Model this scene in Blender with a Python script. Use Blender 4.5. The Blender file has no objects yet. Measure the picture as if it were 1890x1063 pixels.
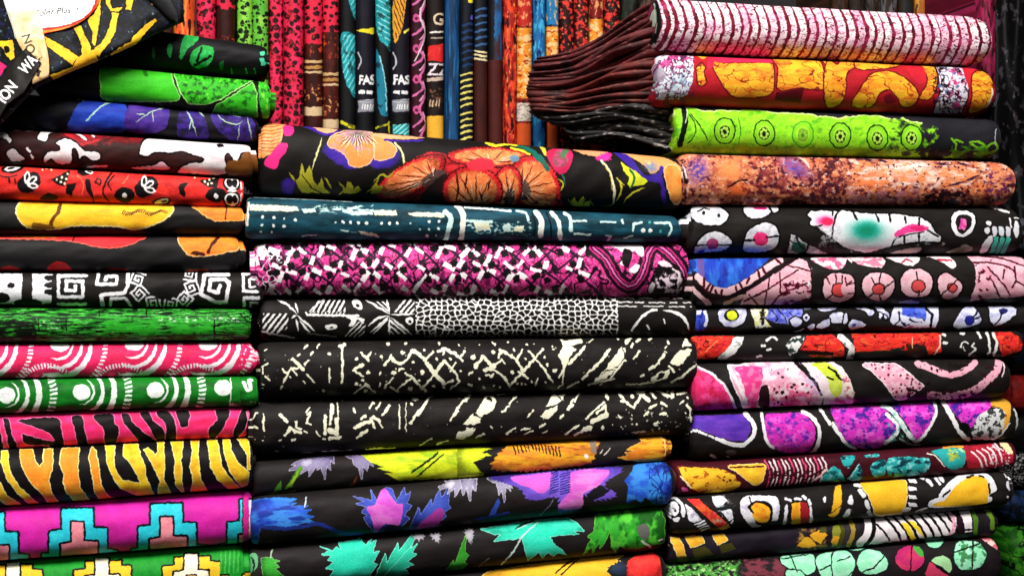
import bpy, math, random
import numpy as np

# ------------------------------------------------------------------ scene, camera, light
SC = bpy.context.scene
COL = SC.collection
F = 2450.0                       # focal length in photograph pixels (photograph 1890 x 1063)
CX, CY = 945.0, 531.5
cam_d = bpy.data.cameras.new('camera')
cam_d.sensor_width = 36.0
cam_d.lens = 36.0 * F / 1890.0
cam_d.clip_start = 0.02
cam_d.clip_end = 50.0
cam = bpy.data.objects.new('camera', cam_d)
cam.rotation_euler = (math.radians(90), 0, 0)
COL.objects.link(cam)
SC.camera = cam

world = bpy.data.worlds.new('World')
SC.world = world
world.use_nodes = True
world.node_tree.nodes['Background'].inputs['Color'].default_value = (1.0, 0.98, 0.96, 1)
world.node_tree.nodes['Background'].inputs['Strength'].default_value = 0.014

def lamp(name, loc, target, sx, sy, power, col):
    d = bpy.data.lights.new(name, 'AREA')
    d.shape = 'RECTANGLE'
    d.size, d.size_y = sx, sy
    d.energy = power
    d.color = col
    o = bpy.data.objects.new(name, d)
    o.location = loc
    v = np.array(target, float) - np.array(loc, float)
    import mathutils
    o.rotation_euler = mathutils.Vector(v).to_track_quat('-Z', 'Y').to_euler()
    COL.objects.link(o)
    return o
# the shop's ceiling strip light over the aisle: one long fitting
lamp('ceiling_lamp', (-0.10, -0.25, 1.65), (0.05, 1.15, -0.05), 1.8, 0.5, 102.0, (1.0, 0.97, 0.93))
lamp('fill_lamp', (-0.5, -1.4, 0.75), (0.1, 1.2, -0.05), 1.6, 0.6, 5.0, (1.0, 0.98, 0.96))  # added weak fill from behind the camera, not a shop fitting
SC.view_settings.view_transform = 'Standard'
SC.view_settings.look = 'None'
SC.view_settings.exposure = 0.0
SC.view_settings.gamma = 1.0
SC.view_settings.use_curve_mapping = False

# ------------------------------------------------------------------ the plane the stacks stand in
D0 = 1.22
TH = math.radians(14)
HV = np.array([math.cos(TH), math.sin(TH), 0.0])
NV = np.array([math.sin(TH), -math.cos(TH), 0.0])      # towards the viewer
ZV = np.array([0.0, 0.0, 1.0])
P0 = np.array([0.0, D0, 0.0])
MM = D0 / F                       # metres for one photograph pixel at the middle of the stacks

def W(px, py, off=0.0):
    """point of the stack plane (moved back by off metres) that stands where the photograph shows it"""
    px = np.asarray(px, float); py = np.asarray(py, float)
    dx = (px - CX) / F; dz = -(py - CY) / F
    o = P0 - NV * 1.0 * 0
    num = np.dot(P0, NV) - off
    den = dx * NV[0] + NV[1]
    t = num / den
    return np.stack([dx * t, t + 0 * dx, dz * t], -1)

def PROJ(P):
    return CX + F * P[..., 0] / P[..., 1], CY - F * P[..., 2] / P[..., 1]

# ------------------------------------------------------------------ noise
def _h(ix, iy, s):
    a = (ix.astype(np.int64) * 374761393 + iy.astype(np.int64) * 668265263 + int(s) * 1442695041) & 0xFFFFFFFF
    a = ((a ^ (a >> 13)) * 1274126177) & 0xFFFFFFFF
    a = a ^ (a >> 16)
    a = (a * 2246822519) & 0xFFFFFFFF
    a = a ^ (a >> 15)
    return (a & 0xFFFFFF).astype(np.float32) / 16777215.0

def vnoise(x, y, s=0):
    """gradient noise, about 0..1"""
    ix = np.floor(x); iy = np.floor(y)
    fx = x - ix; fy = y - iy
    ux = fx * fx * fx * (fx * (fx * 6 - 15) + 10); uy = fy * fy * fy * (fy * (fy * 6 - 15) + 10)
    def g(dx, dy):
        a = _h(ix + dx, iy + dy, s) * 6.2831853
        return np.cos(a) * (fx - dx) + np.sin(a) * (fy - dy)
    n = (g(0, 0) * (1 - ux) + g(1, 0) * ux) * (1 - uy) + (g(0, 1) * (1 - ux) + g(1, 1) * ux) * uy
    return 0.5 + 0.72 * n

def fbm(x, y, s=0, o=3):
    r = 0; a = 0.5; n = 0
    for i in range(o):
        r = r + a * vnoise(x * 2 ** i + y * .13 * i, y * 2 ** i - x * .13 * i, s + i * 17); n += a; a *= 0.58
    return r / n

def worley(x, y, s=0):
    ix = np.floor(x); iy = np.floor(y)
    f1 = np.full(x.shape, 9.0, np.float32); f2 = f1.copy(); idm = np.zeros(x.shape, np.float32)
    for dx in (-1, 0, 1):
        for dy in (-1, 0, 1):
            cx = ix + dx; cy = iy + dy
            px = cx + 0.12 + 0.76 * _h(cx, cy, s); py = cy + 0.12 + 0.76 * _h(cx, cy, s + 7)
            d = np.sqrt((px - x) ** 2 + (py - y) ** 2)
            m = d < f1
            f2 = np.where(m, f1, np.minimum(f2, d))
            idm = np.where(m, _h(cx, cy, s + 13), idm)
            f1 = np.where(m, d, f1)
    return f1, f2, idm

# ------------------------------------------------------------------ the print painter (flat print of a cloth)
def rgb(c):
    c = c.lstrip('#')
    if len(c) == 3: c = ''.join(k * 2 for k in c)
    return np.array([int(c[i:i + 2], 16) / 255 for i in (0, 2, 4)], np.float32)

def smooth(pts, closed=True, n=6):
    P = np.asarray(pts, float).reshape(-1, 2)
    if len(P) < 3: return P
    out = []
    N = len(P)
    rng = range(N) if closed else range(N - 1)
    for i in rng:
        if closed:
            a, b, c, d = P[i - 1], P[i], P[(i + 1) % N], P[(i + 2) % N]
        else:
            a, b, c, d = P[max(i - 1, 0)], P[i], P[i + 1], P[min(i + 2, N - 1)]
        for k in range(n):
            t = k / n
            out.append(0.5 * ((2 * b) + (c - a) * t + (2 * a - 5 * b + 4 * c - d) * t * t + (3 * b - a - 3 * c + d) * t ** 3))
    if not closed: out.append(P[-1])
    return np.array(out)

VIEWS = dict(A0=(0, 0, 4.831), A1=(0, 0, 3.704), A2=(0, 230, 3.704), A3=(0, 490, 3.704), A4=(0, 740, 3.29),
    B1=(440, 0, 3.375), B2=(900, 0, 3.5425), B3=(440, 200, 4.0886), B4=(860, 230, 4.252), B5=(440, 420, 4.0886),
    B6=(860, 420, 4.0886), B7=(440, 620, 4.0886), B8=(860, 620, 4.0886), C1=(440, 780, 3.757), C2=(860, 780, 3.757),
    C3=(1190, 0, 4.831), C4=(1540, 0, 4.831), C5=(1220, 180, 4.832), C6=(1550, 180, 4.832), C7=(1250, 370, 4.831),
    C8=(1560, 370, 4.83), D1=(1250, 550, 4.831), D2=(1560, 550, 4.83), D3=(1230, 730, 5.061), D4=(1550, 730, 5.062),
    D5=(1210, 860, 5.235), D6=(1550, 860, 5.235), P=(0, 0, 1.0))

class Print:
    def __init__(s, X, Y, bg, warp=1.2, seed=1):
        s.seed = seed
        X = X.astype(np.float32); Y = Y.astype(np.float32)
        s.X0, s.Y0 = X, Y
        s.X = X + warp * 2 * (fbm(X / 9, Y / 9, seed, 2) - 0.5) * 2
        s.Y = Y + warp * 2 * (fbm(X / 9 + 50, Y / 9, seed + 3, 2) - 0.5) * 2
        s.C = np.empty(X.shape + (3,), np.float32); s.C[:] = rgb(bg)
        s.mask = np.ones(X.shape, bool)
        s.xm = X[X.shape[0] // 2]; s.ym = Y[:, Y.shape[1] // 2]
        s.rng = random.Random(seed)
        s.o = (0, 0, 1.0)
        s.clip = None
    def v(s, name, dx=0, dy=0):
        a, b, k = VIEWS[name]; s.o = (a + dx / k, b + dy / k, k); return s
    def T(s, pts):
        P = np.asarray(pts, float).reshape(-1, 2)
        return P / s.o[2] + np.array(s.o[:2])
    def sub(s, x0, y0, x1, y1):
        m = 6
        ok = (s.X0.max(0) > x0 - m) & (s.X0.min(0) < x1 + m)
        ii = np.nonzero(ok)[0]
        if len(ii) == 0: return None
        a, b = ii[0], ii[-1] + 1
        Ys = s.Y0[:, a:b]
        ok = (Ys.max(1) > y0 - m) & (Ys.min(1) < y1 + m)
        jj = np.nonzero(ok)[0]
        if len(jj) == 0: return None
        return slice(jj[0], jj[-1] + 1), slice(a, b)
    def put(s, sl, m, col, al=1.0):
        if s.clip is not None: m = m & s.clip[sl] if m.dtype == bool else m * s.clip[sl]
        c = s.C[sl]
        if m.dtype == bool and al == 1.0:
            c[m] = rgb(col)
        else:
            w = (m.astype(np.float32) * al)[..., None]
            c[:] = c * (1 - w) + rgb(col) * w
        s.lm = (sl, m)
    def _fill(s, P, col, al=1.0):
        sl = s.sub(P[:, 0].min(), P[:, 1].min(), P[:, 0].max(), P[:, 1].max())
        if sl is None: return s
        X, Y = s.X[sl], s.Y[sl]
        m = np.zeros(X.shape, bool)
        x0, y0 = P[-1]
        for x1, y1 in P:
            if y0 != y1:
                cr = ((y1 > Y) != (y0 > Y)) & (X < (x0 - x1) * (Y - y1) / (y0 - y1) + x1)
                m ^= cr
            x0, y0 = x1, y1
        s.put(sl, m, col, al)
        return s
    def g(s, col, *pts, o=None, al=1.0, raw=False):            # polygon
        P = np.asarray(pts, float).reshape(-1, 2) if raw else s.T(pts)
        if o: s._line(np.vstack([P, P[:1]]), 1.55 * o[1] / s.o[2], o[0])
        return s._fill(P, col, al)
    def b(s, col, *pts, o=None, al=1.0):                       # smooth blob
        P = smooth(s.T(pts), True)
        if o: s._line(np.vstack([P, P[:1]]), 1.55 * o[1] / s.o[2], o[0])
        return s._fill(P, col, al)
    def j(s, col, amp, per, *pts, o=None, al=1.0):             # jagged leaf
        P = smooth(s.T(pts), True, 10)
        amp *= 0.9 / s.o[2]; per /= s.o[2]
        Q = np.vstack([P, P[:1]])
        d = np.r_[0, np.cumsum(np.hypot(*np.diff(Q, axis=0).T))]
        n = max(4, int(d[-1] / per) * 2)
        t = np.linspace(0, d[-1], n, endpoint=False)
        t += np.array([s.rng.uniform(-.3, .3) * per / 2 for _ in t])
        t = np.clip(t, 0, d[-1])
        R = np.stack([np.interp(t, d, Q[:, 0]), np.interp(t, d, Q[:, 1])], -1)
        c = P.mean(0)
        for i in range(n):
            u = R[i] - c; u /= (np.hypot(*u) + 1e-6)
            k = amp * (s.rng.uniform(.3, 2.4) if i % 2 else -s.rng.uniform(.4, 1.1))
            R[i] += u * k
        if o: s._line(np.vstack([R, R[:1]]), 1.55 * o[1] / s.o[2], o[0])
        return s.shade(R, c, col, al)
    def shade(s, R, c, col, al=1.0):
        s.lm = None
        s._fill(R, col, al)
        if s.lm is not None and s.lm[1].dtype == bool:
            sl, m = s.lm
            w = max(np.ptp(R[:, 0]), 1) / 2; h = max(np.ptp(R[:, 1]), 1) / 2
            X, Y = s.X[sl], s.Y[sl]
            a = np.arctan2(Y - c[1], X - c[0])
            q = ((X - c[0]) / w) ** 2 + ((Y - c[1]) / h) ** 2 + 0.5 * (vnoise(a * 9, np.hypot(X - c[0], Y - c[1]) / 14, s.seed) - .5)
            C = s.C[sl]; base = rgb(col)
            lt = np.clip(base * 1.15 + .03, 0, 1); dk = base * .52
            g1 = (np.clip(1 - q * 1.9, 0, 1) * m * .75)[..., None]; g2 = (np.clip((q - .6) * 1.1, 0, .7) * m)[..., None]
            C[:] = C * (1 - g1) + lt * g1
            C[:] = C * (1 - g2) + dk * g2
            s.lm = (sl, m)
        return s
    def k(s, col, *pts, edge=None):                            # pointed leaf, traced
        R = s.T(pts)
        if edge: s._line(np.vstack([R, R[:1]]), 9 / s.o[2], edge)
        return s.shade(R, R.mean(0), col)
    def _line(s, P, w, col, al=1.0, taper=False):
        r = w / 2
        n = len(P) - 1
        if n > 24:
            for k in range(0, n, 20): s._line(P[k:k + 21], w, col, al)
            return s
        sl = s.sub(P[:, 0].min() - r, P[:, 1].min() - r, P[:, 0].max() + r, P[:, 1].max() + r)
        if sl is None: return s
        X, Y = s.X[sl], s.Y[sl]
        m = np.zeros(X.shape, bool)
        for i in range(n):
            ax, ay = P[i]; bx, by = P[i + 1]
            dx, dy = bx - ax, by - ay
            L = dx * dx + dy * dy + 1e-9
            t = np.clip(((X - ax) * dx + (Y - ay) * dy) / L, 0, 1)
            rr = r
            if taper:
                q = (i + t) / n
                rr = r * (0.25 + 0.75 * np.sin(np.pi * np.clip(q, 0.02, .98)))
            m |= (X - ax - t * dx) ** 2 + (Y - ay - t * dy) ** 2 < rr * rr
        s.put(sl, m, col, al)
        return s
    def l(s, col, w, *pts, al=1.0, taper=False):
        return s._line(s.T(pts), w / s.o[2], col, al, taper)
    def ls(s, col, w, *pts, al=1.0, taper=False):
        return s._line(smooth(s.T(pts), False, 4), w / s.o[2], col, al, taper)
    def e(s, col, cx, cy, rx, ry=None, rot=0, al=1.0, o=None, soft=False):
        ry = ry or rx
        if o: s.e(o[0], cx, cy, rx + o[1], ry + o[1], rot)
        c = s.T([cx, cy])[0]; rx, ry = rx / s.o[2], ry / s.o[2]
        R = max(rx, ry) * (1.6 if soft else 1)
        sl = s.sub(c[0] - R, c[1] - R, c[0] + R, c[1] + R)
        if sl is None: return s
        x = s.X[sl] - c[0]; y = s.Y[sl] - c[1]
        a = math.radians(rot); ca, sa = math.cos(a), math.sin(a)
        q = ((x * ca + y * sa) / rx) ** 2 + ((-x * sa + y * ca) / ry) ** 2
        m = np.clip(np.exp(-q * 1.6) * 1.15 - 0.05, 0, 1) if soft else q < 1
        s.put(sl, m, col, al)
        return s
    def dots(s, col, r, *pts):
        for x, y in np.asarray(pts, float).reshape(-1, 2): s.e(col, x, y, r)
        return s
    def cres(s, col, cx, cy, r, w, a0, a1, dash=0, even=False):
        c = s.T([cx, cy])[0]; k = s.o[2]; r /= k; w /= k
        R = r + w
        sl = s.sub(c[0] - R, c[1] - R, c[0] + R, c[1] + R)
        if sl is None: return s
        x = s.X[sl] - c[0]; y = s.Y[sl] - c[1]
        rho = np.hypot(x, y); a = np.degrees(np.arctan2(y, x))
        q = ((a - a0) % 360) / (a1 - a0)
        inn = q < 1
        th = w / 2 * (1 if even else np.sin(np.pi * np.clip(q, 0, 1)) ** 0.7)
        m = inn & (np.abs(rho - r) < th)
        if dash: m &= (np.sin(q * dash * 2 * np.pi + (rho - r) / w * 1.5) > -0.1)
        s.put(sl, m, col)
        return s
    def hatch(s, col, ang, sp, w, *pts):
        P = s.T(pts); k = s.o[2]
        sl = s.sub(P[:, 0].min(), P[:, 1].min(), P[:, 0].max(), P[:, 1].max())
        if sl is None: return s
        X, Y = s.X[sl], s.Y[sl]
        m = np.zeros(X.shape, bool); x0, y0 = P[-1]
        for x1, y1 in P:
            if y0 != y1: m ^= ((y1 > Y) != (y0 > Y)) & (X < (x0 - x1) * (Y - y1) / (y0 - y1) + x1)
            x0, y0 = x1, y1
        a = math.radians(ang)
        d = (X * math.sin(a) - Y * math.cos(a)) * k
        s.put(sl, m & ((d % sp) < w), col)
        return s
    def spiral(s, col, cx, cy, z, w, rot=0, flip=1):
        pts = np.array([(1, -1), (-1, -1), (-1, 1), (.75, 1), (.75, -.4), (-.4, -.4), (-.4, .45), (.2, .45), (.2, .1)]) * z
        pts[:, 0] *= flip
        a = math.radians(rot)
        R = np.array([[math.cos(a), math.sin(a)], [-math.sin(a), math.cos(a)]])
        return s.l(col, w, *((pts @ R + [cx, cy]).ravel()))
    # effects on an area (box in view coordinates) or on everything / the last mask
    def area(s, box):
        if box is None: return (slice(None), slice(None)), None
        P = s.T(box)
        sl = s.sub(P[0, 0], P[0, 1], P[1, 0], P[1, 1])
        if sl is None: return None, None
        X, Y = s.X0[sl], s.Y0[sl]
        return sl, (X > P[0, 0]) & (X < P[1, 0]) & (Y > P[0, 1]) & (Y < P[1, 1])
    def last(s):
        return s.lm
    def noise(s, col, sx, sy, th, soft=0.1, al=1.0, box=None, seed=0, last=False, o=3):
        sl, m0 = s.lm if last else s.area(box)
        if sl is None: return s
        X, Y = s.X0[sl], s.Y0[sl]
        if box is not None and not last:       # no ruled edge to a stain: it frays out
            B = s.T(box); f = min(9.0, .22 * min(B[1] - B[0]))
            d = np.minimum(np.minimum(X - B[0, 0], B[1, 0] - X), np.minimum(Y - B[0, 1], B[1, 1] - Y) + f * .6)
            m0 = np.clip((d + (fbm(X / 9, Y / 9, s.seed + seed + 5, 2) - .5) * 3.2 * f) / f, 0, 1)
        n = fbm(X / (1.55 * sx), Y / (1.55 * sy), s.seed * 31 + seed, o)
        m = np.clip((n - th) / soft + 0.5, 0, 1)
        if m0 is not None: m = m * m0
        keep = s.lm if last else None
        s.put(sl, m.astype(np.float32), col, al)
        if keep: s.lm = keep
        return s
    def veins(s, col, cell, w, box=None, seed=0, last=False, al=1.0, sy=1.0, cells=False):
        sl, m0 = s.lm if last else s.area(box)
        if sl is None: return s
        X, Y = s.X[sl], s.Y[sl]
        if cells:
            f1, f2, _ = worley(X / cell, Y / (cell * sy), s.seed * 13 + seed)
            m = (f2 - f1) < w / cell
        else:
            m = np.zeros(X.shape, bool)
            for q in range(2):
                n = fbm(X / (cell * 2.4), Y / (cell * 2.4 * sy), s.seed * 13 + seed + 71 * q, 3)
                m |= np.abs(n - 0.5) < 0.15 * w / cell
        if m0 is not None: m = m & (m0 > 0.5 if m0.dtype != bool else m0)
        keep = s.lm if last else None
        s.put(sl, m, col, al)
        if keep: s.lm = keep
        return s
    def spk(s, col, cell, r, dens=0.5, box=None, seed=0, last=False, al=1.0):
        sl, m0 = s.lm if last else s.area(box)
        if sl is None: return s
        X, Y = s.X[sl], s.Y[sl]
        f1, f2, i = worley(X / cell, Y / cell, s.seed * 19 + seed)
        m = (f1 < r / cell * (0.5 + i)) & (((i * 977) % 1) < dens)
        if m0 is not None: m = m & (m0 > 0.5 if m0.dtype != bool else m0)
        keep = s.lm if last else None
        s.put(sl, m, col, al)
        if keep: s.lm = keep
        return s
    def txt(s, body, col, x, y, h, ang=0, off=0.0, shear=0.0, sx=1.0):
        k = s.o[2]; c = s.T([x, y])[0]
        for poly in glyphs(body, off):
            Q = poly.copy()
            Q[:, 0] = (Q[:, 0] + shear * Q[:, 1]) * sx
            Q = Q * (h / k / 0.72)
            a = math.radians(ang); ca, sa = math.cos(a), math.sin(a)
            R = np.stack([c[0] + Q[:, 0] * ca + Q[:, 1] * sa, c[1] + Q[:, 0] * sa - Q[:, 1] * ca], -1)
            s.g(col, *R.ravel(), raw=True)
        return s

_GL = {}
def glyphs(body, off=0.0):
    key = (body, off)
    if key in _GL: return _GL[key]
    cu = bpy.data.curves.new('lettering', 'FONT'); cu.body = body; cu.offset = off; cu.resolution_u = 4
    ob = bpy.data.objects.new('lettering', cu); COL.objects.link(ob)
    dg = bpy.context.evaluated_depsgraph_get(); ev = ob.evaluated_get(dg); me = ev.to_mesh()
    co = np.array([v.co[:2] for v in me.vertices]).reshape(-1, 2)
    out = [co[list(p.vertices)] for p in me.polygons]
    ev.to_mesh_clear()
    bpy.data.objects.remove(ob); bpy.data.curves.remove(cu)
    _GL[key] = out
    return out

# ------------------------------------------------------------------ materials
def cloth_material(name, img, rough=0.58, sheen=0.0, weave=1.0):
    m = bpy.data.materials.new(name); m.use_nodes = True
    nt = m.node_tree; N = nt.nodes; Lk = nt.links
    b = N['Principled BSDF']
    uv = N.new('ShaderNodeUVMap'); uv.uv_map = 'print'
    tex = N.new('ShaderNodeTexImage'); tex.image = img; tex.extension = 'EXTEND'; tex.interpolation = 'Cubic'
    Lk.new(uv.outputs[0], tex.inputs['Vector'])
    tc = N.new('ShaderNodeTexCoord')
    # faded and rubbed patches of the dye
    n1 = N.new('ShaderNodeTexNoise'); n1.inputs['Scale'].default_value = 55; n1.inputs['Detail'].default_value = 5
    Lk.new(tc.outputs['Object'], n1.inputs['Vector'])
    mr = N.new('ShaderNodeMapRange'); mr.inputs['From Min'].default_value = .3; mr.inputs['From Max'].default_value = .7
    mr.inputs['To Min'].default_value = 0.86; mr.inputs['To Max'].default_value = 1.06
    Lk.new(n1.outputs['Fac'], mr.inputs['Value'])
    # single threads
    n2 = N.new('ShaderNodeTexNoise'); n2.inputs['Scale'].default_value = 900; n2.inputs['Detail'].default_value = 2
    Lk.new(tc.outputs['Object'], n2.inputs['Vector'])
    mr2 = N.new('ShaderNodeMapRange'); mr2.inputs['From Min'].default_value = .3; mr2.inputs['From Max'].default_value = .7
    mr2.inputs['To Min'].default_value = 0.84; mr2.inputs['To Max'].default_value = 1.12
    Lk.new(n2.outputs['Fac'], mr2.inputs['Value'])
    mu = N.new('ShaderNodeMath'); mu.operation = 'MULTIPLY'
    Lk.new(mr.outputs[0], mu.inputs[0]); Lk.new(mr2.outputs[0], mu.inputs[1])
    hs = N.new('ShaderNodeHueSaturation'); hs.inputs['Saturation'].default_value = 0.98
    Lk.new(tex.outputs['Color'], hs.inputs['Color']); Lk.new(mu.outputs[0], hs.inputs['Value'])
    Lk.new(hs.outputs['Color'], b.inputs['Base Color'])
    b.inputs['Roughness'].default_value = rough
    b.inputs['Specular IOR Level'].default_value = 0.13
    b.inputs['Sheen Weight'].default_value = sheen
    b.inputs['Sheen Roughness'].default_value = 0.5
    bp = N.new('ShaderNodeBump'); bp.inputs['Strength'].default_value = 0.30 * weave; bp.inputs['Distance'].default_value = 0.0006
    Lk.new(n2.outputs['Fac'], bp.inputs['Height'])
    n3 = N.new('ShaderNodeTexNoise'); n3.inputs['Scale'].default_value = 38; n3.inputs['Detail'].default_value = 4
    mp = N.new('ShaderNodeMapping'); mp.inputs['Scale'].default_value = (0.45, 1.0, 1.3)
    Lk.new(tc.outputs['Object'], mp.inputs['Vector']); Lk.new(mp.outputs[0], n3.inputs['Vector'])
    bp2 = N.new('ShaderNodeBump'); bp2.inputs['Strength'].default_value = 0.22; bp2.inputs['Distance'].default_value = 0.003
    Lk.new(n3.outputs['Fac'], bp2.inputs['Height']); Lk.new(bp.outputs[0], bp2.inputs['Normal'])
    Lk.new(bp2.outputs[0], b.inputs['Normal'])
    return m

def plain_material(name, col, rough=0.8, scale=40, var=0.25, bump=0.3):
    m = bpy.data.materials.new(name); m.use_nodes = True
    nt = m.node_tree; N = nt.nodes; Lk = nt.links
    b = N['Principled BSDF']
    tc = N.new('ShaderNodeTexCoord')
    n = N.new('ShaderNodeTexNoise'); n.inputs['Scale'].default_value = scale; n.inputs['Detail'].default_value = 6
    Lk.new(tc.outputs['Object'], n.inputs['Vector'])
    r = N.new('ShaderNodeValToRGB')
    c = np.array(col)
    r.color_ramp.elements[0].position = .3; r.color_ramp.elements[1].position = .7
    r.color_ramp.elements[0].color = (*(c * (1 - var)), 1); r.color_ramp.elements[1].color = (*(c * (1 + var)), 1)
    Lk.new(n.outputs['Fac'], r.inputs[0]); Lk.new(r.outputs[0], b.inputs['Base Color'])
    b.inputs['Roughness'].default_value = rough
    bp = N.new('ShaderNodeBump'); bp.inputs['Strength'].default_value = bump; bp.inputs['Distance'].default_value = 0.002
    Lk.new(n.outputs['Fac'], bp.inputs['Height']); Lk.new(bp.outputs[0], b.inputs['Normal'])
    return m

def make_image(name, C):
    h, w = C.shape[:2]
    img = bpy.data.images.new(name, w, h)
    C = np.clip(C, 0, 1); C = C - 0.082 * np.sin(2 * math.pi * C) * (C < .5)
    px = np.ones((h, w, 4), np.float32); px[..., :3] = np.clip(C, 0, 1)[::-1]
    img.pixels.foreach_set(px.ravel()); img.update(); img.pack()
    return img

# ------------------------------------------------------------------ meshes
def mesh_obj(name, V, faces, mats, uv=None, parent=None, smoothed=True, fm=None):
    me = bpy.data.meshes.new(name)
    me.from_pydata(np.asarray(V).tolist(), [], faces)
    if uv is not None:
        l = me.uv_layers.new(name='print')
        idx = np.empty(len(me.loops), np.int32); me.loops.foreach_get('vertex_index', idx)
        l.data.foreach_set('uv', np.asarray(uv, np.float32)[idx].ravel())
    for m in (mats if isinstance(mats, (list, tuple)) else [mats]): me.materials.append(m)
    if fm is not None: me.polygons.foreach_set('material_index', fm)
    if smoothed: me.polygons.foreach_set('use_smooth', [True] * len(me.polygons))
    me.update()
    o = bpy.data.objects.new(name, me); COL.objects.link(o)
    if parent: o.parent = parent
    return o

def tag(o, label, cat, group=None, kind=None):
    o['label'] = label
    if cat: o['category'] = cat
    if group: o['group'] = group
    if kind: o['kind'] = kind
    return o

def profile(hm, nn=2.4, rr=0.5, back=0.12, m=160):
    """fold profile: t across (0..1), d forward (metres), tv print coordinate; from the back of one side round the fold"""
    ph = np.linspace(-math.pi / 2, math.pi / 2, m)
    sg = np.sign(ph)
    y = np.sign(np.sin(ph)) * np.abs(np.sin(ph)) ** (2 / nn)
    x = np.abs(np.cos(ph)) ** (2 / nn)
    t = 0.5 + 0.5 * y; d = x * rr * hm
    t = np.r_[0.05, 0.02, t, 0.98, 0.95]; d = np.r_[-back, -back * .4, d, -back * .4, -back]
    dt = np.abs(np.diff(t)); ds = np.hypot(np.diff(t) * hm, np.diff(d)) / hm
    tv = np.r_[0, np.cumsum(np.maximum(dt, 0.35 * ds))]
    mid = np.interp(0, [-1, 1], [tv[m // 2 + 1], tv[m // 2 + 2]])
    tv = tv - mid + 0.5
    return t, d, tv

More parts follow.
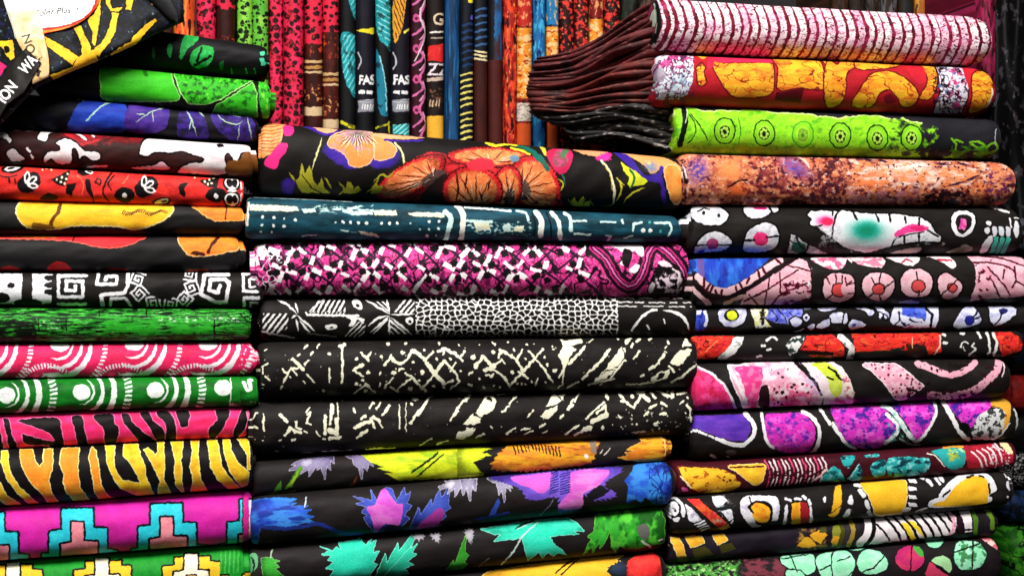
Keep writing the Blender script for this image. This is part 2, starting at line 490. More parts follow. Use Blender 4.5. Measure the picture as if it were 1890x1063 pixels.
class Cloth:
    """a folded length of cloth; corners A(s0,t0) B(s1,t0) C(s1,t1) D(s0,t1) in photograph pixels"""
    def __init__(s, q, off=0.0, nn=2.3, rr=0.52, back=0.12, wob=1.0, seed=1, ends=(0.28, 0.28), skew=0.0, lay=(0, 0), tilt=0.0, endk=0.18):
        s.A, s.B, s.C, s.D = [W(x, y, off) for x, y in q]
        s.Lm = np.linalg.norm(s.B - s.A); s.hm = 0.5 * (np.linalg.norm(s.D - s.A) + np.linalg.norm(s.C - s.B))
        s.rr, s.seed, s.wob, s.ends, s.skew, s.tilt, s.endk = rr, seed, wob, ends, skew, tilt, endk
        s.t, s.d, s.tv = profile(s.hm, nn, rr, back)
        s.acr = (s.D - s.A); s.acr = s.acr / np.linalg.norm(s.acr)
        s.alo = (s.B - s.A); s.alo = s.alo / np.linalg.norm(s.alo)
    def pos(s, u, t, d, grow=1.0):
        """u along 0..1 ; t across ; d forward in metres"""
        u = np.asarray(u, float)
        e0 = s.ends[0] * s.hm / s.Lm + 1e-6; e1 = s.ends[1] * s.hm / s.Lm + 1e-6
        q = np.minimum(np.clip(u / e0, 0, 1), np.clip((1 - u) / e1, 0, 1))
        f = 1 - s.endk * (1 - np.sqrt(np.clip(1 - (1 - q) ** 2, 0, 1)))
        f = f * grow
        tt = 0.5 + (t - 0.5) * f
        dd = np.where(d > 0, d * f, d)
        uu = u[..., None]; t3 = tt[..., None]
        P = (s.A * (1 - uu) + s.B * uu) * (1 - t3) + (s.D * (1 - uu) + s.C * uu) * t3
        x = u * s.Lm / 0.05; yv = tt * 1.7
        n = fbm(x * 1.1 + s.seed * 9.1, yv + s.seed, s.seed, 3) - 0.5
        n2 = fbm(x * 0.45 + s.seed * 3.3, yv * 0 + 0.5 + s.seed, s.seed + 5, 2) - 0.5
        n3 = vnoise(x * 3.4 + yv * 2.2 + s.seed * 1.7, yv * 1.2 + s.seed, s.seed + 9) - 0.5
        dd = dd - 0.65 * s.rr * s.hm + np.where(d >= -1e-4, 1, 0.3) * s.wob * (0.0026 * n + 0.0011 * n3)
        sag = s.wob * 0.0018 * n2 + s.tilt * (u - .5) * 0
        ns = (vnoise(yv * 1.1 + s.seed, u * 0 + 0.5, s.seed + 21) - 0.5) * 0.006 * ((u > .5) * 2 - 1.0)
        endw = np.clip(1 - np.minimum(u, 1 - u) / 0.06, 0, 1)
        P = P + NV * dd[..., None] + s.acr * sag[..., None] + s.alo * (ns * endw)[..., None]
        P = P + HV * (np.minimum(d, 0) * s.skew)[..., None]
        return P
    def surface(s, ns=90, nt=26, u0=0.0, u1=1.0, grow=1.0):
        m = len(s.t)
        k = np.unique(np.r_[0, 1, np.round(np.linspace(2, m - 3, nt)).astype(int), m - 2, m - 1])
        u = np.linspace(0, 1, ns)
        e0 = min(.3, 1.2 * s.ends[0] * s.hm / s.Lm); e1 = min(.3, 1.2 * s.ends[1] * s.hm / s.Lm)
        u = np.unique(np.r_[u, np.linspace(0, e0, 8) ** 1.0, 1 - np.linspace(0, e1, 8)])
        u = u0 + (u1 - u0) * u
        U, K = np.meshgrid(u, k)
        V = s.pos(U, s.t[K], s.d[K], grow)
        m0 = 0.22
        uv = np.stack([U, 1 - (s.tv[K] + m0) / (1 + 2 * m0)], -1)
        nk, nu = U.shape
        faces = []
        for a in range(nk - 1):
            for b in range(nu - 1):
                i = a * nu + b
                faces.append((i, i + 1, i + nu + 1, i + nu))
        V = V.reshape(-1, 3); uv = uv.reshape(-1, 2)
        # ends: a slightly sunk cap
        base = len(V)
        extra = []; euv = []
        for side, bcol in ((0, 0), (1, nu - 1)):
            ring = [a * nu + bcol for a in range(nk)]
            c = V[ring].mean(0) + s.alo * (0.004 if side == 0 else -0.004)
            ci = base + len(extra); extra.append(c); euv.append([uv[ring[0]][0], 0.5])
            for a in range(nk - 1): faces.append((ring[a], ring[a + 1], ci))
        V = np.vstack([V, extra]); uv = np.vstack([uv, euv])
        return V, faces, uv
    def canvas(s, bg, warp, S=1.5, seed=1):
        m0 = 0.22
        Wp = int(s.Lm / MM * S); Hp = int(s.hm / MM * S * (1 + 2 * m0))
        u = (np.arange(Wp) + .5) / Wp; tv = -m0 + (np.arange(Hp) + .5) / Hp * (1 + 2 * m0)
        U, TV = np.meshgrid(u, tv)
        t = np.interp(tv, s.tv, s.t); d = np.interp(tv, s.tv, s.d)
        T_ = np.repeat(t[:, None], Wp, 1); D_ = np.repeat(d[:, None], Wp, 1)
        w = s.wob; s.wob = 0.0
        P = s.pos(U, T_, np.maximum(D_, 0))
        s.wob = w
        X, Y = PROJ(P)
        # beyond the visible edge the print simply goes on
        over = np.where(TV < 0.03, TV - 0.03, np.where(TV > .97, TV - .97, 0)) * s.hm / MM
        if abs(s.acr[2]) > 0.5: Y = Y + over
        else: X = X + over
        return Print(X, Y, bg, warp, seed)

SEED = [0]
def build_cloth(name, label, q, paint, bg='#222', cat='fabric', group=None, tone=1.0, warp=1.0, inner=3, S=1.5, ns=90, nt=26, mat=None, **kw):
    SEED[0] += 1
    sd = SEED[0]
    c = Cloth(q, seed=sd, **kw)
    p = c.canvas(bg, warp, S, sd)
    if paint: paint(p)
    img = make_image(name + '_print', p.C * tone)
    m = cloth_material(name + '_cloth', img, **(mat or {}))
    V, f, uv = c.surface(ns, nt)
    o = mesh_obj(name, V, f, m, uv)
    tag(o, label, cat, group)
    rg = random.Random(sd)
    g = 0.84
    for k in range(inner):
        a = rg.uniform(-0.006, 0.005) / c.Lm; b = rg.uniform(-0.006, 0.005) / c.Lm
        V, f, uv = c.surface(12, 10, a, 1 - b, g)
        ch = mesh_obj('inner_layer', V, f, m, np.clip(uv, 0.004, .996), parent=o)
        g -= 0.24
    return o, c, m

def H(xl, xr, tl, tr, bl, br):
    return [(xl, tl), (xr, tr), (xr, br), (xl, bl)]
# ------------------------------------------------------------------ prints of the stack standing first from the window side
K = '#1f1c1d'
def p_greenleaf(p):
    p.v('A1')
    p.noise('#242024', 40, 30, .5, .3, .6)
    g = '#2aa650'
    p.b(g, 1228,405, 1235,320, 1260,245, 1320,225, 1365,242, 1330,300, 1285,335, 1252,395).noise('#58d487', 6, 9, .55, .2, .6, last=True)
    p.b(g, 1300,432, 1312,360, 1370,315, 1455,325, 1458,385, 1420,450, 1345,468).noise('#58d487', 6, 9, .55, .2, .6, last=True)
    p.l(K, 18, 1330,450, 1440,385); p.l(K, 16, 1380,330, 1345,420)
    p.b(g, 1143,312, 1175,308, 1168,392, 1147,375).noise('#7fe0a8', 6, 9, .55, .2, .6, last=True)
    p.b('#4f6f58', 1040,330, 1060,330, 1055,400, 1042,390)
    p.b('#1f6a3c', 1500,430, 1530,415, 1525,470, 1500,470)
    for x, y in ((1795, 365), (1790, 410), (1800, 435)): p.b('#58d6a4', x-16, y-12, x+14, y-14, x+16, y+12, x-12, y+12)
    for x in (1580, 1680, 1740): p.l('#3b8a5c', 12, x, 470, x+6, 500)
def p_green(p):
    p.v('A1')
    p.noise('#22380f', 14, 10, .52, .2, .9, box=(300, 400, 690, 760))
    G = '#41b41c'
    p.b(G, 685,500, 700,470, 800,448, 960,442, 1140,462, 1180,560, 1222,675, 1100,690, 900,690, 712,680, 690,580, o=('#8fdc70', 10)).noise('#5ccf2c', 60, 5, .5, .4, .5, last=True)
    p.b('#2f7a12', 980,485, 1000,480, 1010,520, 985,515)
    p.g(G, 1180,468, 1400,490, 1730,545, 1500,680, 1400,712, 1290,705, 1240,640, o=('#a8ec80', 9)).noise('#1d5c12', 7, 6, .56, .12, .9, last=True).noise('#9be86a', 5, 5, .66, .1, .7, last=True)
    p.g(G, 1440,800, 1480,725, 1620,640, 1725,570, 1752,640, 1757,800, 1600,810, o=('#8fdc70', 9)).noise('#1d5c12', 9, 6, .58, .12, .8, last=True)
    p.b('#3fae20', 1768,570, 1800,555, 1850,600, 1845,780, 1800,820, 1775,720).noise('#8ee860', 5, 8, .6, .1, .8, last=True).noise('#164a10', 6, 8, .62, .1, .8, last=True)
def p_bluepurple(p):
    p.v('A1')
    p.noise('#3c4214', 30, 14, .35, .4, .9, box=(-400, 560, 195, 960))
    p.noise('#1d2244', 30, 20, .5, .3, .8, box=(210, 680, 520, 960))
    p.b('#2145a6', 470,905, 500,770, 560,700, 660,685, 845,700, 862,890, 700,920).noise('#3a63cc', 25, 8, .5, .3, .6, last=True)
    p.ls('#a9d4c0', 12, 590,830, 660,760, 730,712, 840,700)
    P_ = '#4b3080'
    p.b(P_, 858,890, 868,750, 950,705, 1130,720, 1160,760, 1130,880, 1000,920).noise('#6a4a9c', 14, 8, .5, .25, .6, last=True)
    p.b(P_, 1215,930, 1222,790, 1268,735, 1390,790, 1425,950, 1310,990).noise('#241a3c', 16, 10, .55, .2, .7, last=True)
    p.b(P_, 1440,770, 1560,760, 1715,800, 1745,930, 1640,980, 1500,900).noise('#241a3c', 12, 12, .55, .2, .7, last=True)
    v = '#a9c8a8'
    for a in ((930,840, 1000,790, 1050,760, 1140,738), (1000,790, 930,780), (1040,765, 1052,840), (1262,738, 1310,820, 1345,930), (1310,820, 1290,890),
              (1470,765, 1540,830, 1620,850, 1660,830), (1330,740, 1400,800), (1550,775, 1650,800), (1640,850, 1625,960), (1690,800, 1725,960)):
        p.ls(v, 9, *a, taper=True)
    p.l('#d0d8c0', 8, 526,676, 570,690)
def p_cow(p):
    p.v('A2')
    p.noise('#8a1a24', 40, 12, .45, .3, .95, box=(370, 20, 1000, 130))
    p.g('#c01c34', 400,40, 520,40, 660,70, 760,85, 560,150, 480,95)
    p.noise('#3a1c1a', 20, 10, .55, .2, .6)
    ol = ('#1a0a0c', 16); w = '#f4ecec'
    p.b(w, 955,185, 985,112, 1060,88, 1300,98, 1500,112, 1700,132, 1722,185, 1650,190, 1630,235, 1605,262, 1582,210, 1555,190, 1535,225, 1545,320, 1490,340, 1240,330, 1225,310, 1300,262, 1375,256, 1395,230, 1330,205, 1240,180, 1160,190, 1060,188, 1010,214, 970,210, o=ol).noise('#e9a9b4', 30, 9, .6, .3, .5, last=True)
    p.b(w, 300,232, 330,190, 405,180, 412,150, 385,125, 450,95, 520,128, 580,180, 668,192, 682,232, 640,246, 570,212, 545,235, 525,170, 490,172, 482,262, 395,268, 350,232, 310,262, o=ol).noise('#e9a9b4', 30, 9, .55, .3, .5, last=True)
    p.b(w, 258,85, 300,40, 385,38, 340,60, 312,112, 280,112, o=ol)
    p.b(w, -60,70, 0,55, 40,58, 76,108, 64,128, 20,92, -60,110, o=ol)
    p.b('#e8d4d8', 48,192, 90,165, 130,200, 168,240, 80,248, o=ol)
    p.b('#e8b8c4', 915,292, 1040,280, 1100,252, 1142,280, 1150,306, 920,304, o=ol)
    p.b('#e8b8c4', 600,285, 720,278, 725,292, 610,296)
    for a in ((525,58, 585,100), (628,66, 642,82), (188,165, 206,188), (215,210, 225,228), (5,30, 42,22), (105,30, 132,30), (190,36, 226,32)): p.l(w, 17, *a)
    p.b('#1a0a0c', 1480,132, 1520,128, 1530,150, 1490,152)
    p.b('#7a5522', 1550,330, 1560,250, 1640,240, 1660,200, 1720,195, 1730,330)
def p_red(p):
    p.v('A2')
    p.noise('#f2452c', 30, 12, .5, .3, .8).noise('#a81420', 24, 10, .6, .15, .7)
    k, w = '#1c0e10', '#f6f0ec'
    def flower(x, y, z, r):
        p.e(k, x, y, 82*z, 60*z, r)
        for a in (-48, 0, 48):
            t = math.radians(a + r)
            p.e(w, x - 20*z + 45*z*math.cos(t), y + 10*z + 45*z*math.sin(t), 40*z, 20*z, a + r)
            p.e(k, x - 20*z + 47*z*math.cos(t), y + 10*z + 47*z*math.sin(t), 22*z, 9*z, a + r)
    flower(200, 400, 1.05, -35); flower(1000, 425, 1.05, -35); flower(590, 300, .8, -25); flower(-90, 420, 1, -20)
    p.e(k, 90, 298, 80, 34, -12); p.e(w, 85, 300, 56, 20, -12); p.e(k, 75, 302, 22, 8, -12)
    p.g(k, 350,378, 475,312, 480,330, 440,425, 400,415); p.dots('#f0e4c0', 9, 390,378, 415,392, 440,405, 425,362, 452,375, 460,340)
    p.g(k, 1360,385, 1500,350, 1480,430, 1420,425); p.dots('#f0e4c0', 9, 1400,388, 1430,375, 1460,362, 1420,405, 1450,400, 1332,356)
    p.dots('#f0e4c0', 8, 290,310, 320,298, 350,308, 375,292)
    p.g(k, 455,410, 520,400, 490,490, 450,470); p.b(k, 585,390, 610,375, 622,440, 640,500, 600,470); p.b(k, 1225,410, 1285,398, 1262,440, 1265,490, 1230,470)
    p.ls(k, 10, 655,400, 665,370, 690,385, 680,410, 650,390); p.ls(k, 12, 770,320, 720,400, 705,470, 740,520); p.ls(k, 9, 620,470, 640,520, 620,545)
    for x in (850, 1475): p.b(k, x-70, 485, x-20, 430, x+60, 450, x+60, 510, x-10, 530); p.e(w, x+2, 486, 17)
    p.b(k, 280,500, 330,470, 390,490, 380,515, 290,515); p.b(k, 1030,535, 1100,500, 1165,510, 1150,545); p.e(w, 1105, 525, 50, 16, -14); p.e(k, 1120, 524, 22, 6, -14)
    p.g('#bb1a26', 1500,340, 1550,340, 1540,440)
    for y in (398, 508):
        p.e(k, 1585, y, 60, 60); p.e(w, 1585, y, 48, 46); p.e(k, 1570, y, 22, 30); p.e(k, 1606, y, 18, 30)
    p.l(w, 14, 1560,450, 1612,452); p.l(w, 10, 1645,395, 1650,440); p.l(w, 10, 1648,470, 1645,520)
    for x, y in ((60, 370), (100, 375)): p.l(k, 10, x, y, x+10, y+30)
    p.ls(k, 8, 0,350, 60,365, 110,350); p.ls(k, 10, 780,350, 740,400, 760,450); p.ls('#ff8060', 6, 530,350, 570,400, 560,480); p.ls('#ff8060', 6, 880,350, 840,400)
def p_yellowblob(p):
    p.v('A2')
    p.noise('#383436', 60, 12, .5, .3, .7)
    y = '#f9c10e'
    p.b(y, 115,605, 128,550, 180,528, 400,524, 700,532, 1000,545, 1168,555, 1168,610, 1110,655, 1030,692, 930,716, 870,708, 780,690, 600,686, 480,690, 400,708, 300,710, 200,702, 150,668, o=('#ffe9a0', 12)).noise('#e8a010', 30, 8, .6, .2, .6, last=True)
    p.ls('#6d4a0c', 26, 412,548, 395,600, 365,640, 345,690); p.b('#8a6418', 215,690, 240,672, 360,690, 360,712, 230,712)
    for k in range(26):
        x = 835 + k * 12; p.l('#6d4a0c', 7, x, 612 + 12*math.sin(k*.5), x + 12, 586 + 12*math.sin(k*.5) + k*.6)
    p.g('#f4781e', 1318,565, 1480,568, 1660,575, 1662,655, 1560,655, 1470,658, 1405,625, o=('#ffc070', 8)).noise('#ff9a40', 20, 6, .5, .3, .6, last=True)
    p.l('#6b2c10', 10, 1550,572, 1540,650)
def p_orangeblob(p):
    p.v('A2')
    p.noise('#383436', 60, 12, .5, .3, .7)
    p.b('#ee2034', -200,750, 0,748, 500,750, 968,755, 955,788, 850,830, 700,838, 500,798, 300,782, 0,776, -200,775, o=('#ff7060', 8))
    p.g('#f49020', 40,756, 340,758, 400,775, 100,772)
    p.l('#5a0c14', 10, 520,750, 495,795)
    p.b('#f47a18', 1222,795, 1238,762, 1400,760, 1620,760, 1625,850, 1560,866, 1500,880, 1400,892, 1300,890, 1255,845, o=('#ffd090', 9)).noise('#fa9c30', 20, 6, .5, .3, .6, last=True)
    p.l('#5a2410', 22, 1490,770, 1440,830, 1425,870); p.b('#5a2410', 1300,880, 1340,862, 1400,880, 1380,895)
    p.b('#c01a28', 325,980, 380,938, 450,950, 490,1010, 340,1015); p.b('#a01822', 0,985, 60,960, 130,985, 140,1010, 0,1010)
    p.b('#8a1a22', 720,995, 800,978, 880,998, 740,1006); p.b('#a84420', 1280,990, 1400,985, 1420,1005, 1290,1006)
def p_greek(p):
    p.v('A3')
    p.noise('#332e2c', 60, 14, .5, .3, .7)
    w = '#f0f0f4'; k = '#211d1c'
    p.g(w, -80,55, 152,55, 148,230, 140,262, -80,262); p.e(k, 76, 135, 28, 18); p.e(k, 10, 222, 58, 34)
    p.g(w, 218,55, 358,55, 352,250, 300,262, 222,240); p.e(k, 345, 84, 44, 20); p.e(k, 345, 132, 44, 20); p.e(k, 345, 180, 44, 20); p.e(k, 190, 252, 95, 26)
    p.l(w, 24, 588,68, 400,68, 400,212, 566,212, 566,104, 452,104, 452,168, 516,168, 516,138); p.l(w, 20, 400,262, 470,262, 588,262)
    p.l(w, 24, 672,55, 664,128, 795,126, 802,74, 725,74, 722,98); p.l(w, 26, 705,285, 690,200, 800,190, 852,186, 872,140, 876,52); p.l(w, 22, 752,290, 760,226, 850,222, 880,250, 905,300)
    for x, y, z, r in ((942, 88, 42, 20), (955, 190, 44, 45), (1050, 258, 44, 80), (1165, 268, 42, 100), (1262, 236, 42, 130), (1310, 160, 46, 160), (1300, 62, 42, 190)): p.spiral(w, x, y, z, 13, r)
    p.g(k, 1050,50, 1020,75, 1005,140, 1035,200, 1090,232, 1170,232, 1230,190, 1255,140, 1245,80, 1205,50)
    p.noise('#38332f', 30, 10, .5, .3, .6, last=True)
    p.l(w, 26, 1560,62, 1400,66, 1374,200, 1480,255, 1545,250, 1566,120, 1540,96, 1440,100, 1428,170, 1490,190, 1505,140)
    p.l(w, 22, 1740,56, 1662,56, 1664,175, 1760,180); p.l(w, 16, 1740,96, 1704,96, 1706,146, 1740,146); p.l(w, 22, 1770,222, 1668,222, 1668,300); p.l(w, 16, 1760,255, 1712,255, 1712,300)
def p_wood(p):
    p.noise('#49b83e', 26, 1.6, .52, .10, 1.0, seed=1).noise('#7fd27a', 18, 1.0, .62, .05, .9, seed=2).noise('#0a1a0c', 30, 1.7, .57, .04, 1.0, seed=3, o=2).noise('#0a140a', 14, 1.1, .63, .03, 1.0, seed=4, o=2)
    p.v('A3')
    p.noise('#0c1a0c', 22, 3, .42, .1, .9, box=(-200, 380, 260, 560), seed=5); p.noise('#34a830', 30, 5, .42, .1, .8, box=(700, 350, 1500, 470), seed=6)
    for a in ((262,365, 265,440), (450,370, 455,450), (678,310, 680,345), (1000,300, 1002,340), (1465,350, 1466,500), (1560,345, 1620,380), (1640,330, 1710,400)): p.l('#0a140a', 9, *a)
    p.noise('#cfead0', 5, 2, .6, .05, .9, box=(1080, 350, 1640, 385), seed=7); p.noise('#cfead0', 5, 2, .62, .05, .8, box=(270, 370, 420, 440), seed=8)
def p_pinkarc(p):
    p.v('A3')
    p.noise('#d40f58', 40, 14, .55, .2, .7)
    w = '#f8eef2'
    for i, (x, y) in enumerate(((-100, 545), (408, 540), (918, 535), (1420, 530))):
        p.e(w, x, y, 66, 44)
        for r, ww in ((105, 20), (165, 30), (228, 40)): p.cres(w, x - 15, y - 10, r, ww, -15, 118)
        p.cres(w, x - 5, y - 5, 318, 34, -5, 112, dash=24, even=True)
    for x in (-190, 320, 830, 1340):
        p.cres(w, x, 890, 210, 34, -148, -42, dash=18, even=True); p.cres(w, x + 50, 900, 165, 16, -140, -40)
    p.noise('#f8eef2', 6, 5, .58, .05, 1, box=(1620, 520, 1760, 690), seed=3)
def p_greenarc(p):
    p.v('A3')
    p.noise('#0b5c20', 40, 14, .55, .2, .7)
    w = '#eef6ec'
    for x, y, n in ((-460, 895, 3), (45, 882, 3), (558, 866, 3), (1062, 855, 3), (1525, 836, 0)):
        p.e(w, x, y, 60, 55); p.e('#ece4f0', x - 6, y, 30, 30, al=.6)
        if n:
            for r, ww in ((88, 15), (150, 30), (228, 40)): p.cres(w, x - 5, y - 5, r, ww, -68, 98)
            p.cres(w, x, y - 5, 322, 50, -38, 78, dash=22, even=True)
    p.g('#0f7a2a', 1578,750, 1640,750, 1640,960, 1578,960); p.ls(w, 8, 1575,770, 1582,860, 1570,960)
    p.ls(w, 26, 1668,800, 1690,850, 1715,835, 1700,790, 1720,780); p.noise(w, 7, 4, .6, .05, .8, box=(1560, 925, 1780, 965), seed=3)
def p_zebra(p):
    p.v('A4')
    p.noise('#f53a86', 24, 10, .55, .2, .7)
    k = '#1f1718'
    for a in ((-180,105, -120,110, -90,200, -60,280, -120,285, -150,200), (-60,110, -20,112, 0,180, 20,290, -30,290),
        (20,108, 55,112, 72,200, 112,290, 60,292, 40,200), (115,112, 340,100, 372,180, 388,285, 330,285, 280,262, 160,258, 135,200, 170,205, 325,245, 300,192, 200,150),
        (438,98, 497,94, 512,170, 532,280, 480,280, 455,180), (572,88, 682,82, 692,130, 724,180, 692,262, 640,260, 628,170, 590,130),
        (738,82, 782,82, 805,130, 870,190, 945,250, 860,252, 800,190, 758,140), (850,78, 902,73, 935,130, 985,165, 1005,245, 960,250, 900,150),
        (948,73, 1022,68, 1062,130, 1065,240, 1008,245, 1008,150), (1072,66, 1147,66, 1142,145, 1120,162, 1095,150),
        (1308,58, 1392,58, 1372,130, 1330,200, 1282,232, 1268,175, 1322,110), (1470,52, 1505,56, 1494,150, 1430,232, 1418,190, 1440,130)):
        p.b(k, *a, o=('#ff7ab0', 7))
    p.l('#e08aa8', 8, 1500,60, 1512,180)
def p_tiger(p):
    p.v('A4')
    p.noise('#241c26', 20, 20, .5, .3, .8)
    Y, O = '#f8cc12', '#f68c12'
    def f(c, *a):
        p.g(c, *a, o=('#fff0a0', 7)); p.noise('#e69a14' if c == Y else '#ffa838', 16, 12, .55, .2, .6, last=True)
    f(Y, -40,470, 0,500, 40,580, 150,640, 60,644, 0,600, -60,560)
    f(Y, 10,305, 46,305, 50,380, 62,440, 120,530, 240,630, 200,640, 110,565, 40,470, 20,400, 8,370)
    f(O, 124,292, 195,292, 215,370, 240,402, 262,370, 270,290, 320,290, 318,400, 294,480, 312,560, 360,625, 300,622, 258,560, 190,500, 140,410, 124,350)
    f(O, 380,284, 480,282, 470,400, 482,520, 548,610, 470,618, 410,560, 385,490, 390,440, 362,380, 370,320)
    f(O, 558,276, 580,300, 600,400, 610,500, 650,570, 720,608, 620,608, 580,560, 560,440, 540,340)
    f(Y, 640,268, 696,268, 690,350, 700,420, 740,480, 800,490, 862,503, 830,440, 790,370, 750,330, 755,258, 832,255, 852,330, 880,400, 880,450, 910,520, 945,585, 860,578, 740,530, 700,480, 655,390)
    f(Y, 958,240, 994,240, 995,330, 1000,400, 990,470, 1042,572, 965,578, 960,530, 975,480, 940,410, 905,340, 873,293, 900,288, 945,332, 960,300)
    f(Y, 1038,240, 1112,240, 1105,300, 1095,360, 1105,420, 1100,480, 1116,558, 1070,510, 1060,430, 1065,350)
    f(Y, 1160,228, 1210,228, 1200,320, 1210,400, 1215,470, 1262,552, 1160,556, 1175,480, 1155,400, 1170,310)
    f(Y, 1257,222, 1312,222, 1330,300, 1340,380, 1380,450, 1462,532, 1410,546, 1330,480, 1280,400, 1275,330)
    f(Y, 1355,222, 1392,222, 1402,290, 1440,370, 1512,430, 1502,505, 1470,520, 1400,430, 1360,300)
    f(Y, 1440,218, 1505,218, 1514,300, 1516,410, 1504,410, 1502,325)
def p_steps(p):
    p.v('A4')
    p.noise('#c4128c', 14, 30, .55, .25, .6)
    k = '#14202c'
    for i in range(-1, 3):
        dx, dy = i * 541, i * -27
        def Q(*a):
            r = np.array(a, float).reshape(-1, 2) + [dx, dy]; r[:, 1] -= (r[:, 0] - 470 - dx) * 0.05; return r.ravel()
        p.g('#24c4d8', *Q(376,648, 564,654, 566,772, 648,778, 650,908, 712,918, 712,960, 255,940, 258,915, 298,915, 302,782, 376,776), o=(k, 16)); p.noise('#4fe0ee', 12, 8, .55, .2, .5, last=True)
        p.g('#f08494', *Q(436,730, 506,735, 508,850, 592,858, 592,950, 370,934, 370,862, 436,852), o=(k, 16)); p.noise('#f8a8a8', 10, 10, .55, .2, .5, last=True)
        p.g(k, *Q(440,930, 500,934, 500,960, 440,950))
    p.g('#d82088', 1474,560, 1510,560, 1510,900, 1474,900); p.g('#f4c8d4', 1512,600, 1540,600, 1540,860, 1512,860); p.l(k, 6, 1474,560, 1474,800)
def p_steps2(p):
    p.v('A4')
    p.noise('#168034', 14, 20, .55, .25, .6)
    k = '#14180c'; Y = '#f8c61c'; Wt = '#fbf4d8'
    for i in range(-1, 3):
        dx, dy = i * 540 - 5, i * -22
        def Q(*a):
            r = np.array(a, float).reshape(-1, 2) + [dx, dy]; r[:, 1] -= (r[:, 0] - 620 - dx) * 0.04; return r.ravel()
        p.g(Y, *Q(526,968, 740,970, 740,1000, 800,1006, 800,1090, 850,1090, 850,1150, 400,1150, 400,1090, 455,1090, 455,1018, 526,1012), o=(k, 14))
        p.g(Wt, *Q(586,950, 664,950, 664,1050, 730,1055, 730,1150, 520,1150, 520,1055, 586,1050), o=(k, 14))
        p.g('#e8a860', *Q(600,1080, 655,1080, 655,1150, 600,1150), o=(k, 10))
    p.hatch('#4fb850', 92, 26, 8, 1320,900, 1470,890, 1470,1040, 1320,1050)

G1 = 'folded cloths in the first stack'
def left_stack():
    XL = -70
    def L(name, label, xr, tl, tr, bl, br, paint, bg, xl=XL, **kw):
        # edges are given where the photograph's border (x = 0) and the right end show them
        if xl < 0:
            e = lambda a, b: a + (b - a) * xl / xr
            tl, bl = e(tl, tr), e(bl, br)
        return build_cloth(name, label, H(xl, xr, tl, tr, bl, br), paint, bg, group=G1, **kw)
    L('folded_cloth', 'black cloth with bright green leaf print under the draped yellow and black cloth', 490, 26, 82, 106, 142, p_greenleaf, '#1e1b1e', xl=90, off=.012)
    L('folded_cloth', 'bright green and black cloth with speckled leaf panels, third from the top', 496, 108, 150, 172, 220, p_green, '#15140f', xl=70, off=.004)
    L('folded_cloth', 'dark cloth with blue and purple veined leaves, just above the brown cow print', 474, 168, 212, 236, 262, p_bluepurple, '#15131f', xl=-60, off=.008)
    L('folded_cloth', 'brown cloth with large white cow-like patches', 464, 237, 266, 303, 327, p_cow, '#4a2522')
    L('folded_cloth', 'bright red cloth with small white and black flowers and dotted triangles', 448, 306, 330, 368, 382, p_red, '#dc241e', off=-.003)
    L('folded_cloth', 'black cloth with one long yellow patch, directly below the red flowered cloth', 447, 370, 380, 432, 433, p_yellowblob, '#2d2a2b')
    L('folded_cloth', 'black cloth with thin red and orange patches, below the yellow patched cloth', 440, 434, 434, 500, 502, p_orangeblob, '#2d2a2b', off=.003)
    L('folded_cloth', 'black cloth with white square spirals and key pattern', 484, 503, 503, 566, 568, p_greek, '#28231f')
    L('folded_cloth', 'green cloth with streaky wood grain print', 462, 569, 570, 633, 627, p_wood, '#1a7c20', off=-.003)
    L('folded_cloth', 'hot pink cloth with white crescents and hatched arcs', 468, 635, 632, 698, 692, p_pinkarc, '#ee1468')
    L('folded_cloth', 'green cloth with white discs and crescents in a row', 474, 702, 695, 763, 750, p_greenarc, '#0f7a2a', off=-.004)
    L('folded_cloth', 'pink cloth with black zebra stripes', 457, 766, 752, 830, 808, p_zebra, '#ee1f6a')
    L('folded_cloth', 'yellow and orange cloth with black tiger stripes', 464, 830, 808, 938, 902, p_tiger, '#1b1517', off=-.006)
    L('folded_cloth', 'magenta cloth with turquoise and pink stepped pyramids', 464, 939, 908, 1038, 1004, p_steps, '#d418a4', off=-.002)
    L('folded_cloth', 'green cloth with yellow and cream stepped pattern, lowest of the first stack', 450, 1040, 1009, 1130, 1092, p_steps2, '#1f9a3c', off=.004)
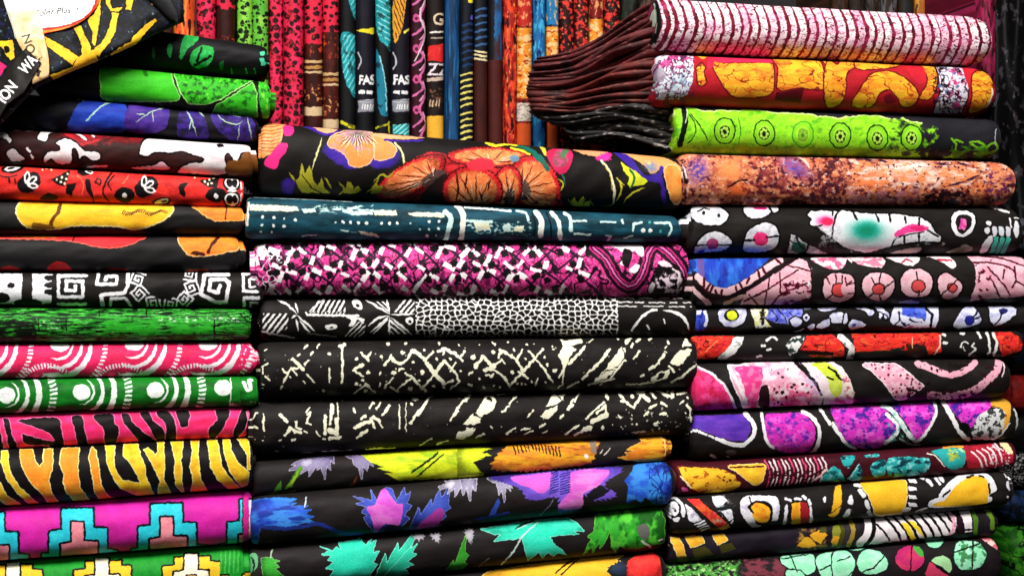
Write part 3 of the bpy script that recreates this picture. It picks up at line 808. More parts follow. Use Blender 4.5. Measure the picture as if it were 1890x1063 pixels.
# ------------------------------------------------------------------ prints of the middle stack
def p_flower(p):
    K = '#241f1e'
    p.noise('#302a28', 60, 30, .5, .3, .6)
    OR, PU, PK, RD = '#ee9358', '#4a2a92', '#ee1a7c', '#de1f2b'
    p.v('B3')
    p.b(OR, 160,80, 345,105, 335,200, 300,290, 215,360, 160,350); p.noise('#f8b888', 10, 10, .5, .3, .6, last=True)
    for y in range(110, 330, 26): p.ls('#8a3c20', 5, 165, y, 250, y+6, 320, y-14)
    p.b(PK, 340,130, 395,122, 422,168, 392,208, 345,195); p.b(PK, 245,340, 300,272, 360,262, 368,310, 312,385, 285,455, 220,445, 196,405)
    p.b(PU, 490,128, 600,130, 760,165, 700,205, 620,195)
    p.j(PU, 10, 22, 640,315, 690,240, 760,175, 1000,185, 1190,285, 1215,370, 1150,445, 1020,455, 980,425, 850,465, 760,425, 680,365)
    p.b(OR, 680,252, 720,200, 800,176, 900,165, 1010,185, 1032,300, 1000,400, 930,442, 850,434, 812,362, 750,312, 690,292, o=('#ffd0a8', 8)); p.noise('#f87f3a', 14, 10, .5, .3, .6, last=True)
    p.b(OR, 1030,212, 1130,255, 1192,308, 1155,372, 1042,392, 1030,320, o=('#ffd0a8', 8))
    p.e('#6a6a6e', 895, 210, 120, 62, soft=True)
    for a in range(12, 170, 11):
        t = math.radians(a); r0, r1 = 50, 150 + 40*math.sin(a)
        p.l('#fbe0c8', 7, 900 + r0*math.cos(t), 170 + r0*.6*math.sin(t), 900 + r1*1.1*math.cos(t), 170 + r1*math.sin(t), taper=True)
        p.l('#4a2418', 6, 900 + r0*math.cos(t+.08), 170 + r0*.6*math.sin(t+.08), 900 + r1*math.cos(t+.08), 175 + r1*.8*math.sin(t+.08), taper=True)
    p.noise('#c890a8', 14, 8, .54, .12, .6, box=(680, 170, 1040, 330), seed=8); p.noise('#8a7aa0', 8, 12, .6, .08, .7, box=(820, 170, 1000, 300), seed=9)
    p.b('#f4a878', 560,132, 700,148, 745,165, 680,190, 620,175); p.b('#f4a878', 1010,188, 1200,202, 1410,216, 1290,232, 1080,228); p.l(PU, 16, 1100,240, 1240,248, 1390,240)
    p.l('#dcdc98', 16, 632,222, 594,340, 556,462, taper=True); p.ls('#dcdc98', 15, 1180,262, 1235,330, 1252,440)
    lf = '#a9a236'
    p.g(lf, 478,405, 502,490, 535,425, 556,475, 560,535, 600,580, 632,520, 640,590, 690,640, 480,634, 452,600, 430,545, 455,520)
    p.ls(K, 8, 480,500, 560,600, 640,640); p.g(lf, 822,555, 852,560, 870,610, 905,585, 928,622, 890,648, 790,642, 810,600)
    p.v('P')
    O2 = '#ee6c3a'
    def petal(cx, cy, rx, ry, rot, base, n=15, grey=True):
        t = math.radians(rot); ct, st = math.cos(t), math.sin(t)
        ring = lambda k, e=0: sum(([cx + (rx+e)*k*math.cos(q)*ct - (ry+e)*k*math.sin(q)*st, cy + (rx+e)*k*math.cos(q)*st + (ry+e)*k*math.sin(q)*ct] for q in np.linspace(0, 2*math.pi, 14, endpoint=False)), [])
        p.b('#5a0c14', *ring(1, 3)); p.j(RD, 1.6, 7, *ring(1)); p.noise('#f4484c', 12, 8, .55, .12, .8, last=True); p.noise('#8c101c', 12, 8, .62, .1, .8, last=True, seed=4)
        p.j('#f0744a', 1.2, 6, *ring(.84)); p.noise('#fa9a62', 9, 7, .52, .15, .7, last=True)
        bx, by = base
        if grey: p.e('#5c5450', bx, by, rx*.36, ry*.42, rot, al=.9)
        for i in range(n):
            q = 2*math.pi*i/n
            ex, ey = cx + rx*.72*math.cos(q)*ct - ry*.72*math.sin(q)*st, cy + rx*.72*math.cos(q)*st + ry*.72*math.sin(q)*ct
            f = .45 + .25*(i % 2)
            p.l('#4a1812' if i % 2 else '#fbe4d0', 2.0 if i % 2 else 1.4, bx + (ex-bx)*.25, by + (ey-by)*.25, bx + (ex-bx)*(f+.3), by + (ey-by)*(f+.3), taper=True)
    p.j('#b41828', 1.5, 7, 700,372, 708,340, 735,318, 757,302, 772,288, 800,280, 830,286, 862,281, 900,277, 932,276, 962,282, 987,291, 1005,308, 1018,330, 1026,352, 1036,384, 980,402, 760,396); p.noise('#d83038', 14, 8, .5, .15, .8, last=True); p.noise('#6a0c18', 14, 8, .6, .1, .8, last=True, seed=4)
    petal(905, 290, 78, 17, 2, (905, 300), 11, False)
    petal(988, 342, 56, 42, 62, (962, 350), 19)
    petal(758, 328, 72, 26, -30, (800, 328), 19)
    p.b('#3a2a28', 775,368, 800,335, 826,322, 830,375, 800,385)
    petal(935, 350, 26, 44, 10, (940, 365), 13)
    petal(872, 352, 54, 44, 4, (880, 385), 17, False)
    p.b('#f02c48', 862,300, 884,292, 908,296, 910,310, 886,315, 866,311)
    for a_ in ((842,316, 846,345, 843,370), (862,322, 858,350), (905,330, 900,352), (884,352, 892,372)): p.ls('#5a1c14', 4, *a_, taper=True)
    p.noise('#3a0c10', 12, 6, .58, .08, .7, box=(700, 368, 1040, 400), seed=9); p.b('#7090a8', 940,290, 952,286, 958,295, 946,300)
    p.v('B3')
    for q in ((1180,470, 1130,520, 1080,500, 1020,560), (1060,520, 1020,600, 960,640), (560,560, 500,500, 470,440), (700,610, 680,560, 650,520), (760,560, 800,620, 760,650), (380,480, 420,540, 400,600)): p.ls('#a9a236', 15, *q, taper=True)
    p.g('#a9a236', 1010,590, 1040,560, 1060,590, 1090,580, 1080,640, 1000,650); p.j('#4a2a92', 6, 16, 330,560, 380,520, 430,560, 400,640, 340,640, al=.8)
    p.v('B4')
    p.g('#c8c43a', 820,600, 850,570, 870,610, 920,560, 930,610, 980,590, 970,650, 830,650); p.ls('#3a7060', 14, 700,330, 760,400, 780,480, taper=True); p.ls('#c8c43a', 12, 720,420, 760,460, 740,520, taper=True)
    p.ls('#e2dc34', 24, 160,140, 230,165, 330,150, 420,165); p.ls('#e2dc34', 16, 350,185, 430,205, 500,235); p.ls('#1d6e62', 34, 420,170, 530,215, 600,290, 640,350); p.ls('#e8c848', 30, 590,160, 625,230); p.b('#1d6e62', 520,240, 580,230, 620,290, 590,310)
    p.b('#c8185c', 632,215, 690,190, 780,185, 835,215, 840,270, 800,360, 740,388, 690,350, 650,280); p.e('#8c5a60', 745, 260, 62, 78, 30); p.noise('#e84a80', 8, 6, .55, .1, .8, last=True); p.e('#58785c', 775, 225, 28, 40, 40); p.b('#e01a6a', 790,220, 840,225, 840,262, 800,268)
    p.b('#ee9870', 838,188, 960,190, 1100,208, 1110,255, 1000,252, 900,225); p.j('#e8308a', 8, 18, 1020,262, 1080,235, 1135,225, 1135,272, 1070,292)
    p.ls('#efe9c0', 18, 1062,285, 1120,360, 1155,460, 1165,540, 1155,620); p.ls('#c8a830', 6, 1080,310, 1130,400, 1150,520)
    p.g('#d7dc2c', 1218,295, 1260,330, 1290,350, 1330,325, 1370,400, 1435,440, 1390,480, 1330,485, 1290,505, 1265,470, 1285,420, 1240,370)
    p.ls('#3a6a50', 18, 1290,360, 1320,420, 1300,500); p.ls('#d0c840', 16, 1190,420, 1220,490, 1215,540, 1175,610, taper=True); p.ls('#d0c840', 14, 1400,500, 1310,540, 1230,620, taper=True); p.l('#c8c050', 8, 1180,420, 1240,480)
    p.b(PU, 1150,205, 1260,225, 1340,320, 1410,405, 1530,395, 1570,610, 1540,600, 1520,470, 1420,440, 1280,330)
    p.b('#eaa066', 1200,205, 1480,240, 1640,300, 1700,370, 1560,340, 1460,390, 1400,330, 1300,262); p.e('#7c88a8', 1450, 335, 70, 50, 20, soft=True); p.noise('#f0d070', 8, 5, .6, .08, .7, box=(1380, 240, 1560, 340))
    p.ls(PU, 30, 1535,345, 1520,420, 1560,520); p.b('#ee9a52', 1556,350, 1650,335, 1735,490, 1700,545, 1665,625, 1620,610, 1585,490, o=('#ffd8a0', 8)); p.noise('#f8782c', 10, 14, .55, .2, .6, last=True)
    for a in ((800,590, 840,640), (930,585, 920,630), (970,600, 1000,640), (1090,660, 1150,630)): p.l('#8a8048', 12, *a)
def p_teal(p):
    p.noise('#173840', 50, 10, .5, .3, .7).noise('#2c6068', 20, 6, .6, .15, .6)
    c, w = '#f2eecb', '#cdebe4'
    p.v('B3')
    p.l('#e8f4ee', 16, 60,672, 100,650, 400,672, 860,690); p.g(c, 82,722, 300,732, 450,745, 455,772, 390,780, 88,772); p.g(w, 470,760, 580,755, 590,788, 500,792)
    p.noise(w, 12, 3, .5, .06, 1, box=(560, 735, 1020, 790)); p.g(w, 830,775, 1010,770, 1020,800, 850,808); p.g(c, 1015,768, 1190,770, 1195,808, 1030,808); p.g(c, 1280,790, 1375,785, 1550,792, 1552,826, 1375,822, 1290,805)
    p.ls(w, 38, 1560,785, 1605,830, 1590,900, 1565,1000); p.ls('#efeee0', 42, 1650,735, 1695,800, 1692,900, 1680,1000)
    p.dots('#f4faf4', 12, 182,818, 266,824, 428,846, 178,880, 264,884, 342,890, 792,856, 848,858, 908,862, 966,864, 1080,866, 1140,868, 1198,868, 1438,858, 1515,856, 1510,912, 1425,962); p.dots(w, 8, 345,832, 735,862, 1370,914, 1438,916, 1495,962, 170,930, 255,936, 1300,868)
    p.l(w, 12, 775,920, 830,926); p.g('#ead8c0', 905,922, 1040,945, 1062,972, 930,950); p.l(w, 8, 480,965, 590,955); p.l('#f0f0e0', 20, 74,715, 66,880); p.l('#7a9aa0', 10, 850,930, 890,935)
    p.v('B4')
    p.l('#e8f4ee', 16, -10,652, 200,668, 350,684); p.l(w, 20, 395,682, 470,695, 492,752); p.ls('#f0f4ec', 44, 550,690, 596,760, 585,870); p.ls('#f0f4ec', 34, 672,690, 725,760, 742,890); p.ls(w, 30, 775,692, 820,740, 822,830)
    for a in ((840,758, 940,752), (1060,762, 1172,766), (850,856, 980,862), (1225,745, 1232,775), (1240,890, 1310,870), (1100,872, 1135,880, 1110,912)): p.l(w, 15, *a)
    p.l(w, 18, 1310,830, 1314,778, 1380,770); p.l(w, 18, 1480,768, 1600,772, 1612,825, 1590,872); p.dots('#f4faf4', 17, 1392,828, 1448,832); p.dots('#4aa098', 12, 1525,835, 1440,765)
    p.g(c, 60,772, 180,775, 195,832, 80,838); p.l(w, 22, 0,758, 200,768); p.g(c, 385,800, 460,795, 445,850, 375,842); p.b(w, 290,800, 340,780, 350,840, 300,840); p.noise(w, 6, 3, .58, .06, 1, box=(0, 780, 520, 860))
    p.ls('#0e2328', 14, 630,690, 665,780, 668,890); p.ls('#0e2328', 12, 520,700, 545,790, 535,880)
def p_pinkbatik(p):
    p.noise('#e0408c', 14, 10, .5, .2, .8).noise('#fa78b4', 9, 9, .58, .1, .8, seed=5).noise('#5a1c4c', 9, 20, .62, .07, .85, seed=4)
    p.veins('#6a1a4c', 12, 1.2, seed=2, al=.7).veins('#2a0c26', 30, 2.6, seed=6)
    rg = random.Random(5)
    p.v('P')
    for r in range(3):
        for i in range(-1, 13):
            x = 490 + i*54 + (r % 2)*27; y = 450 + r*48
            if x < 1090: p.ls('#3a1236', 4.5, x, y, x + 29 + rg.uniform(-5, 5), y + 21, x + 54, y + 48); p.ls('#3a1236', 3.5, x, y, x - 24 + rg.uniform(-5, 5), y + 27, x - 54, y + 48); p.ls('#7a2468', 1.8, x + 6, y - 3, x + 36, y + 20, x + 60, y + 45)
    for r in range(3):
        for i in range(13):
            x = 492 + i*54 + (r % 2)*27 + rg.uniform(-6, 6); y = 453 + r*46 + rg.uniform(-5, 5)
            if x > 1088: continue
            a = math.radians(32 + rg.uniform(-14, 14)); c, s = math.cos(a), math.sin(a)
            def q(u, v_, hw, hh, t=0):
                c2, s2 = math.cos(a + t), math.sin(a + t); cx, cy = x + u*c - v_*s, y + u*s + v_*c
                return sum(([cx + m*hw*c2 - n*hh*s2 + rg.uniform(-.8, .8), cy + m*hw*s2 + n*hh*c2 + rg.uniform(-.8, .8)] for m, n in ((-1, -1), (1, -1), (1, 1), (-1, 1))), [])
            for k in range(4):
                t = k*math.pi/2; u, v_ = 15*math.cos(t), 15*math.sin(t)
                if rg.random() < .82: p.g('#f7f0f2', *q(u, v_, rg.uniform(7, 12), rg.uniform(3, 5), t))
                t += math.pi/4; u, v_ = 15*math.cos(t), 15*math.sin(t)
                if rg.random() < .8: p.g('#1c1419', *q(u, v_, rg.uniform(5.5, 7.5), rg.uniform(4.5, 6.5), t))
            p.e('#1c1419', x, y, 3)
    p.v('B6')
    for w, col in ((110, '#2a1426'), (60, '#c22a78'), (36, '#4a1a40'), (14, '#f070b0')):
        p.ls(col, w, 960,150, 1060,240, 1130,360, 1220,440, 1300,400, 1350,290, 1380,180, 1440,130, 1530,190, 1610,280, 1650,360)
    p.b('#f8eef2', 1040,110, 1130,130, 1200,120, 1320,130, 1345,190, 1320,220, 1270,170, 1240,200, 1200,280, 1160,270, 1190,190); p.b('#f8eef2', 1230,320, 1280,270, 1312,290, 1270,340); p.b('#1c1419', 1190,160, 1250,180, 1240,260, 1215,300, 1180,260)
    p.b('#1c1419', 1440,290, 1500,250, 1600,290, 1650,380, 1640,500, 1380,500, 1390,400); p.b('#f4d8e4', 1448,262, 1500,248, 1560,290, 1500,296); p.b('#f0dce4', 1375,470, 1400,410, 1430,430, 1400,490); p.noise('#f0d8e4', 8, 8, .5, .08, 1, box=(1420, 350, 1640, 490)); p.ls('#f4e0ea', 16, 1560,310, 1610,350, 1600,420)
    p.v('B5'); p.veins('#f4e6ec', 20, 1.6, box=(130, 100, 330, 500), seed=9); p.b('#f7f0f2', 140,150, 180,145, 185,200, 150,200); p.b('#f7f0f2', 120,200, 160,260, 150,275, 125,250); p.noise('#2a1020', 40, 5, .55, .1, .8, box=(200, 500, 4000, 540), seed=11)
def p_snake(p):
    p.noise('#2d2827', 50, 16, .5, .3, .8)
    w = '#f2f0ec'; k = '#211c1c'
    p.v('B5')
    p.hatch(w, -62, 34, 15, 535,640, 580,560, 620,540, 800,545, 812,632); p.l(w, 16, 510,640, 520,655, 700,662, 905,664); p.l(w, 10, 540,625, 640,540); 
    for x in range(540, 820, 28): p.l(w, 8, x, 655, x+10, 635)
    for x, y, rx, ry, r in ((898, 580, 48, 30, 40), (700, 748, 46, 24, 0), (1292, 706, 30, 28, 0)): p.e(w, x, y, rx, ry, r); p.e(k, x+3, y+6, rx*.35, ry*.4, r)
    for a in ((440,650, 380,585, 290,540), (450,640, 430,565), (440,660, 400,680), (440,660, 580,780), (460,700, 540,790), (440,690, 450,780), (500,700, 560,770)): p.l(w, 17, *a, taper=True)
    p.hatch(w, -52, 36, 17, 185,640, 380,650, 370,760, 250,815, 180,760); p.ls(w, 12, 180,780, 260,800, 420,830)
    p.b(w, 810,670, 880,672, 950,690, 930,720, 900,690, 870,740, 830,740, 850,700); p.hatch(w, -45, 26, 11, 800,820, 880,700, 960,720, 950,800, 900,830); p.ls('#8a8684', 10, 520,800, 640,810, 740,825)
    for a in ((1140,655, 1050,600, 960,545), (1140,650, 1120,545), (1150,660, 1330,655), (1140,670, 1000,790), (1140,680, 1140,810), (1150,680, 1310,810), (1130,665, 1060,680, 980,740)): p.l(w, 18, *a, taper=True)
    p.hatch(w, -50, 32, 15, 1160,640, 1260,545, 1330,545, 1330,655); p.hatch(w, 40, 32, 13, 1145,690, 1310,805, 1140,805); p.hatch(w, 40, 26, 10, 1030,560, 1120,560, 1130,640); p.hatch(w, -45, 30, 12, 990,790, 1120,680, 1130,700, 1020,810)
    p.v('P')
    p.g(k, 766,545, 1142,545, 1142,630, 766,630)
    p.veins(w, 11.5, 2.3, box=(767, 546, 1141, 617), seed=4, sy=.78, cells=True); p.veins('#8c8a86', 11, 1.6, box=(780, 617, 1141, 627), seed=5, sy=.6, cells=True)
    p.v('B6')
    for y in (533, 566, 596):
        x = 1150
        while x < 1700:
            L_ = p.rng.uniform(40, 150); p.l('#d8d4d0', 9, x, y, min(x + L_, 1700), y + p.rng.uniform(-3, 3)); x += L_ + p.rng.uniform(25, 60)
    p.ls(w, 20, 1250,778, 1315,690, 1390,630, 1440,622); p.ls(w, 26, 1492,625, 1580,640, 1650,690, 1686,772, taper=True); p.l(w, 12, 1495,690, 1500,720); p.l(w, 12, 1370,740, 1385,765)
    p.v('B5'); p.ls('#9a9692', 9, 180,850, 400,840, 700,850)
CR = '#efecd0'
def marks(p, view, ws):
    p.v(view)
    for w, a in ws: p.l(CR, w, *a)
def p_mud1(p):
    p.noise('#393433', 60, 20, .5, .3, .8).noise('#1d1919', 40, 8, .62, .1, .6)
    marks(p, 'B7', [(17, (495,90, 520,70)), (15, (595,88, 612,62)), (16, (450,145, 462,128)), (20, (545,135, 565,122)), (18, (500,215, 528,185)), (26, (410,170, 450,210, 490,250)), (18, (335,250, 370,280, 400,240, 450,240)),
        (16, (380,270, 340,345)), (15, (395,235, 440,290)), (14, (515,285, 570,345)), (16, (320,390, 330,375)), (16, (490,340, 505,350)), (12, (388,300, 395,310)), (14, (180,225, 225,205)), (14, (180,230, 185,280)), (16, (205,300, 235,330)), (14, (200,105, 212,98)), (10, (180,358, 192,362)),
        (16, (687,250, 690,320)), (8, (690,330, 690,350)), (30, (770,78, 800,65)), (20, (783,90, 785,120)), (20, (785,130, 786,230, 784,345)), (18, (925,125, 970,165)), (16, (1000,120, 970,165, 985,190)), (22, (872,250, 940,215)), (18, (870,255, 940,300)), (14, (880,175, 895,165)),
        (22, (1105,215, 1150,150, 1180,190, 1230,210, 1270,180, 1310,110)), (20, (1150,150, 1165,185)), (26, (1310,105, 1340,120, 1410,180)), (18, (1410,180, 1440,230)), (18, (1400,185, 1470,120)), (24, (1510,115, 1560,95, 1630,130, 1690,185)), (20, (1560,95, 1545,140)), (16, (1680,150, 1710,110)),
        (34, (1430,210, 1480,285, 1550,355)), (30, (1480,285, 1555,185)), (16, (1480,290, 1380,400)), (16, (1310,310, 1200,400)), (18, (1310,310, 1380,385, 1410,410)), (16, (1260,280, 1330,320)), (20, (1555,185, 1640,280, 1665,340)), (14, (1640,200, 1600,260)), (14, (1665,345, 1600,400)), (18, (1580,355, 1620,335)),
        (16, (1100,385, 1165,320)), (14, (870,430, 960,370, 1030,415)), (16, (960,360, 990,380)), (12, (1070,350, 1065,380)), (16, (1150,380, 1200,415)), (18, (1210,255, 1240,245)), (16, (1735,360, 1760,370)), (16, (1740,290, 1765,270)), (16, (1780,230, 1800,200))])
    p.dots(CR, 17, 1240,125, 1172,275, 1295,395, 1772,158, 1388,272); p.dots(CR, 12, 980,268, 1078,155, 1495,175, 1603,168, 1475,380, 938,330, 1680,262, 1130,58, 1262,55, 1515,56, 890,360, 640,412, 1550,390, 960,408, 685,135, 1400,105, 1318,195, 892,172); p.e(CR, 1068, 278, 18, 10, -50)
    p.v('P'); p.spk(CR, 14, 1.6, .12, box=(640, 630, 1030, 735), seed=5); p.spk('#b8b4a0', 12, .9, .12, box=(478, 625, 1285, 735), seed=6)
    marks(p, 'B8', [(22, (70,240, 130,150, 190,220, 200,250)), (40, (185,240, 210,225)), (24, (140,260, 190,235)), (18, (200,250, 290,310, 330,375)), (18, (220,215, 270,180)), (18, (270,110, 245,160)), (26, (255,105, 300,125)), (20, (300,125, 380,180, 425,260)), (16, (380,180, 430,100)), (18, (400,265, 465,320)), (22, (430,270, 520,170, 575,105)),
        (16, (470,110, 520,165)), (16, (520,165, 600,260, 655,345)), (16, (330,375, 430,275)), (14, (525,370, 540,320)), (14, (200,50, 220,68)), (14, (150,290, 200,300)), (14, (265,175, 295,205)),
        (40, (750,60, 860,35)), (26, (725,30, 760,60)), (24, (780,210, 890,90)), (14, (890,90, 895,80)), (20, (700,310, 740,250)), (12, (740,250, 730,360, 700,390)), (16, (760,390, 850,345)), (18, (880,330, 950,250)), (24, (940,260, 1020,190, 1085,100)), (10, (950,365, 1060,250, 1150,250)), (14, (930,370, 1080,330, 1200,180)), (12, (1010,370, 1120,320)), (16, (1140,20, 1150,28)), (14, (930,50, 955,28)),
        (30, (1210,50, 1235,20)), (24, (1290,40, 1310,20)), (16, (1245,90, 1260,60)), (16, (1270,170, 1310,110)), (22, (1385,25, 1395,15)), (20, (1385,250, 1440,215, 1500,140)), (18, (1320,305, 1340,295)), (12, (1210,365, 1300,365, 1420,345)), (14, (1410,350, 1480,320, 1530,255)), (10, (1420,310, 1480,280, 1520,260)), (20, (1535,230, 1575,270)), (16, (1545,350, 1640,300, 1735,215)), (14, (1505,90, 1515,80)), (12, (1500,115, 1515,125)), (20, (1525,42, 1530,50))])
    p.v('B8')
    p.g(CR, 690,150, 740,70, 800,75, 835,100, 790,150, 765,220, 735,250, 720,190)
    p.g(CR, 1050,245, 1130,140, 1170,80, 1210,85, 1200,150, 1150,230, 1090,250); p.g(CR, 940,360, 1060,270, 1130,255, 1060,320); p.g(CR, 1540,200, 1590,130, 1620,100, 1710,95, 1680,150, 1640,205, 1590,225); p.g(CR, 1630,80, 1660,10, 1705,75); p.l('#2a2626', 8, 1600,105, 1710,85); p.l('#2a2626', 7, 1180,80, 1200,150)
    p.b(CR, 1390,345, 1440,285, 1530,262, 1520,310, 1450,340); p.b('#2a2626', 1440,325, 1460,290, 1500,282, 1480,315); p.dots(CR, 17, 52,158, 205,120, 350,275, 195,300, 672,258); p.dots(CR, 10, 450,172, 595,158, 615,220, 422,365, 255,380, 100,320, 495,345, 320,50, 460,62, 360,105, 40,275, 660,100, 130,385, 595,350)
def p_mud2(p):
    p.noise('#393433', 60, 20, .5, .3, .8).noise('#1d1919', 40, 8, .62, .1, .6)
    marks(p, 'B7', [(22, (315,590, 365,640)), (24, (350,745, 395,690, 430,720, 470,725)), (18, (430,640, 440,690, 470,700)), (14, (510,575, 540,535)), (16, (520,590, 545,575, 515,650, 545,665)), (14, (500,715, 515,725)), (14, (588,715, 610,752)), (22, (655,600, 655,740)), (30, (705,520, 705,580)), (18, (700,580, 695,660)), (12, (750,500, 752,620)), (26, (740,620, 745,740)), (40, (690,710, 740,730)), (24, (690,770, 765,765)), (12, (640,775, 655,778)),
        (16, (105,620, 140,580)), (22, (115,680, 145,690)), (14, (190,590, 190,715)), (16, (870,545, 885,575)), (24, (930,620, 960,600)), (26, (880,690, 930,660, 1000,640)), (20, (890,765, 970,710)), (18, (1000,620, 1030,690)), (22, (1020,610, 1070,640)), (18, (990,540, 1015,505)), (18, (1045,545, 1070,500)), (18, (1090,590, 1140,520)), (14, (1060,650, 1085,680)), (20, (1300,655, 1340,590, 1400,520)), (28, (1355,590, 1410,510)), (14, (1410,500, 1465,440)), (26, (1320,470, 1345,475)), (16, (1300,510, 1310,515)), (10, (1215,520, 1215,700)), (8, (1265,500, 1265,720)),
        (16, (1600,640, 1640,570, 1700,490, 1750,430)), (22, (1630,600, 1650,565)), (14, (1500,815, 1580,790)), (14, (1370,825, 1455,772)), (10, (960,852, 1180,840)), (10, (480,888, 560,880)), (12, (640,868, 850,862)), (10, (280,872, 300,870)), (14, (310,788, 320,785)), (16, (405,785, 425,775)), (10, (180,785, 190,785))])
    p.v('B7'); p.g(CR, 1695,670, 1760,590, 1800,580, 1830,660, 1760,668); p.g(CR, 1635,770, 1660,720, 1790,700, 1770,740, 1680,790)
    p.v('P'); p.spk(CR, 13, 1.6, .14, box=(1130, 715, 1280, 800), seed=5); p.spk('#b8b4a0', 12, .9, .12, box=(464, 720, 1280, 840), seed=6)
    marks(p, 'B8', [(14, (0,490, 40,440)), (14, (240,440, 300,425)), (20, (330,510, 380,460)), (16, (275,575, 325,530)), (10, (460,610, 510,560)), (18, (475,605, 485,590)), (14, (190,690, 198,692)), (16, (310,740, 370,700)), (14, (420,710, 480,700)), (12, (440,740, 510,720)), (20, (560,690, 595,660)), (14, (580,725, 610,715)), (14, (80,765, 135,740)), (14, (820,490, 855,430)), (16, (790,505, 810,480)), (28, (770,550, 800,520)), (16, (710,620, 735,590)),
        (16, (905,620, 990,540, 1040,500)), (40, (960,640, 1060,590)), (18, (990,580, 1050,520, 1060,570)), (34, (900,700, 940,690)), (16, (750,740, 850,670)), (18, (820,745, 920,690)), (16, (1030,700, 1035,680)), (22, (1060,440, 1070,470)), (18, (1160,440, 1200,490, 1265,540, 1310,470, 1320,430)), (30, (1300,400, 1340,450, 1380,485)), (18, (1270,400, 1300,430)), (18, (1330,410, 1360,395)), (24, (1395,425, 1425,465)), (24, (1440,405, 1500,440, 1555,460)), (18, (1560,460, 1560,400)), (20, (1385,540, 1430,520)), (20, (1475,500, 1510,525)), (20, (1350,600, 1380,575)), (22, (1470,590, 1505,580)), (20, (1420,665, 1445,645)), (18, (1150,600, 1165,610)), (14, (1260,725, 1360,718)), (22, (1665,520, 1690,550)), (14, (1690,560, 1700,640)), (22, (1705,705, 1735,715)), (18, (1590,440, 1660,420)), (12, (1620,510, 1640,490))])
    p.v('B8'); p.g(CR, 0,660, 70,580, 150,450, 200,452, 230,490, 200,570, 130,600, 100,650, 60,672); p.e('#2a2626', 178, 478, 24, 12, 40); p.l('#2a2626', 12, 60,590, 120,620); p.g(CR, -10,760, 0,690, 60,690, 40,730)
    p.g(CR, 600,540, 660,430, 690,440, 755,430, 730,480, 690,510); p.g(CR, 560,610, 600,560, 700,520, 690,560, 620,630); p.l('#2a2626', 8, 690,440, 720,480); p.dots(CR, 14, 1255,452, 1522,410, 1175,490); p.noise('#f0eed8', 6, 5, .68, .04, .8, box=(1150, 560, 1700, 760))
def leafset(p, view):
    p.v(view)
def p_limeleaf(p):
    p.noise('#3a3434', 60, 16, .5, .3, .8)
    gy, lm, gr, og = '#7c7494', '#cfe214', '#5a8a1c', '#d98220'
    p.v('C1')
    p.k(gy, 350,330, 400,290, 370,290, 440,255, 520,232, 660,226, 662,280, 635,260, 640,330, 612,300, 600,392, 576,310, 545,330, 550,290, 490,372, 492,320, 430,352, 460,310, edge='#b0a8c0'); p.j('#a49cb4', 6, 20, 430,280, 520,245, 480,300); p.k(gy, 745,230, 885,226, 935,302, 900,285, 890,332, 865,300, 855,390, 835,310, 800,290, 792,252, edge='#b0a8c0')
    p.g(gr, 320,460, 420,300, 450,310, 370,440); p.g('#9cc03a', 340,440, 430,310, 380,420); p.g(gr, 240,480, 295,390, 300,460); p.ls('#8a9a4c', 8, 200,490, 320,480, 400,470)
    p.ls('#8a4a18', 18, 770,440, 800,420, 822,370, taper=True)
    p.k(lm, 850,222, 1250,172, 1700,158, 1700,385, 1400,390, 1100,400, 1070,374, 1010,352, 1080,346, 955,316, 1010,305, 925,278)
    p.noise('#8cb814', 40, 8, .56, .15, .8, last=True); p.noise('#f0f42c', 40, 10, .56, .2, .7, last=True)
    for i in range(12):
        x = 1200 + i*14; p.l('#2a3010', 9, x, 350 - i*10, x+30, 318 - i*10); p.l('#2a3010', 7, x+38, 372 - i*12, x+72, 350 - i*12)
    p.v('C2')
    p.k(lm, -60,165, 100,164, 188,178, 120,195, 182,226, 90,240, 142,262, 50,275, 104,345, -60,376); p.g('#2c2828', 50,275, 170,230, 220,270, 160,330, 110,340); p.g('#2c2828', 110,205, 180,185, 190,200, 130,215)
    p.j(og, 10, 40, 195,260, 260,180, 340,140, 500,118, 880,112, 905,210, 850,280, 700,310, 400,330, 200,325)
    p.noise('#f4b01c', 40, 9, .52, .12, .9, last=True); p.noise('#9c5414', 30, 8, .62, .12, .8, last=True)
    for i in range(14): p.l('#2a1810', 8, 330 + i*24, 140 + abs(i-5)*3, 345 + i*24, 185 + abs(i-5)*6)
    p.g('#8c7c74', 850,120, 905,115, 905,220, 870,200); p.e('#f4ece4', 834, 234, 14, 18); p.l('#d8ccc8', 9, 960,225, 1000,180); p.l('#d8ccc8', 7, 930,215, 950,190)
    p.k('#cf7218', 1056,240, 1130,224, 1106,210, 1180,195, 1116,184, 1222,130, 1186,88, 1404,80, 1404,255, 1150,260, edge='#f0b060'); p.noise('#f6b020', 24, 8, .52, .12, .9, last=True); p.ls('#ffd890', 8, 1350,92, 1385,150, 1378,230)
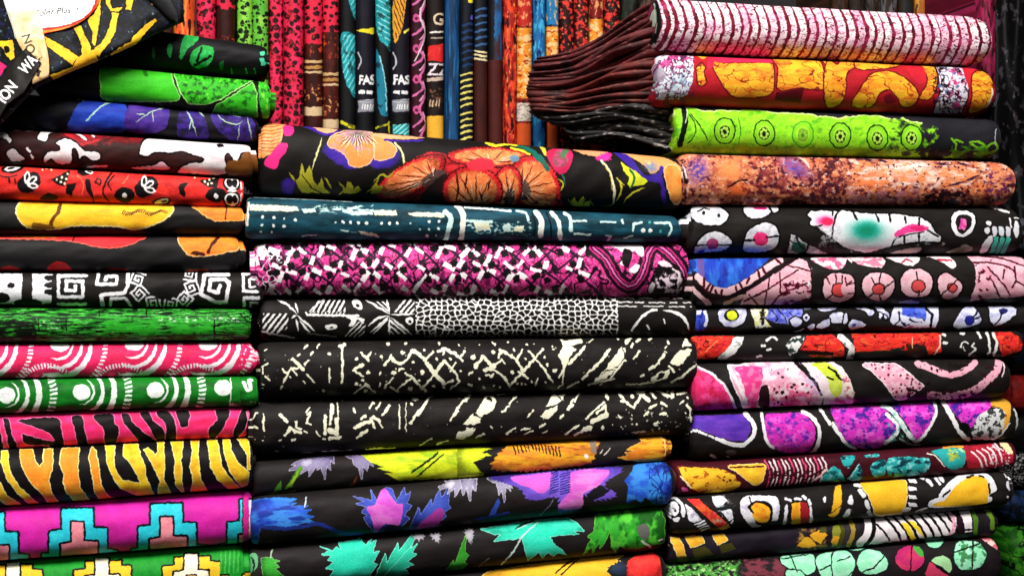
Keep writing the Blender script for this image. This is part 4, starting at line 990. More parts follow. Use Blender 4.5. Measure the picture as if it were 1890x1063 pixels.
def p_blueleaf(p):
    p.noise('#3a3434', 60, 16, .5, .3, .8)
    bl, pk, pu, gy = '#2358bc', '#d05cc8', '#5a50b8', '#88829c'
    p.v('C1')
    p.k(bl, 90,540, 250,520, 402,528, 330,562, 402,558, 360,583, 482,578, 420,600, 508,604, 460,630, 522,650, 475,665, 548,700, 470,690, 420,702, 380,736, 300,716, 190,706, 150,722, 130,862, 80,862, edge='#3c74d4'); p.noise('#4c8ae0', 40, 18, .5, .2, .8, last=True); p.noise('#183c8c', 30, 12, .62, .1, .8, last=True)
    p.ls('#2c4488', 26, 150,720, 300,735, 450,720, 560,700, 700,760, 860,780); p.l('#c8d4e0', 10, 470,515, 462,580)
    p.k('#4a58b4', 798,510, 880,545, 818,560, 890,580, 858,620, 896,640, 868,660, 940,757, 1130,718, 1184,660, 1150,640, 1202,570, 1170,560, 1194,478, 1160,502, 1150,446, 1098,550, 1060,455, 1020,450, 960,540, 918,466, 930,540, edge='#7a86d8')
    p.b(pk, 890,590, 950,560, 985,470, 1020,455, 1060,510, 1100,560, 1140,570, 1120,700, 1060,715, 1020,700, 950,755, 930,680); p.noise('#e47cd4', 20, 16, .5, .2, .7, last=True); p.b('#3c2858', 1010,740, 1040,705, 1100,712, 1150,730, 1060,750)
    p.k('#4a5ab4', 1188,732, 1250,588, 1265,640, 1335,528, 1340,580, 1390,468, 1412,520, 1462,426, 1456,560, 1472,590, 1420,620, 1442,650, 1380,692, 1290,738, edge='#7a86d8'); p.b('#b84ca8', 1240,720, 1300,660, 1390,590, 1425,620, 1390,700, 1290,735); p.ls('#5a3070', 10, 1150,735, 1300,730, 1420,700)
    p.k(gy, 1388,442, 1440,420, 1428,400, 1500,392, 1655,386, 1642,472, 1620,440, 1600,534, 1580,440, 1560,492, 1545,440, 1500,514, 1502,450, 1448,494, 1470,440, 1398,462, edge='#c0bccc'); p.j('#b4b0c0', 5, 16, 1430,430, 1510,395, 1470,460)
    p.v('C2')
    p.k(gy, -40,388, 75,392, 62,470, 45,430, 30,540, 10,440, -20,500, -30,430, edge='#c0bccc'); p.k('#88829c', 148,384, 280,386, 322,452, 290,425, 312,470, 275,440, 268,550, 245,460, 228,500, 215,420, 180,410, edge='#c0bccc')
    p.g('#4058b0', 150,660, 190,580, 225,520, 235,560, 200,640); p.ls('#3448a0', 16, 60,670, 200,645, 300,620)
    p.j('#7058c4', 14, 36, 160,375, 500,345, 900,310, 1060,305, 1075,345, 1000,390, 960,440, 1050,500, 900,540, 800,500, 780,590, 640,620, 640,520, 440,535, 360,450)
    p.b('#dc68d0', 310,380, 450,360, 585,345, 595,400, 560,470, 510,490, 440,450, 380,430); p.b('#dc68d0', 740,340, 980,325, 975,380, 900,450, 820,490, 800,590, 660,600, 650,560, 710,480); p.noise('#ee90dc', 30, 9, .5, .2, .6, last=True)
    for i in range(9):
        y = 345 + i*17; p.l('#3a3478', 9, 590 - i*1, y+10, 640, y-8); p.l('#3a3478', 9, 655, y+16, 720, y-2)
    p.g('#2c2830', 830,500, 930,430, 1000,470, 930,520, 860,540); p.ls('#787488', 6, 510,640, 580,580, 605,530)
    p.k(bl, 1098,402, 1150,340, 1160,306, 1200,268, 1330,248, 1400,298, 1428,400, 1424,565, 1300,565, 1240,520, 1220,560, 1180,530, 1110,560, 1125,440); p.noise('#4a90e4', 22, 14, .5, .15, .8, last=True); p.veins('#163a80', 9, 1.4, box=(1270, 260, 1430, 560), seed=4, sy=2)
def p_tealleaf(p):
    p.noise('#3a3434', 60, 16, .5, .3, .8)
    tl, gn, gy = '#1fc8a4', '#3a9a34', '#948e98'
    p.v('C1')
    p.k('#3f9a3a', 158,938, 232,932, 245,950, 284,954, 250,970, 284,1002, 250,1006, 314,1064, 180,1110, edge='#7cc070'); p.l('#a8c4a0', 10, 236,880, 222,935); p.b('#6aa878', 70,920, 130,910, 130,1000, 80,1040); p.ls('#1c3a24', 12, 90,930, 110,980, 95,1050)
    p.k(tl, 566,858, 640,880, 578,912, 650,920, 618,950, 660,960, 608,1012, 660,1016, 640,1060, 700,1170, 880,1170, 920,1040, 964,980, 930,970, 974,888, 930,900, 952,816, 905,840, 924,804, 880,850, 840,800, 800,815, 698,830, 715,880, 680,858, 660,890, edge='#7cecd4'); p.noise('#4ae0c0', 20, 16, .5, .3, .6, last=True)
    p.k('#2cb492', 948,1072, 1020,906, 1030,970, 1105,836, 1116,890, 1202,776, 1222,798, 1190,870, 1244,838, 1200,900, 1234,910, 1170,960, 1214,980, 1150,1010, 1184,1042, 1120,1084, edge='#7cecd4'); p.l('#7ae4c8', 5, 1010,1060, 1200,850)
    p.j(gy, 10, 22, 1200,785, 1290,770, 1270,810); p.j(gy, 10, 22, 1330,775, 1400,770, 1380,830); p.j(gy, 10, 22, 1570,750, 1630,745, 1610,840)
    p.k('#3f8f38', 1415,1062, 1490,956, 1500,985, 1577,780, 1572,900, 1594,920, 1560,960, 1584,982, 1500,1044, edge='#6cc050'); p.ls('#707070', 8, 1560,1060, 1700,1020)
    p.v('C2')
    p.j(gy, 8, 20, 0,740, 40,780, 30,840); p.k(tl, 104,740, 400,684, 700,658, 762,686, 816,746, 740,746, 780,770, 660,776, 580,790, 622,850, 696,912, 640,900, 604,924, 570,895, 532,934, 500,900, 430,956, 388,800, 196,824, 240,776, 196,772, edge='#8cf0da'); p.noise('#58e8c8', 40, 10, .5, .2, .6, last=True)
    for i in range(9): p.l('#1c3c34', 8, 345 + i*14, 735 - i*6, 375 + i*14, 712 - i*6); 
    p.l('#a8f0dc', 8, 350,740, 470,690); p.ls('#c4d8d0', 12, 380,795, 350,860, 300,930, 240,990); p.ls('#d8ece0', 8, 500,690, 440,740, 380,800)
    p.k(gn, 816,910, 870,800, 846,792, 890,740, 900,634, 1100,594, 1344,574, 1378,680, 1374,826, 1200,866, 1120,872, 1060,850, 1040,896, 1010,860, 1000,736, 960,830, 930,866, 925,820, 880,896, 880,850, edge='#70c850'); p.noise('#6cd848', 16, 20, .55, .12, .8, last=True); p.noise('#1f6020', 14, 20, .6, .1, .8, last=True)
    p.b('#70706c', 1190,720, 1250,700, 1280,760, 1250,810, 1200,780); p.l('#e8e4dc', 16, 1222,820, 1275,855); p.l('#e8e4dc', 12, 1340,815, 1365,805); p.ls('#707070', 8, 90,1000, 160,940)
def p_yellowleaf(p):
    p.noise('#3a3434', 60, 16, .5, .3, .8)
    p.v('C2')
    p.k('#f4a818', 150,1034, 500,958, 900,912, 1094,922, 1030,950, 1070,960, 1000,985, 970,1030, 1050,1100, 800,1200, 200,1200, 60,1100, edge='#ffd870'); p.noise('#ffc83c', 40, 12, .5, .3, .6, last=True)
    for i in range(8): p.l('#3a1c10', 9, 620 + i*16, 1040 - i*12, 655 + i*16, 1010 - i*12); p.l('#3a1c10', 9, 660 + i*14, 1050 - i*12, 690 + i*14, 1020 - i*12)
    p.k('#e2262a', 1106,1002, 1130,950, 1180,918, 1230,908, 1290,886, 1344,940, 1364,1090, 1120,1110); p.noise('#f4503c', 16, 14, .5, .2, .7, last=True); p.j('#2e3c50', 10, 26, 985,1020, 1060,960, 1120,1000, 1080,1060)
    p.v('C1'); p.j('#b03018', 14, 30, 500,1120, 700,1100, 900,1120, 800,1200, 560,1200)
G2 = 'folded cloths in the middle stack'
def mid_stack():
    def M(name, label, q, paint, bg, **kw):
        return build_cloth(name, label, q, paint, bg, group=G2, **kw)
    M('folded_cloth', 'thick black cloth with large orange, red and purple flowers, top of the middle stack', H(480, 1264, 222, 291, 359, 388), p_flower, '#241f1e', off=.004, nn=2.2, rr=.42, ns=110, nt=34, wob=1.4)
    M('folded_cloth', 'dark teal cloth with cream bars and white dots', H(454, 1254, 362, 398, 440, 447), p_teal, '#265c6a', off=-.006)
    M('folded_cloth', 'pink and purple crackled cloth with white and black chips', H(472, 1266, 446, 448, 547, 549), p_pinkbatik, '#f24e98', off=-.002)
    M('folded_cloth', 'black cloth with white snakeskin scales and hatched fish shapes', H(482, 1281, 548, 546, 628, 623), p_snake, '#262120', off=.003)
    M('folded_cloth', 'charcoal cloth with cream diamond lattice marks, above its twin with diagonal bars', H(478, 1285, 631, 622, 738, 717), p_mud1, '#282423', off=-.004, warp=1.5)
    M('folded_cloth', 'charcoal cloth with cream diagonal bars, directly above the lime leaf cloth', H(464, 1279, 740, 720, 843, 805), p_mud2, '#282423', warp=1.5)
    M('folded_cloth', 'black cloth with lime and orange jagged leaves', H(468, 1230, 852, 803, 917, 852), p_limeleaf, '#2c2828', off=.002)
    M('folded_cloth', 'black cloth with blue and pink jagged leaves', H(464, 1241, 918, 852, 1011, 935), p_blueleaf, '#2c2828', off=-.005)
    M('folded_cloth', 'black cloth with turquoise and green jagged leaves', H(462, 1227, 1012, 935, 1096, 1016), p_tealleaf, '#2c2828')
    M('folded_cloth', 'black cloth with yellow and red jagged leaves, lowest of the middle stack', H(460, 1223, 1097, 1018, 1185, 1102), p_yellowleaf, '#2c2828', off=.003)
# ------------------------------------------------------------------ prints of the third stack
def p_stripes(p):
    p.noise('#8c1840', 10, 8, .5, .2, .8).noise('#3c0a20', 14, 14, .6, .15, .7)
    p.v('P'); rg = random.Random(3)
    def edge(x): return -5 + (x-1215)*.054, 88 + (x-1215)*.05
    x = 1226
    while x < 1840:
        t, b = edge(x); h = b - t
        sp = rg.uniform(14.5, 19.5)
        w = sp * rg.uniform(.60, .72) if x > 1250 else 6
        col = rg.choice(('#fbe9f0', '#f9dde8', '#f6c8da', '#fdf2f4'))
        p.ls(col, w, x-22, t-10, x-7, t+h*.18, x, t+h*.45, x-1, t+h*.62, x-9, t+h*.85, x-22, b+8)
        x += sp
    p.noise('#f08cb4', 22, 14, .56, .12, .35, seed=3)
    p.veins('#5a0e2a', 20, 1.2, seed=2, al=.8, sy=.3); p.noise('#6a1030', 5, 4, .66, .06, .9, seed=6, box=(1200, 50, 1900, 130))
    p.ls('#0c2018', 9, 1206,-6, 1216,30, 1214,60, 1200,90); p.ls('#cfd8c8', 2, 1207,5, 1213,35, 1210,62)
def p_orange(p):
    p.noise('#a8102c', 30, 12, .55, .2, .8)
    O = '#f29a18'; R = '#c8143a'
    p.v('C3')
    p.g('#d8e4ec', 90,470, 425,460, 440,560, 432,720, 380,840, 300,890, 100,890); p.noise('#e0508c', 12, 9, .5, .08, .95, box=(100, 460, 430, 600)); p.noise('#7a3a58', 6, 6, .58, .06, .9, box=(60, 460, 440, 900), seed=3); p.noise('#90b8cc', 10, 12, .55, .1, .8, box=(200, 640, 430, 860), seed=4); p.veins('#6a4060', 12, 1.2, box=(60, 460, 440, 900), seed=5); p.e('#9a8c9c', 135, 670, 50, 70, al=.8)
    def ora(*a):
        p.b(O, *a, o=('#6a0c1c', 16)); p.noise('#f9c028', 26, 9, .52, .2, .8, last=True); p.noise('#e06a14', 18, 8, .6, .12, .8, last=True); p.veins('#8a3a10', 26, 1.1, last=True, sy=.6)
    p.b('#e8a838', 455,490, 500,470, 560,490, 520,530); ora(470,600, 510,570, 540,600, 520,640, 548,740, 480,760, 470,680); ora(615,610, 620,540, 640,500, 660,560, 900,565, 1120,570, 1145,620, 1150,740, 1140,820, 1050,860, 850,870, 760,840, 690,740, 655,690)
    p.l('#e8205c', 60, 650,530, 900,525, 1120,535); p.g('#d81a50', 560,500, 640,500, 610,600, 560,620)
    ora(1190,600, 1140,510, 1300,500, 1500,520, 1570,570, 1600,680, 1590,800, 1400,790, 1200,800, 1190,700); p.g('#6a0c28', 1170,830, 1420,800, 1390,920, 1160,900); ora(1590,540, 1650,560, 1690,640, 1660,760, 1620,720, 1650,640)
    p.v('C4')
    ora(-60,560, 30,580, 80,520, 170,540, 180,600, 110,660, 100,800, 60,920, -60,960, -90,760); ora(200,540, 400,535, 600,550, 520,600, 300,620, 195,610)
    ora(160,950, 230,810, 330,670, 480,640, 600,680, 700,760, 745,840, 720,920, 620,950, 560,860, 480,800, 400,840, 330,950); p.b('#7a0c30', 470,930, 440,870, 500,840, 560,900)
    ora(770,560, 870,570, 915,680, 900,800, 840,880, 760,870, 820,770, 830,680); p.b(R, 640,590, 720,570, 790,600, 820,690, 780,750, 700,700)
    p.g('#e6e0ec', 905,585, 1140,590, 1200,700, 1190,860, 1130,1010, 880,1010, 935,860, 940,700, o=('#4a0c24', 14)); p.noise('#c83a70', 8, 10, .55, .08, .9, box=(1000, 600, 1200, 1000), seed=5); p.noise('#5a6a8c', 7, 7, .6, .06, .9, box=(890, 600, 1200, 1000), seed=6); p.veins('#3a1830', 13, 1.5, box=(880, 590, 1200, 1010), seed=7)
    p.g(R, 1140,590, 1290,600, 1240,680, 1200,800); ora(1230,720, 1250,650, 1330,640, 1400,700, 1410,850, 1340,960, 1260,1000, 1200,1000, 1230,880); p.ls('#fff4e0', 14, 1405,790, 1405,870, 1350,960)
def p_fossil(p):
    p.noise('#3c3a40', 20, 10, .5, .3, .7)
    G = '#8ade14'
    p.v('P')
    up = []
    rg = random.Random(2)
    for i in range(41):
        x = 1246 + i*12.0; up += [x, 199 + (x-1250)*.058 + rg.uniform(-3, 3) + 3*math.sin(x*.03)]
    P_ = up + [1733, 245, 1728, 270, 1722, 310, 1240, 310]
    p.g(G, *P_, o=('#d8f890', 3)); p.noise('#a8f02c', 20, 9, .5, .2, .7, last=True); p.noise('#5ca810', 14, 10, .62, .1, .7, last=True); p.veins('#6cb414', 16, .8, last=True, al=.7)
    p.noise('#33323a', 9, 8, .40, .18, 1, box=(1696, 190, 1760, 300), seed=8); p.noise('#33323a', 14, 9, .54, .12, .9, box=(1640, 200, 1740, 290), seed=9)
    k = '#123408'
    p.v('C5')
    p.ls('#0e1c0c', 50, 190,60, 215,170, 210,260, 170,420); p.ls('#d8e8c0', 9, 215,80, 235,140, 215,230); p.ls(k, 9, 255,160, 310,240, 305,330, 240,410); p.ls(k, 9, 265,150, 340,240, 420,380)
    def fossil(v, cx, cy, z=1, al=1.0):
        p.v(v); p.cres(k if al == 1 else '#4a9410', cx, cy, 105*z, 20, 0, 359.9, even=True) if False else None
        p.e(k if al == 1 else '#4a9a10', cx, cy, 104*z, 126*z); p.e('#84d814', cx, cy, 92*z, 114*z); p.e('#b4e858', cx, cy, 62*z, 80*z, al=.6)
        p.e(k, cx, cy+8, 50*z, 60*z, al=al)
        for a in range(0, 360, 51): p.e('#b8e860', cx + 30*z*math.cos(math.radians(a)), cy + 8 + 38*z*math.sin(math.radians(a)), 13*z, 16*z, al=al)
        p.e(k, cx, cy+8, 12*z, 16*z, al=al)
    for v, x, y, a in (('C5', 570, 300, 1), ('C5', 920, 318, 1), ('C5', 1265, 330, .35), ('C5', 1600, 342, 1), ('C6', 335, 362, 1), ('C6', 640, 362, 1)): fossil(v, x, y, .95, a)
    p.v('C5'); p.ls('#3c8410', 7, 690,180, 712,300, 690,420)
    p.v('C6')
    for a in ((1000,370, 1040,430, 1000,520, 930,540), (1030,380, 1100,400), (1165,400, 1240,395, 1290,430, 1240,450, 1180,420), (1310,440, 1390,400, 1385,480, 1200,500), (1000,540, 1120,480)): p.ls('#7cc020', 20, *a)
    p.noise('#5c9818', 14, 8, .5, .1, .9, box=(930, 440, 1400, 560)); p.e('#2e3034', 930, 420, 70, 80); p.e('#f0f0f0', 320, 140, 12, 8); p.ls('#b0b4bc', 10, 1395,280, 1385,360, 1390,420)
def p_coral(p):
    p.v('P')
    p.noise('#d87858', 20, 12, .46, .2, .9).noise('#f49a74', 14, 8, .56, .12, .8, seed=2).noise('#4a2030', 9, 7, .58, .07, .9, seed=3).noise('#f8d4c4', 6, 5, .64, .06, .8, seed=4)
    p.e('#6458b0', 1288, 316, 24, 30, 20, soft=True, al=.8); p.e('#f08a5a', 1348, 315, 38, 30, soft=True); p.e('#f0703c', 1362, 352, 26, 18, soft=True); p.e('#6058b0', 1468, 310, 36, 18, 30, soft=True, al=.8)
    p.noise('#d88a78', 5, 4, .56, .08, .9, box=(1262, 292, 1312, 338), seed=5); p.noise('#a05060', 5, 4, .56, .08, .9, box=(1430, 290, 1494, 334), seed=6)
    p.noise('#5a2434', 12, 8, .54, .1, .8, box=(1372, 335, 1560, 380), seed=7); p.noise('#7a3c44', 8, 7, .56, .1, .8, box=(1390, 288, 1445, 335), seed=8); p.noise('#5a2c38', 7, 7, .54, .08, .9, box=(1495, 288, 1570, 375), seed=9)
    for x, y, rx, ry, c in ((1640, 318, 80, 30, '#f6a080'), (1610, 335, 40, 16, '#f47c50'), (1715, 325, 60, 24, '#f8b494'), (1780, 322, 46, 18, '#f09468'), (1680, 305, 40, 12, '#fbe0d4'), (1810, 350, 22, 18, '#f08050'), (1845, 322, 18, 16, '#f29470')): p.e(c, x, y, rx, ry, soft=True, al=.9)
    p.noise('#fbe4da', 16, 6, .56, .1, .7, box=(1560, 295, 1830, 350), seed=10); p.noise('#f07c4c', 16, 7, .58, .1, .7, box=(1570, 300, 1830, 360), seed=11); p.noise('#4a2030', 8, 5, .66, .05, .9, box=(1560, 290, 1870, 380), seed=12); p.spk('#5a2030', 9, 1.4, .3, box=(1560, 300, 1860, 370))
    p.noise('#341624', 16, 8, .42, .1, .95, box=(1705, 352, 1790, 382), seed=13); p.noise('#6a3c60', 8, 7, .56, .06, .9, box=(1810, 322, 1868, 372), seed=14); p.noise('#c87888', 12, 5, .5, .1, .7, box=(1560, 352, 1700, 382), seed=15)
    p.v('C5'); p.ls('#f8d0c0', 12, 170,490, 300,478, 480,488, 700,500); p.ls('#2a0c14', 30, 130,530, 190,600, 230,760); p.ls('#f0dcd8', 14, 160,540, 200,620, 230,720); p.l('#2a1018', 14, 600,800, 700,740, 770,730); p.ls('#f0c0b0', 20, 1215,520, 1280,560, 1320,620)
    p.v('C6')
    for a in ((850,585, 960,600), (1040,580, 1150,605), (340,560, 430,572), (160,545, 300,560), (950,790, 1130,745), (1130,745, 1250,690)): p.ls('#4a2848', 20, *a, taper=True)
    p.b('#d84828', 1370,930, 1450,925, 1450,960, 1370,955)
def p_pebble(p):
    p.noise('#3a3635', 50, 16, .5, .3, .8)
    w, k, pk = '#eceaf0', '#26221f', '#e42068'
    p.v('C7')
    for a in ((115,110, 140,60, 220,45, 360,60, 440,110, 450,150, 410,205, 330,225, 230,215, 150,170), (592,95, 620,50, 700,35, 800,38, 840,80, 810,130, 720,162, 640,155), (820,40, 880,50, 905,80, 860,110, 840,80), (170,410, 220,330, 300,285, 390,290, 460,340, 482,390, 400,450, 240,465, 150,470),
              (600,360, 640,270, 720,220, 800,200, 870,230, 905,300, 900,360, 860,430, 740,462, 600,455)):
        p.b(w, *a, o=('#100c0c', 22)); p.noise('#b8b8c8', 10, 8, .55, .15, .7, last=True)
    p.ls(k, 12, 180,100, 230,78, 285,80); p.e(k, 235, 112, 16, 18); p.e(k, 368, 138, 13, 18); p.e('#e0307c', 740, 72, 62, 14); p.e('#a8406c', 315, 390, 55, 50, al=.9); p.e(pk, 745, 345, 68, 62); p.noise('#f05088', 6, 6, .5, .2, .7, last=True)
    p.ls(k, 20, 600,362, 680,355, 690,350); p.ls(k, 20, 800,330, 850,325, 910,320); p.ls(k, 14, 170,408, 260,402); p.ls(k, 14, 360,402, 480,400); p.b('#3a3c98', 170,462, 240,440, 230,470)
    for a in ((980,470, 1000,400, 1015,300, 1060,320, 1160,390, 1140,450, 1060,480), (1150,470, 1180,400, 1250,430, 1350,485)): p.g('#c8c8cc', *a, o=('#100c0c', 14)); p.noise('#7c7c84', 8, 6, .55, .1, .8, last=True)
    p.e('#2c6c60', 1080, 420, 65, 50); p.l(k, 16, 1060,330, 1090,400, 1150,450); p.l(k, 10, 1000,360, 1060,390)
    p.g(w, 1165,130, 1190,98, 1300,95, 1390,98, 1560,95, 1560,470, 1500,410, 1400,350, 1280,265, 1180,210, 1200,170, o=('#100c0c', 22))
    p.v('C8')
    p.b(w, -60,110, 60,105, 200,115, 420,120, 540,135, 680,160, 760,210, 800,280, 848,325, 830,370, 660,365, 440,400, 300,440, 190,462, 60,440, -40,400, -110,350, o=('#100c0c', 20))
    p.e('#18a488', 190, 270, 190, 120, soft=True); p.e('#0e8c70', 190, 260, 110, 70, soft=True); p.b('#f04890', 440,300, 500,250, 600,212, 740,240, 700,275, 560,290, 470,330); p.e('#e01870', 650, 245, 70, 26); p.noise('#f8a0c8', 12, 6, .55, .1, .5, last=True)
    for a in ((70,110, 105,170), (270,120, 300,180), (395,125, 405,185), (530,150, 540,200), (660,165, 655,215), (525,320, 530,385), (660,295, 660,365), (735,270, 830,320)): p.l(k, 18, *a)
    p.ls('#2a2422', 12, 420,400, 450,340, 560,305, 700,285); p.noise('#a8b0bc', 9, 6, .6, .08, .8, box=(430, 300, 850, 400))
    p.v('C7'); p.e('#ee2478', 1320, 185, 95, 58, soft=True); p.e('#e8105c', 1340, 190, 50, 36); p.ls('#26221f', 34, 1240,250, 1310,310, 1400,370, 1480,430); p.noise('#b8b8c0', 6, 6, .5, .1, .7, box=(1260, 230, 1460, 400)); p.l(k, 16, 1385,95, 1385,135); p.l(k, 14, 1200,240, 1290,225)
    p.v('C8')
    p.b(w, 945,190, 970,110, 1060,90, 1130,120, 1160,190, 1120,290, 1040,325, 970,290, o=('#100c0c', 16)); p.b(k, 985,190, 1010,135, 1090,130, 1130,180, 1100,260, 1040,300, 1000,260); p.g('#d83c90', 1030,160, 1070,165, 1085,225, 1060,270, 1010,250); p.noise('#e888b8', 6, 6, .5, .1, .7, last=True)
    p.b('#a8988c', 900,465, 980,430, 1070,395, 1135,420, 1120,455, 1000,470); p.b('#c8a8a8', 400,470, 560,430, 680,420, 640,465)
    p.g('#f0eef0', 1250,55, 1330,55, 1470,100, 1460,120, 1370,90); p.e(w, 1278, 205, 26, 20, 30); p.e(w, 1265, 270, 26, 28)
    for i, c in enumerate(('#dcd8e4', '#dce4e8', '#dcd8e4')): p.b(c, 1310 + i*60,240, 1355 + i*58,245, 1350 + i*60,310, 1320 + i*60,320); p.ls('#58b8a4', 40, 1345 + i*55, 345, 1335 + i*50, 400, 1300 + i*50, 470)
    p.b(w, 1200,470, 1240,370, 1290,320, 1320,330, 1290,420, 1240,470); p.e(w, 1525, 262, 24, 78); p.l('#f0eef0', 14, 1465,160, 1480,240); p.l('#f0f0f0', 12, 1510,158, 1640,165); p.noise('#c8b8b8', 8, 5, .62, .05, .8, box=(800, 380, 900, 440))
def p_bluepink(p):
    p.noise('#3a3635', 50, 16, .5, .3, .8)
    pk, dk, w = '#f0a8ba', '#5a0c28', '#f8e4ea'
    p.v('C7')
    p.g('#2350b4', 100,520, 240,515, 830,515, 730,610, 640,680, 540,740, 420,790, 350,775, 260,720, 180,650, 100,600); p.noise('#3c7ce0', 14, 30, .52, .2, .8, last=True); p.noise('#203480', 10, 14, .62, .1, .7, last=True); p.g('#6a5a90', 170,520, 240,515, 240,700, 190,650); p.b('#204a90', 100,530, 160,540, 165,600, 110,600)
    p.l('#f2c0c8', 62, 180,680, 260,760, 330,800, 440,815, 560,770, 700,680, 820,590, 920,530); p.l('#f2c8cc', 50, 150,790, 220,860, 280,920)
    for a in ((240,690, 235,790), (290,750, 260,800), (320,760, 290,820), (340,800, 350,830), (400,800, 390,850), (520,770, 530,800), (560,740, 590,800), (640,690, 620,740), (720,620, 740,700), (760,600, 790,650), (870,520, 920,560)): p.l(dk, 22, *a)
    p.l('#2a1018', 44, 170,760, 260,850, 360,890, 460,870, 620,790, 800,690, 960,580, 1060,520); p.ls('#e0b8b0', 34, 430,920, 520,880, 600,850)
    p.g(pk, 560,930, 620,820, 800,700, 1000,570, 1080,515, 1150,540, 1185,620, 1195,700, 1190,860, 1120,880, 1000,930); p.noise('#f8ccd4', 20, 10, .5, .2, .7, last=True)
    for a in ((915,640, 920,720, 800,800, 780,930), (820,690, 810,790, 700,850, 600,900), (1080,620, 930,710), (920,720, 920,830), (800,800, 690,860), (920,830, 1060,780, 1190,720), (980,580, 1080,600, 1190,630), (640,840, 720,930), (850,930, 900,850, 1000,820)): p.l(dk, 14, *a)
    p.noise(dk, 10, 7, .54, .05, 1, box=(930, 720, 1210, 920), seed=4); p.noise('#fbe8ee', 7, 6, .62, .05, 1, box=(1130, 600, 1200, 870), seed=5)
    p.b(w, 1190,510, 1480,505, 1505,550, 1480,600, 1400,620, 1300,590); p.noise('#e04870', 10, 6, .5, .1, .8, last=True); p.b(w, 1505,505, 1560,505, 1560,560)
    def peb(v, pts, c, r):
        p.v(v); p.b('#f2b4c2', *pts, o=('#14080a', 20)); p.noise('#f8d4dc', 10, 8, .5, .2, .6, last=True); p.e('#3a0c14', c[0], c[1], r+10, r+4); p.e('#e85a5c', c[0], c[1], r, r-6)
    peb('C7', (1300,820, 1315,710, 1370,660, 1460,650, 1560,680, 1580,760, 1560,860, 1440,910, 1340,880), (1445, 800), 62)
    peb('C8', (150,770, 180,680, 250,645, 350,650, 430,700, 440,780, 400,850, 320,895, 210,870), (298, 790), 52)
    peb('C8', (497,740, 520,650, 600,612, 700,622, 770,690, 770,780, 720,845, 600,860, 520,820), (652, 765), 56)
    peb('C8', (830,760, 835,690, 890,650, 960,680, 1030,740, 1040,800, 970,870, 870,870), (955, 782), 40)
    p.v('C8'); p.e('#f2b4c2', 20, 770, 55, 110); p.l(dk, 12, 0,690, 20,760); p.l(dk, 12, 30,750, 75,735); p.l(dk, 12, 20,830, 70,825)
    for a in ((230,690, 270,750), (320,650, 300,740), (340,790, 430,720), (250,830, 200,870), (310,850, 320,890), (630,630, 650,710), (655,810, 655,850), (1000,710, 850,850), (1000,715, 1065,728)): p.l('#2a0c14', 13, *a)
    p.v('C7')
    for a in ((1360,740, 1320,660), (1420,740, 1415,665), (1470,740, 1475,670), (1510,760, 1550,720), (1390,840, 1330,880)): p.l(dk, 14, *a)
    p.v('C8')
    p.g(w, 5,498, 330,505, 362,545, 330,600, 200,590, 100,560); p.noise('#e86080', 14, 5, .5, .1, .8, last=True); p.b(w, 365,500, 640,500, 650,545, 600,580, 520,570); p.l('#a03048', 16, 500,560, 545,525, 600,545); p.b(w, 715,500, 900,500, 960,530, 990,580, 960,612, 900,580, 820,530); p.l('#b82848', 16, 820,530, 950,540); p.b('#b8a8b0', 480,910, 560,890, 650,900, 640,925)
    p.g(pk, 1080,500, 1300,495, 1560,505, 1650,560, 1650,830, 1560,860, 1300,880, 1110,900, 1130,850, 1160,780, 1165,650, 1140,560); p.noise('#f8d0da', 16, 12, .5, .2, .7, last=True); p.noise(dk, 9, 8, .6, .05, 1, box=(1150, 540, 1330, 900), seed=7)
    for a in ((1130,560, 1300,560, 1460,600, 1510,640), (1200,500, 1400,520, 1600,590), (1510,590, 1520,720, 1490,780), (1270,600, 1420,760, 1470,850), (1520,720, 1620,770), (1420,620, 1410,700), (1300,700, 1380,860)): p.ls(dk, 15, *a)
